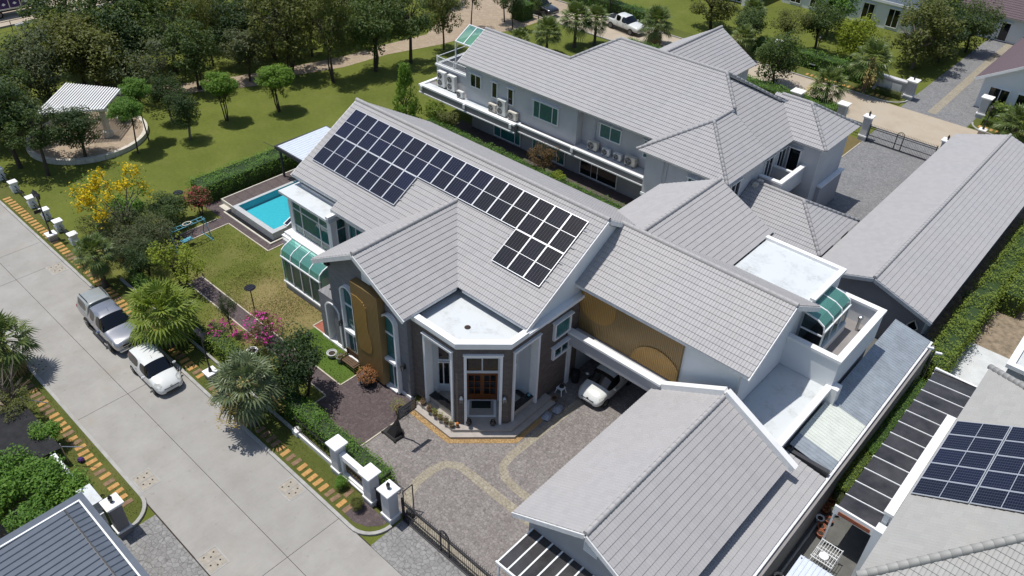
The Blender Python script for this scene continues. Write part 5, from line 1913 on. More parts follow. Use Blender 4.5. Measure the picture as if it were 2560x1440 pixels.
A0_ = 'outdoor air conditioner unit'
ac_unit('tall white double fan air conditioner, leftmost on the grey ledge', (-49.6, 46.2, 2.93), 0, 'double')
ac_unit('tall white double fan air conditioner, second from the left on the grey ledge', (-48.35, 46.2, 2.93), 0, 'double')
ac_unit('small white single fan air conditioner near the left window', (-46.8, 45.72, 2.93), 0, 'single', s=0.85)
ac_unit('cream single fan air conditioner left of the tall unit under two slim windows', (-42.9, 45.7, 2.93), 0, 'single', 'cream_plastic')
ac_unit('tall double fan air conditioner between two cream ones', (-41.85, 45.72, 2.93), 0, 'double')
ac_unit('cream single fan air conditioner at the right end of the left ledge', (-40.6, 45.7, 2.93), 0, 'single', 'cream_plastic', 1.05)
for i, (x_, k_) in enumerate(((-32.7, 1.05), (-31.4, 0.82), (-30.3, 0.82), (-29.1, 1.08))):
    ac_unit('single fan air conditioner in the shaded recess, %s from the left of four' % ORD[i], (x_, 46.35, 2.89), 0, 'single', 'cream_plastic' if i in (0, 3) else 'ac_white', k_)
ac_unit('tall double fan air conditioner beside the walled balcony on the right', (-19.75, 48.4, 3.0), R(90), 'double', 'cream_plastic', 1.05)
ac_unit('tall double fan air conditioner nearest in the lower right balcony', (-18.3, 55.2, 1.8), R(90), 'double', 'cream_plastic')
ac_unit('single fan air conditioner in the middle of the lower right balcony', (-18.3, 56.3, 1.8), R(90), 'single', 'cream_plastic', 1.1)
ac_unit('single fan air conditioner farthest in the lower right balcony', (-18.3, 57.4, 1.8), R(90), 'single', 'cream_plastic', 1.1)
lt = thing('trellis', 'white lattice trellis panels beside the grey wall and driveway', 'trellis', (-16.6, 54.5, 0))
for i in range(8):
    MB().beam((-17.3 + i * .16, 54.0, 0.1), (-17.3 + i * .16 + .5, 54.0, 0.9), 0.02, 0.03).build('lath', 'white_frame', lt)
    MB().beam((-17.3 + i * .16 + .5, 54.03, 0.1), (-17.3 + i * .16, 54.03, 0.9), 0.02, 0.03).build('lath', 'white_frame', lt)
MB().beam((-17.3, 54.0, 0.92), (-15.6, 54.0, 0.92), 0.06, 0.05).build('rail', 'white_frame', lt)
MB().box(-15.65, 53.95, 0, -15.55, 54.05, 1.05).build('post', 'white_frame', lt)
MB().beam((-15.6, 52.6, 0.7), (-15.6, 54.0, 0.7), 0.04, 0.5).build('side_panel', 'white_frame', lt)

# ------------------------------------------------------------------ long low building on the right
SH = thing('outbuilding', 'long low building with plain grey gable roof by the driveway', 'outbuilding', (-9, 57, 0))
TILE_BUDGET[SH.name] = 300
cs, ss, ls = sl(3.75, 1.25)
x_e, x_r, x_w = -13.0, -9.2, -5.4
rs1 = slope(SH, (x_e, 70.2, 3.0), (0, -1, 0), (cs, 0, ss), 26.9, ls, mat=mt)
rs2 = slope(SH, (x_w, 43.3, 3.0), (0, 1, 0), (-cs, 0, ss), 26.9, ls, mat=mt, pick=lambda u, v: u < 8.8)
ridge(rs2, (x_r, 43.3, 4.26), (x_r, 70.2, 4.26), mt)
MB().plate((0, 43.8, 0), (1, 0, 0), (0, 0, 1), (0, -1, 0), [(-12.6, 0), (-5.8, 0), (-5.8, 2.95), (x_r, 4.08), (-12.6, 2.95)], -0.2, 0).build('gable_wall', 'dark_grey_wall', SH)
MB().box(-12.6, 44.0, 0, -12.4, 70, 2.95).build('wall', 'grey_wall', SH)
MB().box(-6.0, 44.0, 0, -5.8, 70, 2.95).build('wall', 'grey_wall', SH)
mb = MB()
for p, q in (((x_e, 43.28, 2.86), (x_r, 43.28, 4.12)), ((x_r, 43.28, 4.12), (x_w, 43.28, 2.86)), ((x_e, 70.22, 2.86), (x_r, 70.22, 4.12))):
    MB().beam(p, q, 0.07, 0.22).build('verge_board', 'roof_grey_metal', SH)
dw = MB()
for a, b in (((0, -.5), (.32, 0)), ((.32, 0), (0, .5)), ((0, .5), (-.32, 0)), ((-.32, 0), (0, -.5))):
    dw.beam((-6.35 + a[0], 43.75, 1.9 + a[1]), (-6.35 + b[0], 43.75, 1.9 + b[1]), 0.06, 0.06, (0, 1, 0))
do = dw.build('diamond_window', 'cream_stone', SH)
MB().quad((-6.35, 43.78, 1.4), (-6.03, 43.78, 1.9), (-6.35, 43.78, 2.4), (-6.67, 43.78, 1.9)).build('pane', 'pane_dark', do)
pk = thing('pump_shed', 'low dark pump cover with two sloping lids by the right hedge', 'pump cover', (-4.9, 42.6, 0))
for i, (y_, h_) in enumerate(((42.0, 1.0), (43.3, 1.25))):
    b = MB().add([(-5.9, y_, 0), (-4.2, y_, 0), (-4.2, y_ + 1.2, 0), (-5.9, y_ + 1.2, 0), (-5.9, y_, h_ - .15), (-4.2, y_, h_ - .15), (-4.2, y_ + 1.2, h_), (-5.9, y_ + 1.2, h_)],
                 [(0, 1, 5, 4), (1, 2, 6, 5), (2, 3, 7, 6), (3, 0, 4, 7), (4, 5, 6, 7)])
    b.build('lid', 'dark_metal', pk, bevel=0.04)

# ------------------------------------------------------------------ right-hand neighbour
NB = thing('house', 'neighbouring house with pale grey hipped roof and solar panels at bottom right', 'house', (3, 30, 0))
TILE_BUDGET[NB.name] = 300
cn, sn, ln = sl(7.95, 7.95 * 0.56)
zn = 5.6 + 7.95 * .56
mn = 'roof_tile_n'
rn = slope(NB, (-1.52, 37.9, 5.6), (0, -1, 0), (cn, 0, sn), 15.9, ln, mat=mn, pick=lambda u, v: v < 1.5 or (u > 10 and v < 3.0),
           clips=[hipclip((-1.52, 22.0), (6.43, 29.95), (0, 30)), hipclip((-1.52, 37.9), (6.43, 29.95), (0, 30))])
rn2 = slope(NB, (-1.52, 22.0, 5.6), (1, 0, 0), (0, cn, sn), 15.9, ln, mat=mn, clips=[hipclip((-1.52, 22.0), (6.43, 29.95), (6, 23)), hipclip((14.4, 22.0), (6.43, 29.95), (6, 23))])
rn3 = slope(NB, (14.4, 37.9, 5.6), (-1, 0, 0), (0, -cn, sn), 15.9, ln, mat=mn, clips=[hipclip((-1.52, 37.9), (6.43, 29.95), (6, 37)), hipclip((14.4, 37.9), (6.43, 29.95), (6, 37))])
ridge(rn2, (-1.52, 22.0, 5.6), (6.43, 29.95, zn), mn, r=0.16)
ridge(rn3, (-1.52, 37.9, 5.6), (6.43, 29.95, zn), mn, r=0.16)
MB().box(-0.9, 22.6, 0, 14, 37.3, 5.5).build('wall', 'white_wall', NB)
MB().box(-1.55, 22.0, 5.38, -1.45, 37.9, 5.55).build('gutter', 'gutter_white', NB)
mb = MB().box(-1.95, 26.6, 0, -1.72, 34.2, 4.55)
mb.build('parapet_wall', 'white_wall', NB)
MB().box(-2.02, 26.55, 4.551, -1.62, 34.25, 4.7).build('coping', 'white_paint', NB)
for y_ in (26.7, 29.3, 31.9):
    MB().box(-1.719, y_, 2.0, -1.0, y_ + .2, 4.6).build('fin', 'white_wall', NB)
MB().box(-2.0, 26.0, 0, -1.5, 26.5, 4.0).build('wall', 'white_wall', NB)
# its solar panels, rows running up the slope
Vn = Vector((cn, 0, sn))
Un = Vector((0, -1, 0))
Nn = Un.cross(Vn)
rotn = Matrix((tuple(Un), tuple(Vn), tuple(Nn))).transposed().to_euler()
ROWN = ['top', 'second', 'third', 'fourth', 'lowest']
for j in range(3):
    for i in range(5):
        y_ = 32.75 - i * PW
        P = Vector((-1.52, y_, 5.6)) + Vn * (0.12 + j * (PL + .03)) + Nn * 0.16
        lab = "neighbour's solar panel in the %s row, %s column from the left" % (ROWN[i], ORD[j])
        solar_panel(lab, P, rotn, 0, 'solar panels on the neighbouring roof')
mb = MB()
for i in range(5):
    P = Vector((-1.52, 32.2 - i * PW, 5.6)) + Nn * .08
    mb.beam(P + Vn * .02, P + Vn * 6.8, 0.05, 0.05)
mb.build('mounting_rail', 'alu_frame', NB)
NC = thing('carport', "neighbour's carport with dark ribbed translucent roof between hedge and white wall", 'carport', (-3, 33, 0))
ys = [27.1 + i * 1.045 for i in range(13)]
for y_ in ys:
    MB().beam((-3.85, y_, 2.76), (-1.9 if y_ < 34.3 else -1.6, y_, 2.9), 0.04, 0.05).build('bar', 'white_frame', NC)
for a, b in zip(ys[:-1], ys[1:]):
    xr = -1.95 if b < 34.4 else -1.6
    MB().add([(-3.82, a + .02, 2.74), (xr, a + .02, 2.88), (xr, b - .02, 2.88), (-3.82, b - .02, 2.74)], [(0, 1, 2, 3)]).build('sheet', 'poly_dark', NC)
MB().box(-3.9, 27.0, 2.45, -1.98, 27.1, 2.95).build('front_beam', 'white_paint', NC)
MB().box(-3.65, 26.97, 2.52, -2.2, 27.0, 2.74).build('front_inset', 'terracotta', NC)
MB().box(-3.88, 39.62, 2.7, -1.5, 39.75, 2.9).build('rear_beam', 'white_paint', NC)
for y_ in (27.2, 31.3, 35.5, 39.4):
    MB().box(-3.86, y_ - .05, 0, -3.76, y_ + .05, 2.7).build('post', 'white_frame', NC)
NA = thing('annexe', "neighbour's grey annexe with white topped parapet at the right edge", 'annexe', (2, 47, 0))
MB().box(-0.95, 42.0, 0, 8, 55, 3.3).build('wall', 'grey_wall', NA)
mb = MB().box(-1.1, 41.85, 3.3, 8, 42.2, 3.55)
mb.box(-1.1, 42.201, 3.3, -0.75, 55, 3.55)
mb.build('coping', 'white_paint', NA)
MB().box(-0.749, 42.201, 3.3, 8, 55, 3.36).build('flat_roof', 'pale_paving', NA)
MB().box(-0.6, 41.93, 0.1, 0.5, 41.99, 2.2).build('doorway', 'dark_room', NA)
ac_unit('air conditioner on the flat roof at the right edge', (0.2, 43.4, 3.36), 0.3, 'single', 'dark_metal')

# ------------------------------------------------------------------ bottom-left house roof
BL = thing('house', 'low building with blue grey ribbed metal roof at bottom left', 'house', (-24, 1, 0))
ribbed(BL, 'roof_sheet', (-28.1, -6, 2.75), (1, 0, 0), (0, 1, 0.035), 24, 9.35, 0.34, 'roof_blue_metal', 0.05)
ribbed(BL, 'roof_sheet', (-28.1, 3.42, 3.06), (1, 0, 0), (0, 1, -0.12), 24, 0.62, 0.34, 'roof_blue_metal', 0.05)
mb = MB().box(-28.62, -6, 2.62, -28.18, 4.32, 3.02)
mb.box(-28.179, 4.08, 2.62, -4, 4.32, 3.02)
mb.build('gutter', 'roof_blue_metal', BL)
mb = MB().box(-28.2, -6, 3.021, -28.12, 4.06, 3.09)
mb.box(-28.12, 4.0, 3.021, -4, 4.07, 3.07)
mb.build('flashing', 'white_paint', BL)
MB().box(-28.0, -6, 0, -4, 3.7, 2.6).build('wall', 'grey_wall', BL)
MB().beam((-28.1, 3.38, 3.10), (-4, 3.38, 3.10), 0.05, 0.03).build('ridge_seam', 'dark_metal', BL)

# ------------------------------------------------------------------ houses beyond the back road
B1 = thing('house', 'white house with dark purple tiled roof at the top right corner', 'house', (-14, 112, 0))
TILE_BUDGET[B1.name] = 0
cp, sp, lp = sl(6, 3.6)
slope(B1, (-25.5, 106.4, 2.9), (1, 0, 0), (0, cp, sp), 24, lp, mat='roof_tile_purple')
MB().box(-23.5, 107.0, 0, -2, 118, 3.0).build('wall', 'white_wall', B1)
for x_, w_ in ((-19.5, 0.9), (-16.9, 0.95)):
    window(B1, (x_, 107.0, 0.15), (1, 0, 0), w_, 2.0, (0, -1, 0), cols=(), rows=(0.8,) if x_ > -18 else (), pane='pane_dark', back='dark_room')
B2 = thing('garage', 'white gabled garage with purple tiled roof and dark doors at the right edge', 'garage', (-10, 88, 0))
TILE_BUDGET[B2.name] = 0
slope(B2, (-15.9, 100, 2.9), (0, -1, 0), (cp, 0, sp), 15.2, lp, mat='roof_tile_purple')
slope(B2, (-3.9, 84.8, 2.9), (0, 1, 0), (-cp, 0, sp), 15.2, lp, mat='roof_tile_purple')
MB().plate((0, 85.3, 0), (1, 0, 0), (0, 0, 1), (0, -1, 0), [(-15.2, 0), (-4.6, 0), (-4.6, 3.1), (-9.9, 6.2), (-15.2, 3.1)], -0.2, 0).build('gable_wall', 'white_wall', B2)
MB().box(-15.2, 85.5, 0, -15.0, 99.5, 3.0).build('wall', 'white_wall', B2)
mb = MB()
mb.beam((-15.95, 84.78, 2.76), (-9.9, 84.78, 6.38), 0.06, 0.25)
mb.beam((-9.9, 84.78, 6.38), (-3.9, 84.78, 2.76), 0.06, 0.25)
mb.build('verge_board', 'white_paint', B2)
window(B2, (-14.4, 85.3, 0.2), (1, 0, 0), 1.7, 2.1, (0, -1, 0), cols=(0.55,), pane='pane_dark', back='dark_room', head=False)
window(B2, (-11.9, 85.3, 0.1), (1, 0, 0), 1.7, 2.2, (0, -1, 0), cols=(), pane='pane_dark', back='dark_room', head=False)
B3 = thing('house', 'white two storey house behind the trees at top centre right', 'house', (-35, 106, 0))
MB().box(-44, 101, 0, -27.5, 114, 6.5).build('wall', 'white_wall', B3)
MB().box(-44.3, 100.7, 2.9, -27.2, 101.2, 3.2).build('string_course', 'white_paint', B3)
MB().box(-44.5, 100.4, 6.5, -27, 114.4, 6.9).build('roof_edge', 'white_paint', B3)
for x_ in (-42.8, -40.2, -37.0, -33.6, -30.5):
    window(B3, (x_, 101.0, 0.4), (1, 0, 0), 1.3, 2.0, (0, -1, 0), pane='pane_dark', back='dark_room')
    window(B3, (x_, 101.0, 3.8), (1, 0, 0), 1.3, 1.7, (0, -1, 0))
B4 = thing('house', 'grey and white house with columns beyond the palms at the top edge', 'house', (-50, 106, 0))
MB().box(-58, 96.5, 0, -46, 110, 6.5).build('wall', 'light_grey_wall', B4)
for x_ in (-57.4, -54.8, -52.2, -49.6, -46.6):
    MB().box(x_ - .25, 95.6, 0, x_ + .25, 96.1, 5.8).build('column', 'white_paint', B4)
MB().box(-58.2, 95.4, 5.8, -45.8, 96.49, 6.4).build('entablature', 'white_paint', B4)
for x_ in (-56.6, -54.0, -51.4, -48.7):
    window(B4, (x_, 96.5, 0.2), (1, 0, 0), 1.3, 2.4, (0, -1, 0), pane='pane_dark', back='dark_room')
    window(B4, (x_, 96.5, 3.5), (1, 0, 0), 1.3, 1.8, (0, -1, 0), pane='pane_dark', back='dark_room')
# ------------------------------------------------------------------ front fence, gates and posts
def gate_post(label, x, y, h, w=0.56, lamp=False, group='white capped gate posts', body='light_grey_wall'):
    t = thing('gate_post', label, 'gate post', (x, y, 0), 0, group)
    MB().box(x - w * .56, y - w * .56, 0, x + w * .56, y + w * .56, 0.38).build('plinth', body, t)
    MB().box(x - w * .62, y - w * .62, 0.38, x + w * .62, y + w * .62, 0.50).build('base_moulding', 'white_paint', t)
    MB().box(x - w * .5, y - w * .5, 0.50, x + w * .5, y + w * .5, h - 0.2).build('shaft', body, t)
    MB().box(x - w * .58, y - w * .58, h - 0.2, x + w * .58, y + w * .58, h - 0.1).build('neck', 'white_paint', t)
    mb = MB().box(x - w * .72, y - w * .72, h - 0.1, x + w * .72, y + w * .72, h)
    mb.build('cap', 'white_paint', t, bevel=0.015)
    if lamp:
        q = (x, y, h)
        mb = MB().lathe([(0.07, 0), (0.05, 0.06), (0.09, 0.12), (0.10, 0.3), (0.03, 0.42), (0.02, 0.47)], 8, q)
        mb.build('lantern', 'black_metal', t)
    return t


gate_post('white capped gate post at the fence end of the name wall', -23.45, 14.2, 2.25)
gate_post('white capped gate post between the name wall and the small pedestrian gate', -20.9, 14.15, 2.25)
gate_post('white capped gate post with lantern on top where the sliding gate starts', -19.5, 14.12, 2.25, lamp=True)

NW = thing('name_wall', 'white framed low wall with gilded openwork panel between two gate posts', 'wall', (-22.2, 14.2, 0))
MB().box(-23.15, 14.05, 0.0, -21.2, 14.35, 0.45).build('base', 'white_paint', NW)
MB().box(-23.15, 14.05, 1.45, -21.2, 14.35, 1.75).build('top', 'white_paint', NW)
for x_ in (-23.15, -21.4):
    MB().box(x_, 14.06, 0.45, x_ + .2, 14.34, 1.45).build('jamb', 'white_paint', NW)
MB().box(-23.2, 13.98, 0.2, -21.15, 14.05, 0.32).build('moulding', 'white_paint', NW)
MB().box(-22.94, 14.22, 0.46, -21.41, 14.25, 1.44).build('panel_back', 'dark_metal', NW)
plain('gilt', (0.34, 0.21, 0.07), 0.4, 0.6, var=0.2, scale=20)
rng = random.Random(11)
for i in range(16):
    x_ = -22.85 + (i % 8) * 0.19
    z_ = 0.72 + (i // 8) * 0.42
    mb = MB()
    pts = [(x_ + 0.07 * math.cos(a) * (1 - a / 14), 14.19, z_ + 0.14 * math.sin(a) * (1 - a / 14)) for a in [k * .7 for k in range(12)]]
    mb.path(pts, 0.017, 5)
    mb.build('scroll', 'gilt', NW)

FE = thing('fence', 'black railing on a low white wall before the hedge', 'fence', (-25, 14.2, 0))
MB().box(-46.5, 14.12, 0, -27.3, 14.26, 0.2).build('low_wall', 'kerb', FE)
MB().box(-26.9, 14.1, 0, -23.85, 14.3, 0.3).build('low_wall', 'white_paint', FE)
MB().box(-27.3, 14.0, 0, -26.9, 14.36, 0.42).build('end_block', 'white_paint', FE)
for z_ in (0.5, 1.25):
    MB().beam((-27.2, 14.2, z_), (-23.8, 14.2, z_), 0.03, 0.04).build('rail', 'black_metal', FE)
bar_me = MB().tube((0, 0, 0), (0, 0, 1.1), 0.011, 0.011, 5).mesh('bar', 'black_metal')
for i in range(28):
    link('bar', bar_me, FE, (-27.1 + i * .12 + 25, 0, 0.32))
PG = thing('pedestrian_gate', 'small black gate between two white capped posts', 'gate', (-20.2, 14.15, 0))
for i in range(8):
    link('bar', bar_me, PG, (-0.36 + i * .1, 0, 0.2))
MB().box(-20.6, 14.1, 0, -19.85, 14.2, 0.2).build('kick_plate', 'black_metal', PG)
for z_ in (0.3, 1.3):
    MB().beam((-20.62, 14.15, z_), (-19.85, 14.15, z_), 0.04, 0.05).build('rail', 'black_metal', PG)
MB().box(-20.6, 14.17, 0.25, -19.86, 14.19, 1.25).build('back_plate', 'dark_metal', PG)


def rail_gate(name, label, x0, x1, y, h, hoop, n_, loc):
    t = thing(name, label, 'gate', loc)
    for z_, r_ in ((0.12, .07), (h * .42, .045), (h - .22, .045), (h - .05, .045)):
        MB().beam((x0, y, z_), (x1, y, z_), 0.05, r_).build('rail', 'black_metal', t)
    bm_ = MB().tube((0, 0, 0), (0, 0, h - .02), 0.013, 0.008, 5)
    bm_.lathe([(0.012, 0), (0.02, 0.03), (0.001, 0.12)], 5, (0, 0, h - .02))
    me = bm_.mesh('bar', 'black_metal')
    for i in range(n_ + 1):
        xx = x0 + (x1 - x0) * i / n_
        link('bar', me, t, (xx - loc[0], y - loc[1], 0.1))
    for xx in (x0, x1):
        MB().box(xx - .04, y - .04, 0, xx + .04, y + .04, h + .15).build('stile', 'black_metal', t)
    if hoop:
        for dx in (-.28, .28):
            MB().box(hoop + dx - .03, y - .03, 0.1, hoop + dx + .03, y + .03, h + .02).build('stile', 'black_metal', t)
        pts = [(hoop + .28 * math.cos(R(a)), y, h + .28 * math.sin(R(a))) for a in range(0, 181, 20)]
        MB().path(pts, 0.03, 6).build('arch', 'black_metal', t)
        MB().path([(hoop + .14 * math.cos(R(a)), y, h + .05 + .14 * math.sin(R(a))) for a in range(0, 361, 30)], 0.015, 5).build('ring', 'black_metal', t)
    return t


sg_ = rail_gate('sliding_gate', 'black sliding driveway gate in front of the cobbled drive', -19.05, -12.5, 14.5, 1.45, -16.2, 54, (-15.8, 14.5, 0))
MB().box(-19.05, 14.42, 0.02, -12.4, 14.58, 0.07).build('track', 'dark_metal', sg_)
MB().path([(-19.1, 14.62, 0.05), (-19.1, 14.62, 1.9), (-19.1, 15.2, 1.9), (-19.1, 15.2, 0.05)], 0.03).build('guide_frame', 'black_metal', sg_)
t = thing('gate_motor', 'small black gate motor at the foot of the lantern post', 'gate motor', (-18.95, 14.85, 0))
MB().box(-19.15, 14.7, 0.02, -18.8, 15.0, 0.42).build('cover', 'black_metal', t, bevel=0.05)
MB().box(-19.2, 14.66, 0.012, -18.75, 15.04, 0.05).build('base', 'dark_metal', t)
g2_ = rail_gate('driveway_gate', 'black double driveway gate by the back road', -19.7, -13.9, 70.05, 1.5, -17.0, 44, (-17, 70, 0))
gate_post('white capped post with lantern left of the back road gate', -20.1, 70.1, 2.3, 0.6, True, 'posts on the back road')
gate_post('white capped post with lantern right of the back road gate', -13.4, 70.3, 2.3, 0.6, True, 'posts on the back road')
gate_post('white capped post at the corner of the house roof by the back hedge', -22.9, 71.3, 2.2, 0.7, False, 'posts on the back road')
gate_post('white capped post behind the roof near the middle palm', -27.4, 71.3, 2.0, 0.8, False, 'posts on the back road')
gate_post('white capped post at the bright hedge of the purple roofed garage', -13.9, 83.0, 2.1, 0.7, False, 'posts on the back road')
gate_post('pale post between trees across the back road', -35.1, 82.3, 2.0, 0.6, False, 'posts on the back road')
FB = thing('fence', 'short black railing left of the back road gate', 'fence', (-21.5, 70.4, 0))
for i in range(13):
    link('bar', bar_me, FB, (-1.1 + i * .17, 0, 0.1))
MB().beam((-22.6, 70.4, 1.1), (-20.4, 70.4, 1.1), .03, .04).build('rail', 'black_metal', FB)
MB().beam((-22.6, 70.4, .3), (-20.4, 70.4, .3), .03, .04).build('rail', 'black_metal', FB)
SW = thing('sign_wall', 'grey walled gateway panel with pale plaque across the back road', 'wall', (-22.2, 82.2, 0))
MB().box(-24.0, 82.0, 0, -20.95, 82.4, 1.5).build('wall', 'grey_wall', SW)
MB().box(-24.1, 81.9, 1.5, -20.9, 82.5, 1.65).build('coping', 'light_grey_wall', SW)
MB().box(-24.1, 81.85, 0, -20.9, 82.0, 0.3).build('plinth', 'light_grey_wall', SW)
MB().box(-23.6, 81.93, 0.5, -21.4, 82.0, 1.3).build('plaque', 'pale_paving', SW)
gate_post('white capped post with lantern at the right end of the gateway panel', -20.55, 82.2, 2.0, 0.75, True, 'posts on the back road', 'grey_wall')
gate_post('white capped gate post with lantern by the blue grey metal roof', -27.9, 5.1, 2.2, 0.55, True, 'white capped gate posts', 'taupe_wall')
WB = thing('wall', 'low white boundary wall behind the bush at bottom left', 'wall', (-30, 4.8, 0))
MB().box(-33.5, 4.5, 0, -28.4, 4.75, 1.3).build('wall', 'white_wall', WB)
MB().box(-29.9, 4.3, 1.3, -28.6, 4.95, 1.9).build('cap_block', 'white_slab', WB)

# park fence: white posts with dark rails
PF = []
for i, x_ in enumerate((-65.3, -62.65, -59.5, -57.1, -54.95, -52.6)):
    gate_post('short white capped park fence post, %s from the left edge' % ORD[i], x_, 13.95, 0.95 if i else 1.0, 0.42, False, 'white park fence posts', 'white_paint')
pf = thing('fence', 'dark low rail fence between the white park posts', 'fence', (-58, 13.95, 0))
for a, b in ((-65.05, -62.9), (-62.4, -59.75), (-59.25, -57.35), (-56.85, -55.2), (-54.7, -52.85)):
    for z_ in (0.3, 0.6):
        MB().beam((a, 13.95, z_), (b, 13.95, z_), 0.06, 0.07).build('rail', 'black_metal', pf)


def street_lamp(label, x, y, two=False, h=3.1):
    t = thing('street_lamp', label, 'street lamp', (x, y, 0.09), 0, 'black lamp posts on the verge')
    MB().box(x - .28, y - .28, 0.05, x + .28, y + .28, 0.5).build('plinth', 'stone_step', t)
    MB().box(x - .34, y - .34, 0.5, x + .34, y + .34, 0.6).build('plinth_cap', 'white_paint', t)
    MB().lathe([(0.11, 0.6), (0.09, 0.75), (0.05, 0.9), (0.045, h)], 8, (x, y, 0)).build('pole', 'black_metal', t)
    heads = ((-.25, 0), (.25, 0)) if two else ((0, 0),)
    for dx, dy in heads:
        if two:
            MB().path([(x, y, h - .1), (x + dx, y, h - .15), (x + dx, y, h)], 0.025).build('arm', 'black_metal', t)
        l_ = MB().lathe([(0.06, 0), (0.13, 0.06), (0.17, 0.34), (0.15, 0.36)], 6, (x + dx, y + dy, h)).build('lantern', 'pane_dark', t)
        MB().lathe([(0.2, 0.36), (0.06, 0.5), (0.02, 0.6)], 6, (x + dx, y + dy, h)).build('hood', 'black_metal', l_)
    return t


street_lamp('black lamp post with two lanterns beside the front hedge', -34.05, 13.35, True)
sl1 = street_lamp('black lamp post with street sign by the park fence', -54.2, 13.1, True, 3.4)
MB().box(-54.2 - .04, 12.6, 2.35, -54.2, 13.05, 2.6).build('street_sign', 'black_metal', sl1)
street_lamp('black lamp post at the right edge across the back road', -12.6, 79.0, False, 2.4)
street_lamp('black lamp post under the trees beyond the back road', -30.9, 82.6, False, 3.0)

# lollipop garden solar lights
for lab, x_, y_ in (('dark garden lamp with flat oval head beside the paved path', -37.3, 18.3), ('dark garden lamp with flat head by the red flowering shrub', -50.6, 21.0)):
    t = thing('garden_lamp', lab, 'garden lamp', (x_, y_, 0))
    MB().tube((x_, y_, 0), (x_, y_, 2.0), 0.035, 0.035, 7).build('pole', 'black_metal', t)
    MB().lathe([(0.02, 2.0), (0.33, 2.05), (0.36, 2.09), (0.3, 2.13)], 14, (x_, y_, 0)).build('head', 'solar_cells_dark', t)

# swing frame
t = thing('swing_set', 'pale blue tubular swing frame on the garden path', 'swing', (-47.1, 19.6, 0))
for y_ in (18.3, 20.85):
    for dx in (-.62, .62):
        MB().tube((-47.1 + dx, y_, 0), (-47.1, y_, 1.6), 0.035, 0.035, 7).build('leg', 'blue_tube', t)
    MB().tube((-47.85, y_, .04), (-46.35, y_, .04), 0.035, 0.035, 7).build('foot_bar', 'blue_tube', t)
for dx in (-.2, .2):
    MB().tube((-47.1 + dx, 18.3, 1.6), (-47.1 + dx, 20.85, 1.6), 0.03, 0.03, 7).build('top_bar', 'blue_tube', t)
for i in range(7):
    MB().tube((-47.3, 18.45 + i * .38, 1.6), (-46.9, 18.45 + i * .38, 1.6), 0.02, 0.02, 5).build('rung', 'blue_tube', t)
mb = MB()
for i in range(14):
    a, b = 2 * math.pi * i / 14, 2 * math.pi * (i + 1) / 14
    mb.tube((-47.1 + .2 * math.cos(a), 19.6 + .3 * math.sin(a), 1.68), (-47.1 + .2 * math.cos(b), 19.6 + .3 * math.sin(b), 1.68), .035, .035, 6)
mb.build('ring', 'cream_plastic', t)
for dy in (-.35, .35):
    MB().tube((-47.1, 19.3 + dy, 1.6), (-47.1, 19.3 + dy, .5), .012, .012, 5).build('chain', 'steel', t)
MB().box(-47.3, 18.9, .44, -46.9, 19.7, .5).build('seat', 'blue_tube', t)

# basketball hoop
t = thing('basketball_hoop', 'black portable basketball stand with clear backboard on the drive', 'basketball stand', (-23.5, 17.7, 0))
MB().prism([(-24.0, 17.35), (-23.0, 17.35), (-22.95, 17.9), (-23.2, 18.2), (-23.8, 18.2), (-24.05, 17.9)], 0.012, 0.18).build('base', 'plastic_black', t, bevel=0.03)
MB().add([(-23.75, 17.45, .18), (-23.1, 17.45, .18), (-23.15, 18.05, .18), (-23.7, 18.05, .18), (-23.35, 17.85, 1.15), (-23.2, 17.9, 1.15)], [(0, 1, 4), (1, 2, 5, 4), (2, 3, 5), (3, 0, 4, 5)]).build('cover', 'plastic_black', t)
MB().tube((-23.4, 17.75, .15), (-22.95, 17.85, 2.4), 0.055, 0.05, 8).build('pole', 'black_metal', t)
for dz_ in (0, .3):
    MB().tube((-22.97, 17.85, 2.1 + dz_), (-22.45, 17.9, 2.35 + dz_), 0.03, 0.03, 6).build('arm', 'black_metal', t)
bb = MB()
for a, b, c2_, d in ((17.3, 18.5, 2.2, 2.25), (17.3, 18.5, 2.88, 2.93), (17.3, 17.35, 2.25, 2.88), (18.45, 18.5, 2.25, 2.88), (17.7, 18.1, 2.35, 2.38), (17.7, 18.1, 2.62, 2.65)):
    bb.box(-22.46, a, c2_, -22.41, b, d)
bo = bb.build('backboard', 'black_metal', t)
MB().box(-22.445, 17.35, 2.25, -22.425, 18.45, 2.88).build('pane', 'acrylic', bo)
mb = MB()
for i in range(14):
    a, b = 2 * math.pi * i / 14, 2 * math.pi * (i + 1) / 14
    mb.tube((-22.15 + .23 * math.cos(a), 17.9 + .23 * math.sin(a), 2.35), (-22.15 + .23 * math.cos(b), 17.9 + .23 * math.sin(b), 2.35), .01, .01, 5)
mb.build('rim', 'black_metal', t)
for sx in (-24.0, -23.0):
    MB().tube((sx, 17.32, .07), (sx, 17.42, .07), .07, .07, 10).build('wheel', 'rubber', t)

# wooden bench and pots at the gable
t = thing('bench', 'brown wooden garden bench against the house plinth', 'bench', (-29.2, 19.5, 0))
for i in range(4):
    MB().box(-29.85, 19.15 + i * .13, .42, -28.55, 19.26 + i * .13, .46).build('seat_slat', 'bench_wood', t)
for i in range(3):
    MB().box(-29.85, 19.72, .55 + i * .15, -28.55, 19.75, .67 + i * .15).build('back_slat', 'bench_wood', t)
for x_ in (-29.8, -28.6):
    MB().box(x_ - .03, 19.15, 0, x_ + .03, 19.21, .42).build('leg', 'bench_wood', t)
    MB().box(x_ - .03, 19.66, 0, x_ + .03, 19.72, .98).build('leg', 'bench_wood', t)
    MB().box(x_ - .035, 19.12, .62, x_ + .035, 19.66, .67).build('armrest', 'bench_wood', t)


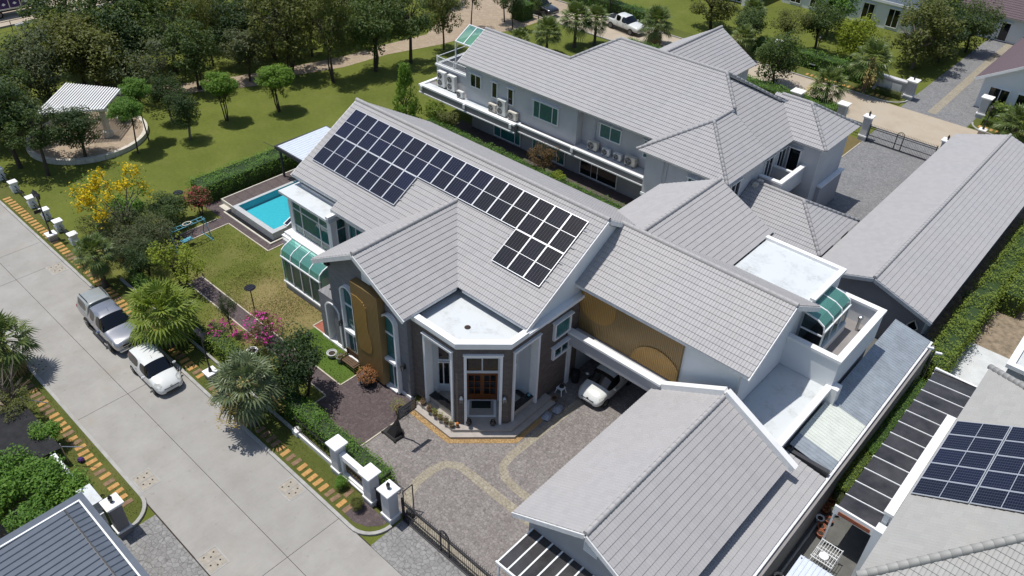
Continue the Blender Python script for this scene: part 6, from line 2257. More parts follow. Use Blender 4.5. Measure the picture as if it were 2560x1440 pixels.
def pot(label, x, y, z=0.02, r=0.2, h=0.3, mat='clay_pot', plant=None, pr=0.22, group='potted plants', n=160, leaf=0.06):
    t = thing('potted_plant' if plant else 'planter', label, 'potted plant' if plant else 'planter', (x, y, z), 0, group)
    MB().lathe([(r * .72, 0), (r, h * .9), (r * 1.08, h * .92), (r * 1.08, h), (r * .9, h), (r * .88, h * .85)], 14, (x, y, z)).build('pot', mat, t, smooth=False)
    MB().lathe([(r * .89, h * .84), (0.01, h * .88)], 12, (x, y, z)).build('soil', 'soil', t)
    if plant:
        POTS.append((t, x, y, z + h, pr, plant, n, leaf))
    return t


POTS = []
pot('dark planter with a dome of dry orange brown leaves at the screen', -27.35, 19.15, r=0.36, h=0.55, mat='black_metal', plant='leaf_brown', pr=0.62, n=1100, leaf=0.085)
pot('round green glazed bowl planter on the lawn beside the bench', -30.73, 19.22, r=0.3, h=0.3, mat='pool_rim')
pot('bowl with bright yellow green leaves at the left end of the bench', -30.02, 19.3, r=0.26, h=0.4, mat='ac_grey', plant='leaf_lime', pr=0.36, n=260)
pot('white rimmed bowl among the pink flowers by the palm', -34.2, 16.1, r=0.32, h=0.3, mat='white_paint')
t = thing('figurine', 'small grey stone figurine beside the dry brown plant', 'figurine', (-27.75, 18.85, 0.02))
MB().lathe([(0.12, 0), (0.13, .1), (0.07, .16), (0.1, .3), (0.06, .4), (0.08, .5), (0.02, .6)], 10, (-27.75, 18.85, 0.02)).build('body', 'ac_grey', t, smooth=True)
for i, (x_, y_) in enumerate(((-23.75, 20.08), (-23.12, 19.98), (-22.68, 19.98), (-22.27, 19.98), (-21.86, 20.0), (-21.44, 20.02))):
    pot('clay pot with %s on the porch step, %s from the left' % ('rusty foliage' if i in (0, 1, 4, 5) else 'green foliage', ORD[i]), x_, y_ - .02, 0.17 if y_ < 19.96 else 0.35, 0.15, 0.24, 'clay_pot',
        'leaf_redbrown' if i in (0, 1) else ('leaf_lime' if i in (2, 3) else 'leaf_olive'), 0.21, 'row of clay pots on the porch step', 150, 0.05)
pot('leafy potted shrub behind the basketball backboard', -24.45, 18.95, r=0.26, h=0.4, plant='leaf_lime', pr=0.5, n=420)
for lab, x_, y_ in (('dark glazed urn on the porch step left of the door', -20.9, 20.75), ('dark glazed urn on the porch step right of the door', -19.95, 21.62)):
    t = thing('urn', lab, 'urn', (x_, y_, 0.35))
    MB().lathe([(0.09, 0), (0.16, .12), (0.17, .2), (0.1, .3), (0.12, .34), (.09, .34)], 12, (x_, y_, 0.35)).build('body', 'granite_black', t, smooth=True)
    MB().lathe([(0.06, .34), (0.01, .42)], 8, (x_, y_, 0.35)).build('lid', 'bronze_dark', t)
t = thing('figurine', 'small pink and brown doll figure on the porch step by the left pier', 'figurine', (-21.2, 20.2, 0.35))
MB().lathe([(0.09, 0), (0.1, .12), (0.05, .2)], 10, (-21.2, 20.2, .35)).build('body', 'clay_pot', t, smooth=True)
MB().lathe([(0.02, .18), (0.08, .24), (0.08, .3), (0.02, .36)], 10, (-21.2, 20.2, .35)).build('head', 'fruit_orange', t, smooth=True)
pot('empty dark clay pot at the right end of the porch step', -18.95, 25.55, 0.02, 0.2, 0.26)
# step stool, tyre and bags by the carport
t = thing('step_stool', 'white plastic stool with black cushion beside the carport wall', 'stool', (-19.1, 26.3, 0))
MB().box(-19.3, 26.1, .38, -18.9, 26.5, .43).build('seat', 'white_frame', t, bevel=.01)
for a, b in ((-1, -1), (1, -1), (1, 1), (-1, 1)):
    MB().beam((-19.1 + a * .15, 26.3 + b * .15, .38), (-19.1 + a * .23, 26.3 + b * .23, .012), .05, .05).build('leg', 'white_frame', t)
MB().lathe([(.13, 0), (.15, .04), (.13, .1), (.02, .12)], 10, (-19.1, 26.35, .43)).build('cushion', 'plastic_black', t, smooth=True)
t = thing('dustbin', 'dark round bin in the carport shade behind the white downpipe', 'bin', (-19.1, 27.6, 0))
MB().lathe([(.22, 0.012), (.27, .7)], 14, (-19.1, 27.6, 0)).build('body', 'plastic_black', t)
MB().lathe([(.29, .7), (.27, .76), (.05, .8)], 14, (-19.1, 27.6, 0)).build('lid', 'plastic_black', t)
for lab, x_, y_, rz_ in (('printed sack lying on the drive nearest the porch corner', -18.45, 24.35, 0.35), ('printed sack lying on the drive farther from the porch corner', -18.35, 25.15, 0.2)):
    mb = MB().obox((0, 0, 0.09), (0.5, 0.75, 0.16))
    me = mb.mesh('sack', 'bamboo_bag', bevel=0.07, seg=3, smooth=True)
    o = link('sack', me)
    o.location, o.rotation_euler = (x_, y_, 0.01), (0, 0, rz_)
    prop(o, lab, 'sack', 'printed sacks on the drive')
o = solo('toy', 'small blue toy on the right porch bench', 'toy', MB().lathe([(.05, 0), (.09, .06), (.08, .12), (.02, .16)], 8, (-19.7, 24.2, .84)), 'blue_tube', smooth=True)

# yard of the neighbour at bottom right
t = thing('metal_rack', 'white metal rack standing in the yard at bottom right', 'rack', (-3.3, 26, 0))
for z_ in (.5, 1.0):
    for i in range(9):
        MB().tube((-3.75 + i * .12, 25.4, z_), (-3.75 + i * .12, 26.6, z_), .012, .012, 5).build('bar', 'white_frame', t)
    for y_ in (25.4, 26.0, 26.6):
        MB().tube((-3.77, y_, z_), (-2.77, y_, z_), .02, .02, 5).build('rail', 'white_frame', t)
for a in (-3.77, -2.77):
    for b in (25.4, 26.6):
        MB().tube((a, b, 0.01), (a, b, 1.05), .022, .022, 6).build('leg', 'white_frame', t)
o = solo('bowl', 'white bowl on the metal rack in the yard', 'bowl', MB().lathe([(.1, 0), (.22, .1), (.2, .1), (.09, .02)], 12, (-3.3, 25.7, 1.01)), 'white_frame', smooth=True)
t = thing('yard_canopy', 'pale blue ribbed metal canopy at the bottom edge of the yard', 'canopy', (-3.2, 22.5, 0))
ribbed(t, 'roof_sheet', (-3.95, 20.4, 2.0), (1, 0, 0), (0, 1, 0.02), 1.6, 3.85, .19, 'canopy_metal')
for a in (-3.85, -2.45):
    for b in (20.6, 24.1):
        MB().box(a - .03, b - .03, 0.01, a + .03, b + .03, 2.1).build('post', 'dark_metal', t)
t = thing('drain_pipe', 'grey pipe lying along the boundary wall in the yard', 'pipe', (-4.45, 23, 0))
MB().tube((-4.45, 20, .1), (-4.45, 28, .1), .06, .06, 8).build('pipe', 'ac_grey', t)
for i, (x_, y_, m_, p_) in enumerate(((-4.2, 27.9, 'terracotta', None), (-4.1, 28.5, 'terracotta', None), (-4.45, 28.3, 'white_paint', None), (-4.1, 29.2, 'white_paint', 'leaf_lime'), (-4.5, 29.0, 'terracotta', 'leaf_brown'), (-4.05, 27.5, 'terracotta', None), (-4.5, 29.6, 'terracotta', 'leaf_brown'))):
    pot('%s %s by the hedge end, %s nearest of the cluster' % ('white' if m_ == 'white_paint' else 'terracotta', 'potted plant' if p_ else 'empty pot', ORD[i]), x_, y_, .014, .2, .26, m_, p_, .3, 'cluster of pots in the yard', 150)
for i, (x_, y_, m_) in enumerate(((-4.35, 23.3, 'terracotta'), (-4.3, 22.8, 'cream_plastic'), (-4.38, 23.8, 'cream_plastic'))):
    pot('%s pot against the boundary wall at the bottom, %s in line' % ('terracotta' if i == 0 else 'pale', ORD[i]), x_, y_, .014, .2, .5, m_, None, group='pots against the boundary wall')
t = thing('security_camera', 'white cameras on a dark post between the hedges', 'camera', (-4.4, 40.9, 0))
MB().tube((-4.4, 40.9, 0), (-4.4, 40.9, 3.0), .05, .05, 8).build('post', 'black_metal', t)
for dx, dy in ((-.25, .1), (.25, -.05)):
    MB().obox((-4.4 + dx, 40.9 + dy, 3.0), (.34, .14, .13), .4).build('camera', 'white_frame', t, bevel=.02)
t = thing('bucket', 'green plastic basket by the annexe door', 'basket', (-1.2, 41.3, .016))
MB().lathe([(.2, 0), (.28, .3), (.26, .3), (.18, .02)], 14, (-1.2, 41.3, .016)).build('body', 'green_plastic', t)

# park pergola on a round terrace
PV = thing('pergola', 'white slatted pergola with thick columns on a round park terrace', 'pergola', (-68.5, 22.5, 0), R(45), local=True)
for x_, y_ in ((-1.8, -2.0), (2.0, -1.4), (2.0, 1.4), (-1.8, 2.0)):
    MB().lathe([(.42, .35), (.42, .8), (.28, .9), (.24, 2.6), (.34, 2.75)], 12, (x_, y_, 0)).build('column', 'cream_stone', PV)
for y_ in (-1.7, 1.7):
    MB().box(-2.6, y_ - .1, 2.75, 2.6, y_ + .1, 2.95).build('beam', 'white_paint', PV)
for i in range(22):
    q_ = 3.15 - i * .05
    MB().box(-2.5 + i * .235, -q_, 2.96, -2.39 + i * .235, q_, 3.12).build('slat', 'white_paint', PV)
mb = MB()
n_ = 40
for i in range(n_):
    a, b = 2 * math.pi * i / n_, 2 * math.pi * (i + 1) / n_
    mb.beam((-67.6 + 4.6 * math.cos(a), 21.8 + 4.6 * math.sin(a), .2), (-67.6 + 4.6 * math.cos(b), 21.8 + 4.6 * math.sin(b), .2), .35, .4)
TR = thing('terrace_rim', 'round pale stone rim of the pergola terrace', 'terrace', (-67.6, 21.8, 0))
mb.build('rim', 'cream_stone', TR)
MB().prism([(-67.6 + 4.55 * math.cos(2 * math.pi * i / 40), 21.8 + 4.55 * math.sin(2 * math.pi * i / 40)) for i in range(40)], 0.0, 0.33).build('floor', 'park_path', TR)

# dark net screen at the left edge
NS = thing('net_screen', 'black shade net stretched on poles above the bushes at the left edge', 'shade net', (-36, 3.5, 0))
plain('shade_net', (0.02, 0.02, 0.022), 0.9, var=0.3, scale=3)
g_ = MB()
nx, ny = 10, 6
for i in range(nx):
    for j in range(ny):
        def zz(i_, j_):
            return 1.35 - 0.12 * math.sin(math.pi * i_ / nx) * math.sin(math.pi * j_ / ny) + 0.03 * math.sin(3 * i_ + 2 * j_)
        xa, xb2 = -38.2 + i * .46, -38.2 + (i + 1) * .46
        ya, yb2 = 1.6 + j * .58, 1.6 + (j + 1) * .58
        g_.quad((xa, ya, zz(i, j)), (xb2, ya, zz(i + 1, j)), (xb2, yb2, zz(i + 1, j + 1)), (xa, yb2, zz(i, j + 1)))
g_.build('net', 'shade_net', NS)
for x_, y_ in ((-38.2, 5.1), (-33.6, 5.1), (-38.2, 1.6), (-33.6, 1.6)):
    MB().tube((x_, y_, 0), (x_, y_, 1.6), .03, .03, 6).build('pole', 'steel', NS)
MB().tube((-38.3, 5.12, 1.4), (-36.9, 5.9, 1.5), .025, .025, 6).build('stay', 'steel', NS)
MB().tube((-33.6, 5.1, 1.4), (-32.7, 5.8, 1.5), .025, .025, 6).build('stay', 'steel', NS)
o = solo('bag', 'small dark blue bag on the verge by the stepping stones', 'bag', MB().obox((-33.3, 5.6, .22), (.3, .25, .26), .4), 'truck_print', bevel=.05)
# items in the park by the far road
pfen = thing('fence', 'thin dark rail fence along the far park edge', 'fence', (-98, 30, 0))
for z_ in (.55, 1.0):
    MB().beam((-98.2, -10, z_), (-98.2, 45, z_), .04, .05).build('rail', 'black_metal', pfen)
for i in range(23):
    MB().box(-98.23, -10 + i * 2.5, 0, -98.17, -9.94 + i * 2.5, 1.05).build('post', 'black_metal', pfen)
for i in range(9):
    o = solo('kerb_block', 'white painted kerb block at the far road, %s from the truck tail' % ORD[i], 'kerb block', MB().box(-99.3, 22 + i * 3.1, 0, -98.9, 23.4 + i * 3.1, .25), 'white_paint', 'white painted kerb blocks')
# ------------------------------------------------------------------ vehicles
def loft_body(stations, glass_side, glass_front, glass_rear, paint, sub=2):
    """stations: list of (x, [(y,z)*7]) half sections from sill to roof centre, front (+x) last.
    Returns meshes split by use: body, side windows (left, right), windscreen, rear window."""
    bm = bmesh.new()
    rows = []
    for x, pr in stations:
        left = [bm.verts.new((x, y, z)) for y, z in pr[:-1]]
        mid = bm.verts.new((x, 0, pr[-1][1]))
        right = [bm.verts.new((x, -y, z)) for y, z in pr[:-1]][::-1]
        rows.append(left + [mid] + right)
    n = len(rows[0])
    k = len(stations[0][1]) - 1
    for i in range(len(rows) - 1):
        for j in range(n - 1):
            f = bm.faces.new((rows[i][j], rows[i + 1][j], rows[i + 1][j + 1], rows[i][j + 1]))
            jj = j if j < k else n - 2 - j
            if jj == 3 and i in glass_side:
                f.material_index = 1 if j < k else 2
            if jj in (4, 5) and i in glass_front:
                f.material_index = 3
            if jj in (4, 5) and i in glass_rear:
                f.material_index = 4
        bm.faces.new((rows[i][0], rows[i][n - 1], rows[i + 1][n - 1], rows[i + 1][0]))
    bm.faces.new(rows[0])
    bm.faces.new(rows[-1][::-1])
    bmesh.ops.recalc_face_normals(bm, faces=bm.faces[:])
    # crease the glass borders so the openings stay crisp
    cl = bm.edges.layers.float.get('crease_edge') or bm.edges.layers.float.new('crease_edge')
    for e in bm.edges:
        if len(e.link_faces) == 2 and e.link_faces[0].material_index != e.link_faces[1].material_index:
            e[cl] = 0.75
    me = bpy.data.meshes.new('shell')
    bm.to_mesh(me)
    bm.free()
    o = bpy.data.objects.new('shell_tmp', me)
    COL.objects.link(o)
    md = o.modifiers.new('s', 'SUBSURF')
    md.levels = md.render_levels = sub
    dg = bpy.context.evaluated_depsgraph_get()
    ev = bpy.data.meshes.new_from_object(o.evaluated_get(dg))
    bpy.data.objects.remove(o)
    out = {}
    vco = [tuple(v.co) for v in ev.vertices]
    for idx in range(5):
        fs = [tuple(p.vertices) for p in ev.polygons if p.material_index == idx]
        if not fs:
            continue
        used = sorted({i for f in fs for i in f})
        mp = {v: i for i, v in enumerate(used)}
        q = bpy.data.meshes.new('body')
        q.from_pydata([vco[v] for v in used], [], [tuple(mp[i] for i in f) for f in fs])
        q.materials.append(MATS[paint if idx == 0 else 'car_glass'])
        q.polygons.foreach_set('use_smooth', [True] * len(q.polygons))
        out[idx] = q
    return out


def wheel(t, x, y, r, w):
    sy = 1 if y > 0 else -1
    W_ = MB().add(*ring_tyre(r, w, (x, y, r))).build('wheel', 'rubber', t, smooth=True)
    mb = MB().tube((x, y + sy * (w / 2 - .04), r), (x, y + sy * (w / 2 + .002), r), r * .66, r * .62, 16)
    mb.build('rim', 'rim', W_)
    mb = MB()
    for i in range(5):
        a = 2 * math.pi * i / 5 + .3
        mb.beam((x, y + sy * (w / 2 + .008), r), (x + math.cos(a) * r * .6, y + sy * (w / 2 + .008), r + math.sin(a) * r * .6), .05, .012, (0, 1, 0))
    mb.build('spoke', 'rim', W_)


def ring_tyre(r, w, c, n=20):
    prof = [(r * .62, -w / 2), (r * .92, -w / 2), (r, -w * .36), (r, w * .36), (r * .92, w / 2), (r * .62, w / 2)]
    vs, fs = [], []
    for i in range(n):
        a = 2 * math.pi * i / n
        for rr, d in prof:
            vs.append((c[0] + rr * math.cos(a), c[1] + d, c[2] + rr * math.sin(a)))
    m = len(prof)
    for i in range(n):
        for j in range(m - 1):
            fs.append((i * m + j, ((i + 1) % n) * m + j, ((i + 1) % n) * m + j + 1, i * m + j + 1))
    return vs, fs


def arch_disc(t, x, y, r):
    sy = 1 if y > 0 else -1
    n = 16
    pts = [(x + r * math.cos(math.pi * i / (n - 1)), y, r * .28 + max(.0, r * math.sin(math.pi * i / (n - 1)) + .3 * r - .02)) for i in range(n)]
    pts += [(x - r, y, .16), (x + r, y, .16)]
    MB().add(pts, [tuple(range(len(pts)))]).build('wheel_arch', 'plastic_black', t)


def sec(w, zb, zm, zs, zt, wt, zc=None, wb=None):
    """7-point half section: sill, lower door, widest, shoulder, roof edge, roof inner, centre."""
    wb = wb or w * .90
    zc = zc if zc is not None else zt + .03
    return [(wb, zb), (w * .985, zb + (zm - zb) * .45), (w, zm), (w * .955, zs), (wt, zt), (wt * .6, zt + (zc - zt) * .75), (0, zc)]


def finish_car(t, meshes, names=('body', 'side_window', 'side_window', 'windscreen', 'rear_window')):
    for i, q in meshes.items():
        q.name = names[i]
        link(names[i], q, t)


def hatchback(label, loc, rz, kind='round'):
    t = thing('parked_car', label, 'car', loc, rz, 'small white hatchbacks', local=True)
    W = .80 if kind == 'round' else .84
    st = [(-1.86, sec(W * .80, .38, .55, .72, .86, W * .62, .88)), (-1.80, sec(W * .90, .24, .55, .86, 1.02, W * .68, 1.05)),
          (-1.55, sec(W * .97, .20, .58, .96, 1.40, W * .70, 1.45)), (-1.25, sec(W * .99, .19, .58, .97, 1.48, W * .73, 1.53)),
          (-.85, sec(W, .18, .58, .96, 1.50, W * .74, 1.55)), (-.30, sec(W, .18, .58, .95, 1.50, W * .74, 1.56)), (-.18, sec(W, .18, .58, .95, 1.50, W * .74, 1.56)),
          (.30, sec(W, .18, .58, .94, 1.44, W * .72, 1.50)), (.95, sec(W, .19, .60, .93, .99, W * .70, 1.03)),
          (1.35, sec(W * .98, .20, .58, .84, .91, W * .66, .95)), (1.66, sec(W * .92, .21, .52, .70, .78, W * .62, .82)), (1.84, sec(W * .78, .24, .46, .58, .64, W * .5, .68)),
          (1.90, sec(W * .62, .30, .44, .50, .54, W * .4, .56))]
    me = loft_body(st, (2, 3, 4, 6, 7), (7,), (1,), 'paint_white')
    finish_car(t, me)
    for x in (-1.22, 1.20):
        for y in (-1, 1):
            arch_disc(t, x, y * (W - .01), .33)
            wheel(t, x, y * (W - .085), .285, .18)
    for sy in (-1, 1):
        if kind == 'round':
            MB().add([(1.36, sy * .66, .885), (1.52, sy * .46, .865), (1.72, sy * .44, .76), (1.76, sy * .58, .66), (1.60, sy * .72, .68), (1.42, sy * .755, .78)], [(0, 1, 2, 3, 4, 5) if sy > 0 else (5, 4, 3, 2, 1, 0)]).build('headlight', 'lamp_glass', t)
        else:
            MB().add([(1.30, sy * .78, .84), (1.62, sy * .62, .76), (1.74, sy * .55, .66), (1.72, sy * .72, .62), (1.45, sy * .80, .72)], [(0, 1, 2, 3, 4) if sy > 0 else (4, 3, 2, 1, 0)]).build('headlight', 'lamp_glass', t)
        MB().obox((.62, sy * (W + .10), 1.0), (.13, .2, .13)).build('mirror', 'paint_white', t, bevel=.04, seg=2)
        MB().box(-1.9, sy * .52 - .1, .7, -1.82, sy * .52 + .1, .95).build('tail_light', 'red_paint', t, bevel=.02)
        for hx in (-.55, .25):
            MB().box(hx - .1, sy * (W + .0), .80, hx + .06, sy * (W + .02), .83).build('door_handle', 'chrome', t)
    MB().box(1.80, -.42, .56, 1.895, .42, .60).build('grille', 'plastic_black', t, bevel=.01)
    MB().box(1.80, -.38, .26, 1.90, .38, .40).build('lower_grille', 'plastic_black', t, bevel=.02)
    MB().box(1.88, -.2, .42, 1.912, .2, .52).build('number_plate', 'plate', t)
    MB().box(1.84, -.06, .62, 1.885, .06, .67).build('badge', 'chrome', t)
    MB().tube((.10, 0, 1.54), (-.05, 0, 1.66), .008, .006, 5).build('antenna', 'plastic_black', t)
    return t


def pickup(label, loc, rz, paint, canopy=None, group='pickup trucks'):
    t = thing('pickup_truck', label, 'pickup truck', loc, rz, group, local=True)
    W = .93
    zs = 1.12
    bed = 1.14
    st = [(-2.68, sec(W * .90, .52, .80, 1.05, bed, W * .86, bed)), (-2.62, sec(W * .96, .48, .80, 1.08, bed, W * .88, bed)), (-2.3, sec(W * .98, .42, .80, 1.08, bed, W * .88, bed)),
          (-1.30, sec(W * .98, .40, .78, 1.08, bed, W * .88, bed)), (-1.02, sec(W * .98, .40, .78, 1.08, bed, W * .88, bed + .005)), (-.96, sec(W * .98, .40, .78, 1.10, 1.66, W * .66, 1.70)),
          (-.80, sec(W * .985, .38, .78, 1.11, 1.74, W * .70, 1.79)), (-.05, sec(W, .38, .78, 1.11, 1.76, W * .71, 1.82)), (.06, sec(W, .38, .78, 1.11, 1.76, W * .71, 1.82)),
          (.52, sec(W, .38, .78, 1.11, 1.70, W * .70, 1.76)), (1.22, sec(W, .38, .80, 1.10, 1.16, W * .74, 1.20)), (1.75, sec(W * .99, .38, .80, 1.06, 1.10, W * .72, 1.15)),
          (2.30, sec(W * .96, .40, .76, .98, 1.04, W * .68, 1.08)), (2.52, sec(W * .88, .42, .70, .88, .94, W * .6, .98)), (2.60, sec(W * .78, .46, .62, .76, .80, W * .5, .82))]
    me = loft_body(st, (6, 8, 9), (9,), (5,), paint)
    finish_car(t, me)
    for x in (-1.42, 1.60):
        for y in (-1, 1):
            arch_disc(t, x, y * (W + .004), .46)
            wheel(t, x, y * (W - .09), .385, .25)
    for sy in (-1, 1):
        MB().add([(2.14, sy * .84, .98), (2.44, sy * .62, .93), (2.55, sy * .52, .86), (2.50, sy * .78, .80), (2.25, sy * .88, .86)], [(0, 1, 2, 3, 4) if sy > 0 else (4, 3, 2, 1, 0)]).build('headlight', 'lamp_glass', t)
        MB().obox((.92, sy * (W + .14), 1.14), (.16, .24, .18)).build('mirror', 'chrome' if paint == 'paint_silver' else paint, t, bevel=.05, seg=2)
        MB().box(-2.72, sy * .80 - .07, .80, -2.6, sy * .80 + .07, 1.06).build('tail_light', 'red_paint', t, bevel=.02)
        MB().box(-.9, sy * (W + .02), .36, 1.05, sy * (W + .10), .42).build('side_step', 'plastic_black', t)
        for hx in (-.45, .45):
            MB().box(hx - .12, sy * (W + .0), .96, hx + .08, sy * (W + .025), 1.0).build('door_handle', 'chrome', t)
    MB().box(2.50, -.46, .60, 2.615, .46, .84).build('grille', 'plastic_black', t, bevel=.02)
    MB().box(2.52, -.46, .70, 2.63, .46, .73).build('grille_bar', 'chrome', t)
    MB().box(2.52, -.72, .40, 2.66, .72, .54).build('bumper', 'chrome' if paint != 'paint_white' else paint, t, bevel=.04)
    MB().box(2.655, -.2, .44, 2.675, .2, .54).build('number_plate', 'plate', t)
    MB().lathe([(.001, 0), (.07, .005), (.06, .02)], 12, (2.62, 0, .76)).build('badge', 'chrome', t)
    MB().tube((.3, 0, 1.80), (.14, 0, 1.98), .01, .006, 5).build('antenna', 'plastic_black', t)
    if canopy:
        st2 = [(-2.66, sec(W * .90, 1.10, 1.14, 1.18, 1.30, W * .74, 1.33)), (-2.60, sec(W * .92, 1.10, 1.15, 1.20, 1.50, W * .74, 1.54)), (-2.38, sec(W * .93, 1.10, 1.15, 1.22, 1.78, W * .74, 1.83)),
               (-1.75, sec(W * .93, 1.10, 1.15, 1.22, 1.82, W * .75, 1.89)), (-1.20, sec(W * .93, 1.10, 1.15, 1.22, 1.82, W * .75, 1.89)), (-1.02, sec(W * .93, 1.10, 1.15, 1.22, 1.80, W * .75, 1.86)), (-.99, sec(W * .92, 1.10, 1.15, 1.22, 1.78, W * .74, 1.84))]
        m2 = loft_body(st2, (2, 3), (), (1,), canopy, 2)
        finish_car(t, m2, ('canopy', 'canopy_window', 'canopy_window', 'windscreen', 'canopy_rear_window'))
        for sy in (-1, 1):
            MB().path([(-2.3, sy * .58, 1.86), (-2.25, sy * .58, 1.96), (-1.25, sy * .58, 1.98), (-1.2, sy * .58, 1.88)], .022, 6).build('roof_rail', 'plastic_black', t)
    else:
        MB().box(-2.5, -.72, 1.148, -1.08, .72, 1.16).build('bed_liner', 'plastic_black', t)
        MB().path([(-1.35, -.72, 1.14), (-1.2, -.68, 1.60), (-1.2, .68, 1.60), (-1.35, .72, 1.14)], .035, 7).build('roll_bar', 'plastic_black', t)
    return t


pickup('silver pickup with grey canopy parked at the kerb behind the white car', (-41.85, 11.45, .022), R(-1.5), 'paint_silver', 'paint_grey_canopy')
hatchback('rounded white hatchback parked at the kerb in front of the silver pickup', (-36.35, 11.28, .022), R(-1.0), 'round')
hatchback('white hatchback with nose out under the carport', (-17.45, 28.35, .018), R(-88), 'sharp')
pickup('white pickup parked on the back road beside the palm', (-51.8, 77.4, .012), R(-6), 'paint_white')
pickup('black pickup parked beyond the park trees on the back road', (-62.6, 74.6, .012), R(-2), 'paint_black')
# red car half hidden at the purple roofed garage
t = thing('parked_car', 'red car mostly hidden behind the purple garage roof', 'car', (-16.2, 101.2, .02), R(-90), local=True)
W = .86
st = [(-2.2, sec(W * .85, .35, .6, .8, .9, W * .7, .92)), (-1.9, sec(W * .96, .22, .6, .9, 1.0, W * .72, 1.02)), (-1.3, sec(W, .2, .6, .92, 1.32, W * .68, 1.36)), (-.5, sec(W, .2, .6, .92, 1.42, W * .70, 1.46)),
      (.2, sec(W, .2, .6, .92, 1.38, W * .68, 1.42)), (1.0, sec(W, .2, .6, .90, .96, W * .7, 1.0)), (1.8, sec(W * .96, .22, .58, .80, .85, W * .66, .88)), (2.2, sec(W * .75, .3, .5, .6, .66, W * .5, .68))]
finish_car(t, loft_body(st, (2, 3, 4), (4,), (1, 2), 'red_paint'))
for x in (-1.35, 1.35):
    for y in (-1, 1):
        wheel(t, x, y * (W - .09), .31, .2)
# box truck at the far left
t = thing('box_truck', 'white truck with dark purple printed box at the top left corner', 'truck', (-103.4, 30.3, .012), R(86), local=True)
MB().box(-3.3, -1.05, .95, 1.35, 1.05, 3.05).build('box', 'truck_print', t, bevel=.02)
fr = MB()
for x in (-3.3, -2.15, -1.0, .15, 1.35):
    fr.box(x - .04, -1.075, .95, x + .04, -1.05, 3.05)
for z in (.95, 3.0):
    fr.box(-3.34, -1.08, z - .05, 1.39, -1.05, z + .05)
fr.box(-3.34, -1.08, .85, 1.39, 1.08, .95)
fr.build('box_frame', 'alu_frame', t)
for x in (-2.7, -1.55, -.4, .75):
    MB().add([(x - .22, -1.082, 1.45), (x, -1.082, 1.62), (x + .22, -1.082, 1.45), (x, -1.082, 1.3)], [(0, 1, 2, 3)]).build('white_print', 'white_frame', t)
    MB().add([(x + .2 * math.cos(2 * math.pi * i / 12), -1.081, 2.3 + .26 * math.sin(2 * math.pi * i / 12)) for i in range(12)], [tuple(range(12))]).build('purple_print', 'purple_print', t)
st = [(1.42, sec(.95, .6, 1.1, 1.5, 2.15, .86, 2.2)), (1.55, sec(1.0, .5, 1.1, 1.5, 2.2, .86, 2.27)), (2.5, sec(1.0, .5, 1.1, 1.48, 2.18, .86, 2.24)), (3.0, sec(.99, .5, 1.05, 1.42, 1.55, .86, 1.6)), (3.15, sec(.9, .55, .9, 1.1, 1.2, .8, 1.22))]
me = loft_body(st, (1,), (2,), (), 'paint_white', 2)
finish_car(t, me, ('cab', 'side_window', 'side_window', 'windscreen', 'rear_window'))
for x in (-2.3, 2.3):
    for y in (-1, 1):
        wheel(t, x, y * .88, .42, .26)
MB().box(-3.2, -.5, .5, 1.5, .5, .85).build('chassis', 'plastic_black', t)
# ------------------------------------------------------------------ vegetation
NPR = np.random.RandomState(42)


def leaf_quads(P, size, up=0.75, out=None, jitter=0.35, aspect=0.55, rs=NPR):
    """Leaf blades at points P (N,3): random rhombs tilted towards `out` and up. Returns verts, faces."""
    n = len(P)
    nr = rs.normal(size=(n, 3))
    nr /= np.linalg.norm(nr, axis=1)[:, None]
    if out is not None:
        nr = nr * 0.75 + out * 0.5
    nr[:, 2] += up
    nr /= np.linalg.norm(nr, axis=1)[:, None]
    t = rs.normal(size=(n, 3))
    a = np.cross(nr, t)
    a /= np.linalg.norm(a, axis=1)[:, None] + 1e-9
    b = np.cross(nr, a)
    s = size * (1 + jitter * rs.uniform(-1, 1, n))[:, None]
    a, b = a * s * 0.5, b * s * 0.5 * aspect
    v = np.stack([P - a, P - b + nr * s * 0.06, P + a, P + b + nr * s * 0.06], 1).reshape(-1, 3)
    f = np.arange(4 * n).reshape(n, 4)
    return v, f


def leaf_mesh(name, P, size, mat, **k):
    v, f = leaf_quads(np.asarray(P, float), size, **k)
    q = bpy.data.meshes.new(name)
    q.from_pydata(v.tolist(), [], f.tolist())
    if mat:
        q.materials.append(MATS[mat])
    return q


def sph(n, rs, shell=0.55):
    d = rs.normal(size=(n, 3))
    d /= np.linalg.norm(d, axis=1)[:, None]
    r = (shell ** 3 + (1 - shell ** 3) * rs.uniform(size=n)) ** (1 / 3)
    return d * r[:, None], d


def crown(seed, nclump=34, per=130, cr=0.36, leaf=0.085, flat=1.0, spread=0.78, mat='leaf_park', shape=None):
    """Unit crown made of leaf clumps with gaps between them."""
    rs = np.random.RandomState(seed)
    P, O = [], []
    k = 0
    while k < nclump:
        c = rs.uniform(-1, 1, 3)
        l = np.linalg.norm(c)
        if l > 1 or l < 0.25:
            continue
        if shape and not shape(c):
            continue
        c = c * spread
        c[2] *= flat
        r = cr * rs.uniform(0.65, 1.2)
        p, d = sph(int(per * rs.uniform(.7, 1.3)), rs, 0.45)
        p = p * r * np.array([1, 1, 0.75])
        P.append(p + c)
        O.append(d)
        k += 1
    P, O = np.concatenate(P), np.concatenate(O)
    v, f = leaf_quads(P, leaf, out=O, rs=rs)
    q = bpy.data.meshes.new('crown')
    q.from_pydata(v.tolist(), [], f.tolist())
    q.materials.append(MATS[mat])
    return q


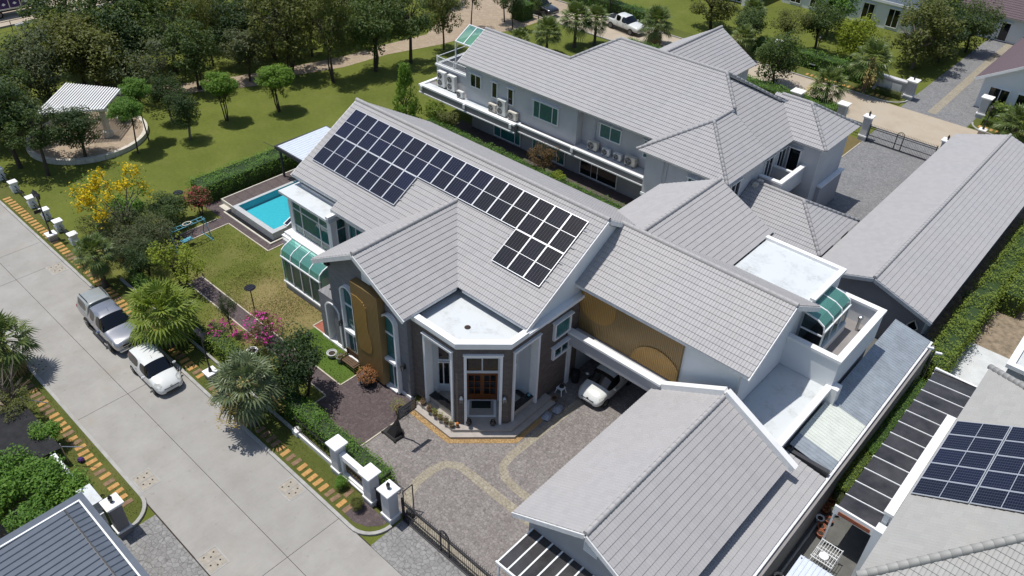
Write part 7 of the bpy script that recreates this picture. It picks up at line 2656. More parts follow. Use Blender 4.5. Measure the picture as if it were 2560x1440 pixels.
def trunk(seed, nb=7, r=0.07, fork=0.55, lean=0.08, multi=1, reach=0.6, mat='bark'):
    """Unit trunk (z = 1 at the crown centre) with limbs running into the crown."""
    rs = random.Random(seed)
    mb = MB()
    for m_ in range(multi):
        bx, by = (rs.uniform(-.12, .12), rs.uniform(-.12, .12)) if multi > 1 else (0, 0)
        fx, fy = bx * 2 + rs.uniform(-lean, lean), by * 2 + rs.uniform(-lean, lean)
        z0 = 0
        pts = [(bx, by, -0.02), (bx * 1.4 + (fx - bx) * .45 + rs.uniform(-.03, .03), by * 1.4 + (fy - by) * .4, fork * .5), (fx, fy, fork)]
        rr = [r, r * .8, r * .66]
        for i in range(2):
            mb.tube(pts[i], pts[i + 1], rr[i], rr[i + 1], 7, False)
        for i in range(nb):
            a = rs.uniform(0, 2 * math.pi)
            d = reach * rs.uniform(.4, 1)
            e = (fx + d * math.cos(a), fy + d * math.sin(a), fork + (1.25 - fork) * rs.uniform(.45, 1))
            mid = (fx + d * .35 * math.cos(a), fy + d * .35 * math.sin(a), fork + (e[2] - fork) * .55)
            mb.tube((fx, fy, fork - .02), mid, r * .5, r * .34, 5, False)
            mb.tube(mid, e, r * .34, r * .1, 4, False)
            for _ in range(2):
                a2 = a + rs.uniform(-1, 1)
                mb.tube(mid, (mid[0] + .25 * math.cos(a2), mid[1] + .25 * math.sin(a2), mid[2] + .18), r * .2, r * .06, 4, False)
    me = mb.mesh('trunk', mat, None, True)
    return me


CROWNS = {'a': crown(1, 40, 150), 'b': crown(2, 34, 175, 0.40, 0.09), 'c': crown(3, 46, 125, 0.30, 0.08, spread=.85), 'd': crown(4, 32, 150, 0.34, 0.085, spread=.88),
          'sparse': crown(5, 44, 55, 0.24, 0.075, spread=.92), 'top': crown(6, 80, 190, 0.27, 0.075, .66, .82, shape=lambda c: c[2] > -.5),
          'bush': crown(8, 30, 130, 0.42, 0.11, .8, .68, shape=lambda c: c[2] > -.7), 'fine': crown(9, 44, 110, 0.30, 0.065, spread=.85),
          'cone': None}
rs_ = np.random.RandomState(12)
Pc, Oc = [], []
for k in range(64):
    z = rs_.uniform(-1, 1)
    rad = 0.75 * (1 - z) / 2 + 0.12
    a = rs_.uniform(0, 2 * math.pi)
    q_ = rad * math.sqrt(rs_.uniform(.3, 1))
    cpt = np.array([q_ * math.cos(a), q_ * math.sin(a), z * .92])
    p, d = sph(80, rs_, .4)
    Pc.append(p * .2 + cpt)
    Oc.append(d)
v_, f_ = leaf_quads(np.concatenate(Pc), .10, out=np.concatenate(Oc), aspect=.4, rs=rs_)
qm = bpy.data.meshes.new('crown')
qm.from_pydata(v_.tolist(), [], f_.tolist())
qm.materials.append(MATS['leaf_bright'])
CROWNS['cone'] = qm
TRUNKS = {'a': trunk(1), 'b': trunk(2, 8, .06, .5), 'c': trunk(3, 7, .075, .62, .15), 'multi': trunk(4, 4, .04, .55, .12, 3), 'tall': trunk(5, 9, .055, .45, .1), 'slim': trunk(6, 5, .05, .7, .2),
          'pale': trunk(7, 5, .045, .6, .15, 2, .5, 'bark_pale'), 'low': trunk(8, 7, .05, .3, .1, 2), 'bare': trunk(9, 10, .05, .4, .1, 2, .8, 'bark_pale')}


def slotmat(o, mat):
    o.material_slots[0].link = 'OBJECT'
    o.material_slots[0].material = MATS[mat]


def tree(label, x, y, zc, r, ck, tk, mat, rz=None, rzs=None, name='tree', cat='tree', group=None, z0=0.0, petals=None):
    rr = random.Random(int(x * 97 + y * 31))
    t = thing(name, label, cat, (x, y, z0), rr.uniform(0, 6.28) if rz is None else rz, group, local=True)
    h = rzs if rzs else r * rr.uniform(.85, 1.05)
    if tk:
        link('trunk', TRUNKS[tk], t, (0, 0, 0), None, (r, r, max(zc, .4)))
    c = link('crown', CROWNS[ck], t, (0, 0, zc), (0, 0, rr.uniform(0, 6)), (r, r, h))
    slotmat(c, mat)
    if petals:
        pm, n, rs = petals, 420, np.random.RandomState(int(abs(x * 13 + y)))
        p, d = sph(n, rs, .8)
        keep = rs.uniform(size=n) < (0.35 + .65 * (np.sin(p[:, 0] * 5 + 1) * np.cos(p[:, 1] * 4) > .1))
        p, d = p[keep], d[keep]
        b = link('blossom', leaf_mesh('blossom', p * np.array([r * .98, r * .98, h * .95]), .15, pm, out=d, rs=rs), t, (0, 0, zc))
    return t


# --- park trees
PARK = 'trees of the park'
MASS = 'dark green tree in the dense tree mass of the park, upper left'
tree('tall leafy tree at the left edge with crown above the park fence', -66.3, 15.7, 5.2, 2.9, 'a', 'a', 'leaf_dark', group=PARK)
tree('leafy tree with forked trunk nearest the yellow blossoming tree', -63.5, 16.7, 4.2, 2.1, 'd', 'c', 'leaf_park', group=PARK)
tree('round dark tree in front of the white pergola', -64.0, 19.9, 3.0, 2.0, 'b', 'c', 'leaf_dark', group=PARK)
tree('thin grey leaved tree with open crown behind the pergola', -70.8, 29.6, 3.6, 3.5, 'sparse', 'multi', 'leaf_grey', group=PARK)
tree('olive green tree with several slim trunks behind the round clipped tree', -67.2, 41.6, 5.4, 3.5, 'c', 'multi', 'leaf_olive', group=PARK, rzs=4.2)
tree('tall slim olive tree at the pale park path bend', -62.8, 44.1, 5.9, 2.4, 'c', 'multi', 'leaf_olive', group=PARK, rzs=3.8)
tree('bright leaved broad tree with two thin trunks on the lawn', -62.3, 48.5, 5.0, 3.1, 'a', 'multi', 'leaf_park', group=PARK, rzs=3.4)
tree('dark tree with thick forked trunk casting shade on the lawn', -61.3, 52.7, 5.2, 2.7, 'd', 'c', 'leaf_park', group=PARK)
tree('slim tree left of the glass roofed terrace', -61.7, 57.8, 4.6, 2.2, 'c', 'tall', 'leaf_olive', group=PARK, rzs=3.0)
tree('young tree where the park path meets the back road', -64.5, 64.8, 4.2, 1.7, 'sparse', 'slim', 'leaf_park', group=PARK, rzs=2.4)
tree('slender tree left of the clipped hedge block at the back road', -63.2, 69.1, 4.0, 1.8, 'c', 'slim', 'leaf_park', group=PARK, rzs=2.4)
tree('slender tree right of the clipped hedge block at the back road', -60.8, 67.8, 4.0, 1.6, 'd', 'slim', 'leaf_dark', group=PARK, rzs=2.2)
tree('slim tree in front of the black pickup', -58.8, 70.0, 3.9, 1.5, 'sparse', 'slim', 'leaf_park', group=PARK, rzs=2.0)
tree('tall narrow bright tree rising from the park mass', -74.4, 37.7, 4.8, 1.9, 'fine', 'tall', 'leaf_olive', rzs=3.6, group=PARK)
mass = [(-76.4, 22.5, 4.4, 3.4), (-77.8, 26.2, 4.6, 3.2), (-80.0, 31.1, 5.2, 3.7), (-75.6, 34.2, 5.0, 3.2), (-73.1, 39.9, 4.6, 2.8), (-68.6, 38.2, 3.4, 2.2), (-72.5, 17.5, 4.2, 3.0), (-78, 18.5, 4.8, 3.2),
        (-84.5, 36, 5.6, 3.8), (-79.5, 40, 5.2, 3.6), (-74.5, 45.5, 5.0, 3.4), (-79, 47.5, 5.5, 3.6), (-85, 43, 5.6, 3.7), (-90, 45, 5.6, 3.8),
        (-70.2, 33.5, 4.2, 2.6), (-71.8, 43.5, 4.6, 2.8), (-77, 30, 4.6, 3.2), (-75.2, 26.5, 4.2, 3.0), (-69.8, 50.2, 4.8, 2.6), (-70.2, 57.5, 4.8, 2.6), (-74.5, 20, 4.0, 2.8), (-69.6, 17.4, 3.6, 2.2), (-82.5, 27, 4.8, 3.4), (-73.5, 52, 4.8, 3.2), (-79, 55, 5.2, 3.6), (-86, 52, 5.6, 3.8), (-75.5, 60, 4.8, 3.2), (-82, 62, 5.2, 3.6), (-92, 54, 5.5, 3.8), (-73.5, 67.5, 4.6, 3.0), (-80, 70, 5.2, 3.6), (-88, 64, 5.5, 3.7),
        (-71.5, 14.2, 3.6, 2.6), (-93, 41, 5.0, 3.4)]
ck_, tk_ = ['a', 'b', 'c', 'd'], ['a', 'b', 'tall', 'multi']
for i, (x, y, zc, r) in enumerate(mass):
    tree(MASS, x, y, zc, r, ck_[i % 4], tk_[(i // 2) % 4], ('leaf_dark', 'leaf_park', 'leaf_park', 'leaf_olive')[(i * 7) % 4] if i % 5 else 'leaf_grey', group='trees of the dense park mass', rzs=r * 1.05)
for i, (x, y, zc, r) in enumerate(((-69.8, 46.5, 4.9, 2.4), (-70.5, 54, 4.8, 2.3), (-71.2, 60.5, 4.6, 2.2))):
    tree('slim trunked tree along the far side of the park path, %s from the left' % ORD[i], x, y, zc, r, 'c', 'tall', 'leaf_olive', group=PARK, rzs=r * 1.4)
for i, (lab, x, y, zc, r, ck, tk) in enumerate((('clipped round topped tree nearest the path on the lawn', -60.8, 36.4, 3.3, 1.75, 'top', 'multi'),
                                               ('clipped round topped tree in the middle of the lawn', -62.4, 31.8, 3.5, 1.6, 'top', 'multi'),
                                               ('dark upright clipped tree right of the round terrace', -61.5, 27.6, 3.0, 1.45, 'b', 'pale'),
                                               ('leaning tree with layered top in front of the round terrace rim', -62.2, 23.4, 3.9, 1.5, 'top', 'slim'),
                                               ('leaning tree right beside the pergola roof', -63.6, 25.1, 4.7, 1.3, 'top', 'slim'),
                                               ('dark tree in shade behind the upright clipped tree', -65.5, 28.3, 3.0, 1.5, 'a', 'c'))):
    tree(lab, x, y, zc, r, ck, tk, 'leaf_bright' if ck == 'top' and i < 2 else ('leaf_hedge' if ck == 'top' else 'leaf_dark'), group=PARK, rzs=r * (1.0 if ck == 'top' else 1.3))
    if ck == 'top':
        o = link('lower_crown', CROWNS['sparse'], bpy.context.scene.objects[-1] if False else COL.objects[-1].parent, (0, 0, zc - r * .55), (0, 0, 1), (r * .7, r * .7, r * .7))
        slotmat(o, 'leaf_dark')

# --- trees beyond the back road
FAR = 'trees beyond the back road'
tree('dark leafy tree over the hedge right behind the house roof', -31.6, 75.0, 3.2, 2.6, 'a', 'b', 'leaf_park', group=FAR, rzs=3.2)
tree('broad tree with dark limbs above the white pickup', -45.2, 85.5, 3.6, 2.9, 'd', 'c', 'leaf_olive', group=FAR)
tree('bright lime green tree beside the two palms', -28.9, 87.6, 2.9, 2.3, 'b', 'a', 'leaf_lime', group=FAR, rzs=2.7)
tree('large brown green tree with leaning branches at top right', -23.4, 90.6, 4.0, 3.9, 'c', 'bare', 'leaf_olive', group=FAR, rzs=3.6)
tree('glossy green tree by the door of the purple roofed house', -20.8, 100.2, 3.4, 2.7, 'a', 'b', 'leaf_park', group=FAR, rzs=3.2)
tree('green tree standing before the white two storey house', -34.2, 93.0, 4.0, 2.7, 'b', 'a', 'leaf_hedge', group=FAR)
tree('yellow green tree at the top edge left of the purple roof', -26.2, 105, 4.4, 2.9, 'c', 'b', 'leaf_hedge_yellow', group=FAR)
tree('dense tree hiding the wall behind the pale post', -38.4, 82.0, 3.2, 2.3, 'a', 'b', 'leaf_park', group=FAR)
tree('bushy tree with pale flowers above the back hedge', -35.0, 84.5, 3.4, 2.4, 'fine', 'b', 'leaf_olive', group=FAR)
tree('dark tree behind the olive tree at top right', -24.0, 97.5, 3.6, 3.0, 'b', 'b', 'leaf_dark', group=FAR)
tree('small round tree on the bright lawn at the top edge', -46.8, 93.5, 2.6, 1.6, 'sparse', 'slim', 'leaf_hedge', group=FAR)
tree('leafy tree at the left of the iron gate at the top', -56.5, 80.8, 3.0, 1.9, 'sparse', 'b', 'leaf_olive', group=FAR)
tree('dark leafy tree left of the lime tree', -33.0, 87.5, 3.6, 2.4, 'a', 'a', 'leaf_park', group=FAR)
tree('dark tree by the drive of the purple roofed house', -22.0, 94.8, 3.0, 2.6, 'd', 'b', 'leaf_dark', group=FAR)

# --- garden trees and shrubs
GD = 'garden trees and shrubs'
tree('cone shaped bright green tree beside the grey house corner', -50.3, 42.5, 2.9, 1.75, 'cone', 'a', 'leaf_bright', name='tree', rzs=2.9, group=GD)
tree('bushy green shrub right of the cone shaped tree', -48.6, 44.3, 1.6, 1.25, 'bush', 'low', 'leaf_hedge_yellow', name='shrub', cat='shrub', group=GD)
tree('rounded shrub with orange flower below the air conditioners', -46.6, 44.0, 1.6, 1.15, 'bush', 'low', 'leaf_olive', name='shrub', cat='shrub', group=GD)
tree('rust brown small tree in front of the ground floor windows', -35.9, 44.2, 2.0, 1.3, 'fine', 'low', 'leaf_redbrown', group=GD)
tree('yellow leaved low shrub in the hedge between the houses', -33.6, 43.4, 1.3, .75, 'bush', 'low', 'leaf_lime', name='shrub', cat='shrub', group=GD)
tree('yellow green airy tree on the lawn beside the path', -42.6, 16.6, 2.5, 1.95, 'sparse', 'low', 'leaf_lime', group=GD, rzs=1.9)
tree('red flowering shrub in a pot by the pool path', -49.9, 22.0, 1.5, 1.05, 'bush', 'low', 'leaf_redbrown', name='shrub', cat='shrub', group=GD, petals='petal_red', rzs=1.05)
tree('slim dark column tree on the lawn by the path', -36.5, 16.2, 2.1, .62, 'fine', 'a', 'leaf_dark', rzs=1.2, group=GD)
tree('sparse pink bougainvillea beside the paved path', -34.2, 17.0, 1.5, 1.25, 'sparse', 'bare', 'leaf_redbrown', name='shrub', cat='shrub', group=GD, petals='petal_pink', rzs=1.1)
tree('low pink bougainvillea near the dark column tree', -36.2, 15.5, 1.0, .95, 'sparse', 'bare', 'leaf_grey', name='shrub', cat='shrub', group=GD, petals='petal_pink', rzs=.7)
tree('dark green garden tree with forked trunk before the gable', -29.2, 15.9, 3.0, 1.75, 'a', 'low', 'leaf_dark', group=GD, rzs=2.0)
for i, (x, y, zc, r, m_, c_k) in enumerate(((-52.0, 15.4, 1.6, 1.5, 'leaf_olive', 'sparse'), (-49.5, 16.0, 2.0, 1.8, 'leaf_grey', 'fine'), (-48.9, 18.6, 1.7, 1.6, 'leaf_park', 'fine'), (-46.3, 15.2, 2.0, 1.6, 'leaf_grey', 'fine'),
                                         (-45.0, 15.4, 2.0, 1.5, 'leaf_dark', 'fine'), (-50.2, 19.8, 1.6, 1.5, 'leaf_park', 'b'), (-47.0, 17.0, 2.2, 1.6, 'leaf_grey', 'fine'), (-51.6, 17.6, 1.7, 1.5, 'leaf_hedge', 'bush'))):
    tree('grey green shrub in the thicket under the yellow tree, %s from the left' % ORD[i], x, y, zc, r, c_k, 'low', m_, name='shrub', cat='shrub', group='thicket of shrubs under the yellow tree')
for i, (x, y, zc, r) in enumerate(((-30.6, 4.2, 1.5, 1.25), (-31.9, 3.6, 1.7, 1.4), (-33.4, 3.0, 1.6, 1.4), (-34.4, 1.5, 1.8, 1.6), (-32.4, 1.6, 1.6, 1.5), (-30.3, 2.4, 1.5, 1.2), (-35.3, 5.0, 1.2, .9))):
    tree('glossy green bush at bottom left, %s from the metal roof' % ORD[i], x, y, zc, r, 'bush', 'low', 'leaf_hedge', name='shrub', cat='shrub', group='glossy bushes at bottom left')
tree('half bare tree with yellowing leaves at the left edge', -38.8, 4.6, 2.6, 1.9, 'sparse', 'bare', 'leaf_olive', group=GD)
o_ = [o for o in bpy.data.objects if o.get('label') == 'half bare tree with yellowing leaves at the left edge'][0]
for ch in o_.children:
    if ch.name.startswith('crown'):
        ch.scale = (1.2, 1.2, .8)
        ch.location = (-.4, -.6, 1.6)
for i, (x, y, r, m_) in enumerate(((-22.6, 13.6, .42, 'leaf_hedge'), (-21.05, 13.35, .42, 'leaf_olive'))):
    tree('small clipped shrub on the verge by the name wall, %s of two' % ORD[i], x, y, .45, r, 'bush', None, m_, name='shrub', cat='shrub', group='verge shrubs', z0=.09)
tree('small yellow green shrub under the lattice trellis', -15.2, 53.4, .5, .6, 'bush', None, 'leaf_hedge_yellow', name='shrub', cat='shrub', group=GD)
tree('climbing plant between the conservatory and the porch arch', -33.2, 21.6, 1.8, .75, 'sparse', 'low', 'leaf_hedge_yellow', name='shrub', cat='shrub', group=GD)
tree('small plant at the end of the canopy at the bottom edge', -12.9, 14.2, .5, .5, 'sparse', None, 'leaf_hedge_yellow', name='shrub', cat='shrub', group=GD)
tree('dark shrub in the right hand hedge gap', -4.6, 50.5, 1.0, .9, 'bush', None, 'leaf_dark', name='shrub', cat='shrub', group=GD)
tree('spiky round cactus like plant at the hedge end in the yard', -4.2, 29.8, .6, .4, 'bush', None, 'leaf_grey', name='shrub', cat='shrub', group=GD)

# --- golden shower tree
t = thing('flowering_tree', 'tree hung with bright yellow blossom by the street and park', 'tree', (-50.2, 16.6, 0), 0, GD, local=True)
rs = random.Random(21)
mb = MB()
tips = []
mb.tube((0, 0, 0), (-.1, .1, 1.6), .13, .10, 8, False)
for i in range(9):
    a = 2 * math.pi * i / 9 + rs.uniform(-.3, .3)
    d = rs.uniform(1.4, 2.7)
    m1 = (-.1 + d * .4 * math.cos(a), .1 + d * .4 * math.sin(a), 1.6 + rs.uniform(.9, 1.5))
    e = (-.1 + d * math.cos(a) - .5, .1 + d * math.sin(a), 3.2 + rs.uniform(.2, 1.8))
    mb.tube((-.1, .1, 1.55), m1, .07, .045, 6, False)
    mb.tube(m1, e, .045, .02, 5, False)
    tips.append(e)
    for _ in range(4):
        f = (m1[0] + (e[0] - m1[0]) * rs.uniform(.3, 1) + rs.uniform(-.7, .7), m1[1] + (e[1] - m1[1]) * rs.uniform(.3, 1) + rs.uniform(-.7, .7), (m1[2] + e[2]) / 2 + rs.uniform(.2, 1.2))
        mb.tube(((m1[0] + e[0]) / 2, (m1[1] + e[1]) / 2, (m1[2] + e[2]) / 2), f, .022, .008, 4, False)
        tips.append(f)
mb.build('trunk', 'bark_pale', t, smooth=True)
rsn = np.random.RandomState(4)
P = []
for e in tips:
    if rs.random() < (.78 if e[0] < .3 else .35):
        n = rsn.randint(45, 100)
        P.append(np.array(e) + rsn.normal(size=(n, 3)) * np.array([.19, .19, .26]) - np.array([0, 0, .15]))
P = np.concatenate(P)
link('blossom', leaf_mesh('blossom', P, .19, 'petal_yellow', rs=rsn), t)
P = np.concatenate([np.array(e) + rsn.normal(size=(16, 3)) * .3 for e in tips])
link('foliage', leaf_mesh('foliage', P, .16, 'leaf_hedge', rs=rsn), t)

# --- fan palms


def palm_meshes(seed, nf=44, dry=7, flowers=0, blue=False):
    rs = random.Random(seed)
    mb, md, mf = MB(), MB(), MB()

    def frond(m, az, el, L_, R_, droop):
        d = Vector((math.cos(az) * math.cos(el), math.sin(az) * math.cos(el), math.sin(el)))
        side = Vector((-math.sin(az), math.cos(az), 0))
        upn = side.cross(d) * -1
        if upn.z < 0:
            upn = -upn
        e = d * L_ + Vector((0, 0, -droop * .4))
        m.add([side * .025, -side * .025, e - side * .012, e + side * .012], [(0, 1, 2, 3)])
        k = 15
        dd = (d + Vector((0, 0, -droop * .35))).normalized()
        for i in range(k):
            b = (i / (k - 1) - .5) * R(235)
            dirv = (dd * math.cos(b) + side * math.sin(b)).normalized()
            ln = R_ * (1 - .28 * abs(b) / R(118)) * rs.uniform(.9, 1.06)
            tip = e + dirv * ln + Vector((0, 0, -droop * ln * .55)) + upn * (.10 * abs(math.sin(b)) * R_)
            midp = e + dirv * ln * .55 + upn * (.06 + .05 * abs(math.sin(b))) * R_
            wv = (dirv.cross(upn)).normalized() * .05 * (R_ / .8)
            fold = upn * .018
            m.add([e, midp - wv, tip, midp + wv, midp + fold], [(0, 1, 4), (1, 2, 4), (2, 3, 4), (3, 0, 4)])
    for i in range(nf):
        t_ = (i + .5) / nf
        el = R(78 - 112 * t_ ** .85) + rs.uniform(-.1, .1)
        az = i * 2.39996 + rs.uniform(-.2, .2)
        frond(mb, az, el, rs.uniform(.52, .72), rs.uniform(.46, .58), .15 + .5 * t_)
    for i in range(dry):
        frond(md, rs.uniform(0, 6.28), R(rs.uniform(-70, -45)), .5, .42, .9)
    for i in range(flowers):
        az = rs.uniform(0, 6.28)
        p0 = Vector((0, 0, 0))
        pts = [Vector((math.cos(az) * q * .95, math.sin(az) * q * .95, .35 * q - .95 * q * q)) for q in (0, .3, .6, .85, 1.05)]
        for a, b in zip(pts[:-1], pts[1:]):
            mf.tube(a, b, .03, .02, 4, False)
        for q in pts[2:]:
            for _ in range(26):
                o = q + Vector((rs.gauss(0, .06), rs.gauss(0, .06), rs.gauss(-.05, .12)))
                s_ = .035
                mf.add([o + Vector((s_, 0, 0)), o + Vector((0, s_, 0)), o + Vector((-s_, 0, s_)), o + Vector((0, -s_, s_))], [(0, 1, 2, 3)])
    mt_ = MB()
    for i in range(7):
        z0, z1 = i / 7, (i + 1) / 7
        mt_.tube((0, 0, z0), (0, 0, z1), .115 - .03 * z0 + (.05 if i == 0 else 0) + (.03 if i == 6 else 0), .10 - .03 * z1 + (.05 if i == 6 else 0), 9, False)
    return mb.mesh('fronds', 'leaf_palm_blue' if blue else 'leaf_palm'), md.mesh('dry_fronds', 'leaf_dry') if dry else None, mf.mesh('flower_stalks', 'palm_flower') if flowers else None, mt_.mesh('trunk', 'palm_bark', None, True)


PALMS = [palm_meshes(1, 46, 0), palm_meshes(2, 42, 4, 7, True), palm_meshes(3, 40, 9, 3), palm_meshes(4, 38, 6, 2)]


def palm(label, x, y, zc, r, k, group='fan palms', z0=0.0, tw=1.0, mat=None):
    rr = random.Random(int(x * 7 + y * 3))
    t = thing('palm_tree', label, 'palm tree', (x, y, z0), rr.uniform(0, 6), group, local=True)
    fr_, dr_, fl_, tr_ = PALMS[k]
    link('trunk', tr_, t, (0, 0, 0), None, (1.6 * tw, 1.6 * tw, zc))
    s_ = r / 1.12
    f = link('fronds', fr_, t, (0, 0, zc), None, s_)
    if mat:
        slotmat(f, mat)
    if dr_:
        link('dry_fronds', dr_, t, (0, 0, zc - .1), None, s_)
    if fl_:
        link('flower_stalks', fl_, t, (0, 0, zc + .1), None, s_)['kind'] = 'stuff'
    return t


palm('short fan palm with drooping dry fronds at the street by the thicket', -46.46, 13.15, 2.7, 1.5, 2)
palm('big bright green fan palm between the two parked cars and the hedge', -38.2, 13.2, 2.7, 2.3, 0, tw=1.3, mat='leaf_hedge_yellow')
palm('silvery fan palm with hanging cream flower stalks at the street', -29.3, 13.0, 3.1, 2.0, 1)
palm('dark fan palm with cream flower heads at the left edge', -42.2, 5.9, 2.6, 2.0, 2)
palm('fan palm with cream flowers by the back road kerb, lower of two', -25.7, 74.0, 2.4, 2.1, 3)
palm('fan palm with cream flowers by the gateway panel, taller of two', -24.4, 80.3, 3.6, 2.3, 3)
palm('fan palm with arching dry stalks right of the white pickup', -46.7, 75.9, 2.6, 2.2, 2)
palm('feathery green palm behind the grey roof ridge, leftmost of three', -53.2, 65.0, 2.6, 1.8, 0)
palm('feathery green palm behind the grey roof ridge, middle and tallest', -52.4, 68.8, 3.3, 2.1, 0)
palm('feathery green palm behind the grey roof ridge, right of three', -51.3, 71.0, 3.0, 1.7, 0)
palm('low dark palm by the glass roofed terrace', -55.6, 63.3, 1.6, 1.3, 0)
palm('grey green palm at the right edge beyond the long roof', -10.2, 79.6, 1.8, 2.2, 3)
palm('pale fan palm among the trees near the far park road', -91.0, 29.6, 2.2, 2.0, 3)
palm('dark green palm by the white columned house', -40.1, 85.2, 3.4, 1.7, 0)
palm('small palm near the tree behind the roof ridge tip', -37.6, 78.9, 2.6, 1.6, 3)

# --- hedges


def hedge(label, x0, y0, x1, y1, h, mat, dens=170, leaf=.095, wob=.12, group='clipped hedges', z0=0.0, skip=None):
    t = thing('hedge', label, 'hedge', ((x0 + x1) / 2, (y0 + y1) / 2, z0), 0, group, local=True)
    rs = np.random.RandomState(int(abs(x0 * 11 + y0 * 5)))
    hx, hy = (x1 - x0) / 2, (y1 - y0) / 2
    core = MB().box(-hx + .12, -hy + .12, 0, hx - .12, hy - .12, h - .14).mesh('core', 'leaf_dark')
    link('core', core, t)
    P, O = [], []

    def face(n, f, o):
        u, v = rs.uniform(-1, 1, n), rs.uniform(-1, 1, n)
        p = f(u, v)
        P.append(p)
        O.append(np.tile(np.array(o, float), (n, 1)))
    face(int(dens * 1.3 * 4 * hx * hy), lambda u, v: np.stack([u * hx, v * hy, np.full_like(u, h)], 1), (0, 0, 1))
    for sy in (-1, 1):
        face(int(dens * 2 * hx * h), lambda u, v: np.stack([u * hx, np.full_like(u, sy * hy), (v + 1) / 2 * h], 1), (0, sy, 0))
    for sx in (-1, 1):
        face(int(dens * 2 * hy * h), lambda u, v: np.stack([np.full_like(u, sx * hx), u * hy, (v + 1) / 2 * h], 1), (sx, 0, 0))
    P, O = np.concatenate(P), np.concatenate(O)
    k = np.sin(P[:, 0] * 2.1 + 1) * np.cos(P[:, 1] * 1.7) + .6 * np.sin(P[:, 0] * 4.7 + P[:, 2] * 3) + .5 * np.sin(P[:, 1] * 5.1 + P[:, 0])
    P = P + O * (k * wob * .7 + rs.normal(0, wob * .5, len(P)) - .06)[:, None] + rs.normal(0, .03, P.shape)
    if skip:
        ok = ~skip(P[:, 0] + t.location.x, P[:, 1] + t.location.y)
        P, O = P[ok], O[ok]
    P[:, 2] = np.maximum(P[:, 2], .03)
    q = leaf_mesh('foliage', P, leaf, mat, out=O, rs=rs)
    link('foliage', q, t)
    return t


hedge('bright front hedge along the street railing from the palm to the gate', -32.8, 14.45, -20.75, 15.5, 1.35, 'leaf_hedge', 200, .095, .18)
hedge('front hedge by the street left of the lamp post', -45.8, 14.4, -36.6, 15.0, 1.15, 'leaf_hedge', 180, .1, .2)
hedge('front hedge between the bright palm and the silvery palm', -36.4, 14.4, -33.0, 15.4, 1.3, 'leaf_hedge_yellow', 200, .1, .18)
hedge('long hedge between the solar panel house and the grey house', -48.2, 41.7, -27.0, 43.4, 1.5, 'leaf_hedge', 150, .11, .16)
hedge('dark hedge behind the swimming pool by the park lawn', -52.9, 22.9, -51.0, 34.0, 1.5, 'leaf_hedge', 170, .1, .18)
hedge('tall yellow green hedge along the right boundary', -4.9, 41.8, -3.55, 66, 1.6, 'leaf_hedge_yellow', 170, .12, .26, skip=lambda x, y: (np.abs(y - 51) < .5) & (x < -4.3))
hedge('second tall yellow green hedge row beyond the soil strip', -3.5, 52, -2.2, 70, 1.7, 'leaf_hedge_yellow', 140, .13, .26)
hedge("clipped hedge strip beside the neighbour's carport, longer part", -4.62, 33.2, -3.98, 40.7, 1.1, 'leaf_hedge', 260, .07, .07)
hedge("clipped hedge strip beside the neighbour's carport, shorter near part", -4.62, 29.9, -3.98, 33.0, 1.2, 'leaf_hedge_yellow', 260, .07, .07)
hedge('clipped dark hedge behind the grey house along the back road', -48, 71.2, -23.6, 73.0, 1.3, 'leaf_hedge', 90, .14, .16)
hedge('square clipped hedge block by the park gateway', -63.6, 70.5, -61.6, 72.6, 1.9, 'leaf_hedge', 130, .12, .1)
hedge('bright hedge before the purple roofed garage', -13.4, 82.4, -5, 84.2, 1.6, 'leaf_hedge_yellow', 100, .14, .16)
hedge('hedge behind the lamp post across the back road', -38, 82.2, -24.4, 84.0, 1.5, 'leaf_hedge', 80, .15, .2)
hedge('low brown green hedge by the gateway panel', -23.6, 80.9, -21.0, 81.7, .6, 'leaf_olive', 200, .09, .08, z0=.09)
hedge('low hedge at the right gateway kerb', -13.4, 81.0, -10.6, 81.9, .7, 'leaf_hedge_yellow', 140, .1, .1, z0=.09)
hedge('hedge right of the back road gate post', -13.0, 69.6, -11.8, 73.0, 1.4, 'leaf_hedge', 150, .11, .16)
hedge('hedge left of the iron gate at the top edge', -64, 80.6, -49.5, 82.2, 1.4, 'leaf_hedge', 70, .16, .2)

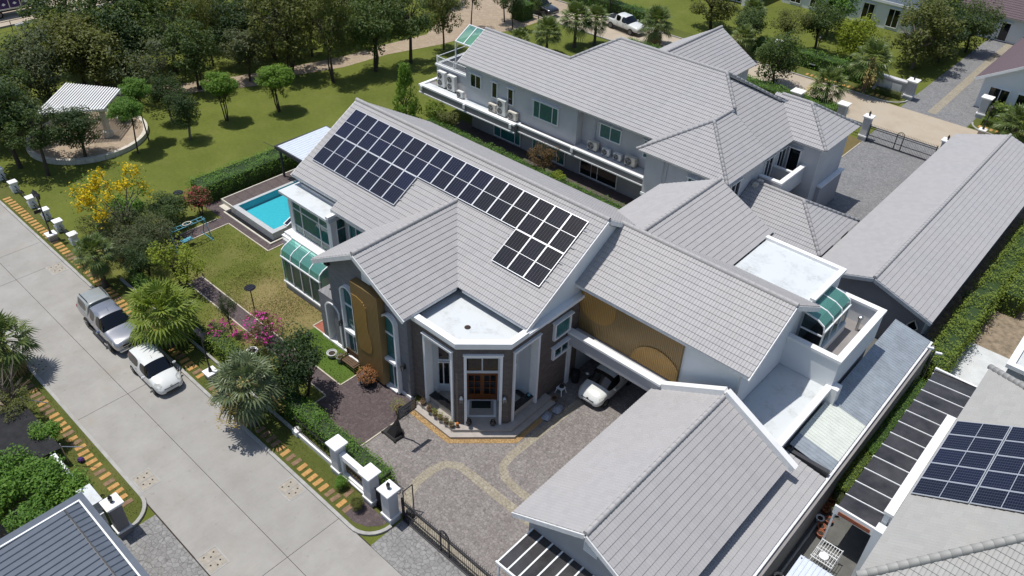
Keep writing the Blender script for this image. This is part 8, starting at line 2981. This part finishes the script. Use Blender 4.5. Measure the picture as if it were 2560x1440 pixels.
# --- plants in pots
for t, x, y, z, pr, mat, n, leaf in POTS:
    rs = np.random.RandomState(int(abs(x * 100 + y * 10)))
    p, d = sph(n, rs, .55)
    p = p[p[:, 2] > -.35]
    d = p / np.linalg.norm(p, axis=1)[:, None]
    k = 1 + .2 * np.sin(p[:, 0] * 7 + 1) * np.cos(p[:, 1] * 6)
    P = p * pr * k[:, None] * np.array([1, 1, .8]) + np.array([x, y, z + pr * .35]) - np.array(list(ORG[t.name]))
    link('foliage', leaf_mesh('foliage', P, leaf, mat, out=d, rs=rs), t)

# --- grass tufts on the lawns
rs = np.random.RandomState(77)


def tufts(name, label, boxes, n, size, mat, z=.02):
    P = []
    ar = np.array([(b[2] - b[0]) * (b[3] - b[1]) for b in boxes])
    for b, k in zip(boxes, (ar / ar.sum() * n).astype(int)):
        P.append(np.stack([rs.uniform(b[0], b[2], k), rs.uniform(b[1], b[3], k), np.full(k, z)], 1))
    P = np.concatenate(P)
    keep = np.sin(P[:, 0] * 1.3 + 2) * np.cos(P[:, 1] * 1.1) + rs.normal(0, .6, len(P)) > -.2
    P = P[keep]
    a = rs.uniform(0, 6.28, len(P))
    s_ = size * rs.uniform(.6, 1.3, len(P))
    dx, dy = np.cos(a) * s_ * .35, np.sin(a) * s_ * .35
    lx, ly = rs.normal(0, .3, len(P)) * s_, rs.normal(0, .3, len(P)) * s_
    v = np.stack([P + np.stack([-dx, -dy, 0 * dx], 1), P + np.stack([dx, dy, 0 * dx], 1), P + np.stack([lx, ly, s_], 1)], 1).reshape(-1, 3)
    q = bpy.data.meshes.new(name)
    q.from_pydata(v.tolist(), [], np.arange(len(v)).reshape(-1, 3).tolist())
    q.materials.append(MATS[mat])
    o = link(name, q)
    prop(o, label, 'grass', kind='stuff')


leafmat('blade', (0.10, 0.13, 0.025), (0.19, 0.21, 0.05), .25, .8)
leafmat('blade_dry', (0.19, 0.16, 0.06), (0.36, 0.28, 0.13), .2, .8)
tufts('grass_tufts', 'short grass tufts on the garden lawn', [(-47.4, 18.1, -33.8, 22.7), (-33.6, 18.1, -28.6, 20.0), (-43, 14.8, -28.6, 16.9)], 26000, .055, 'blade')
tufts('grass_tufts', 'dry grass tufts on the worn garden lawn', [(-41.5, 18.1, -33.8, 21.2)], 9000, .05, 'blade_dry')
tufts('grass_tufts', 'grass tufts on the street verge', [(-60, 12.65, -21.5, 14.0), (-45, 5.0, -28.3, 6.45)], 16000, .05, 'blade', .095)
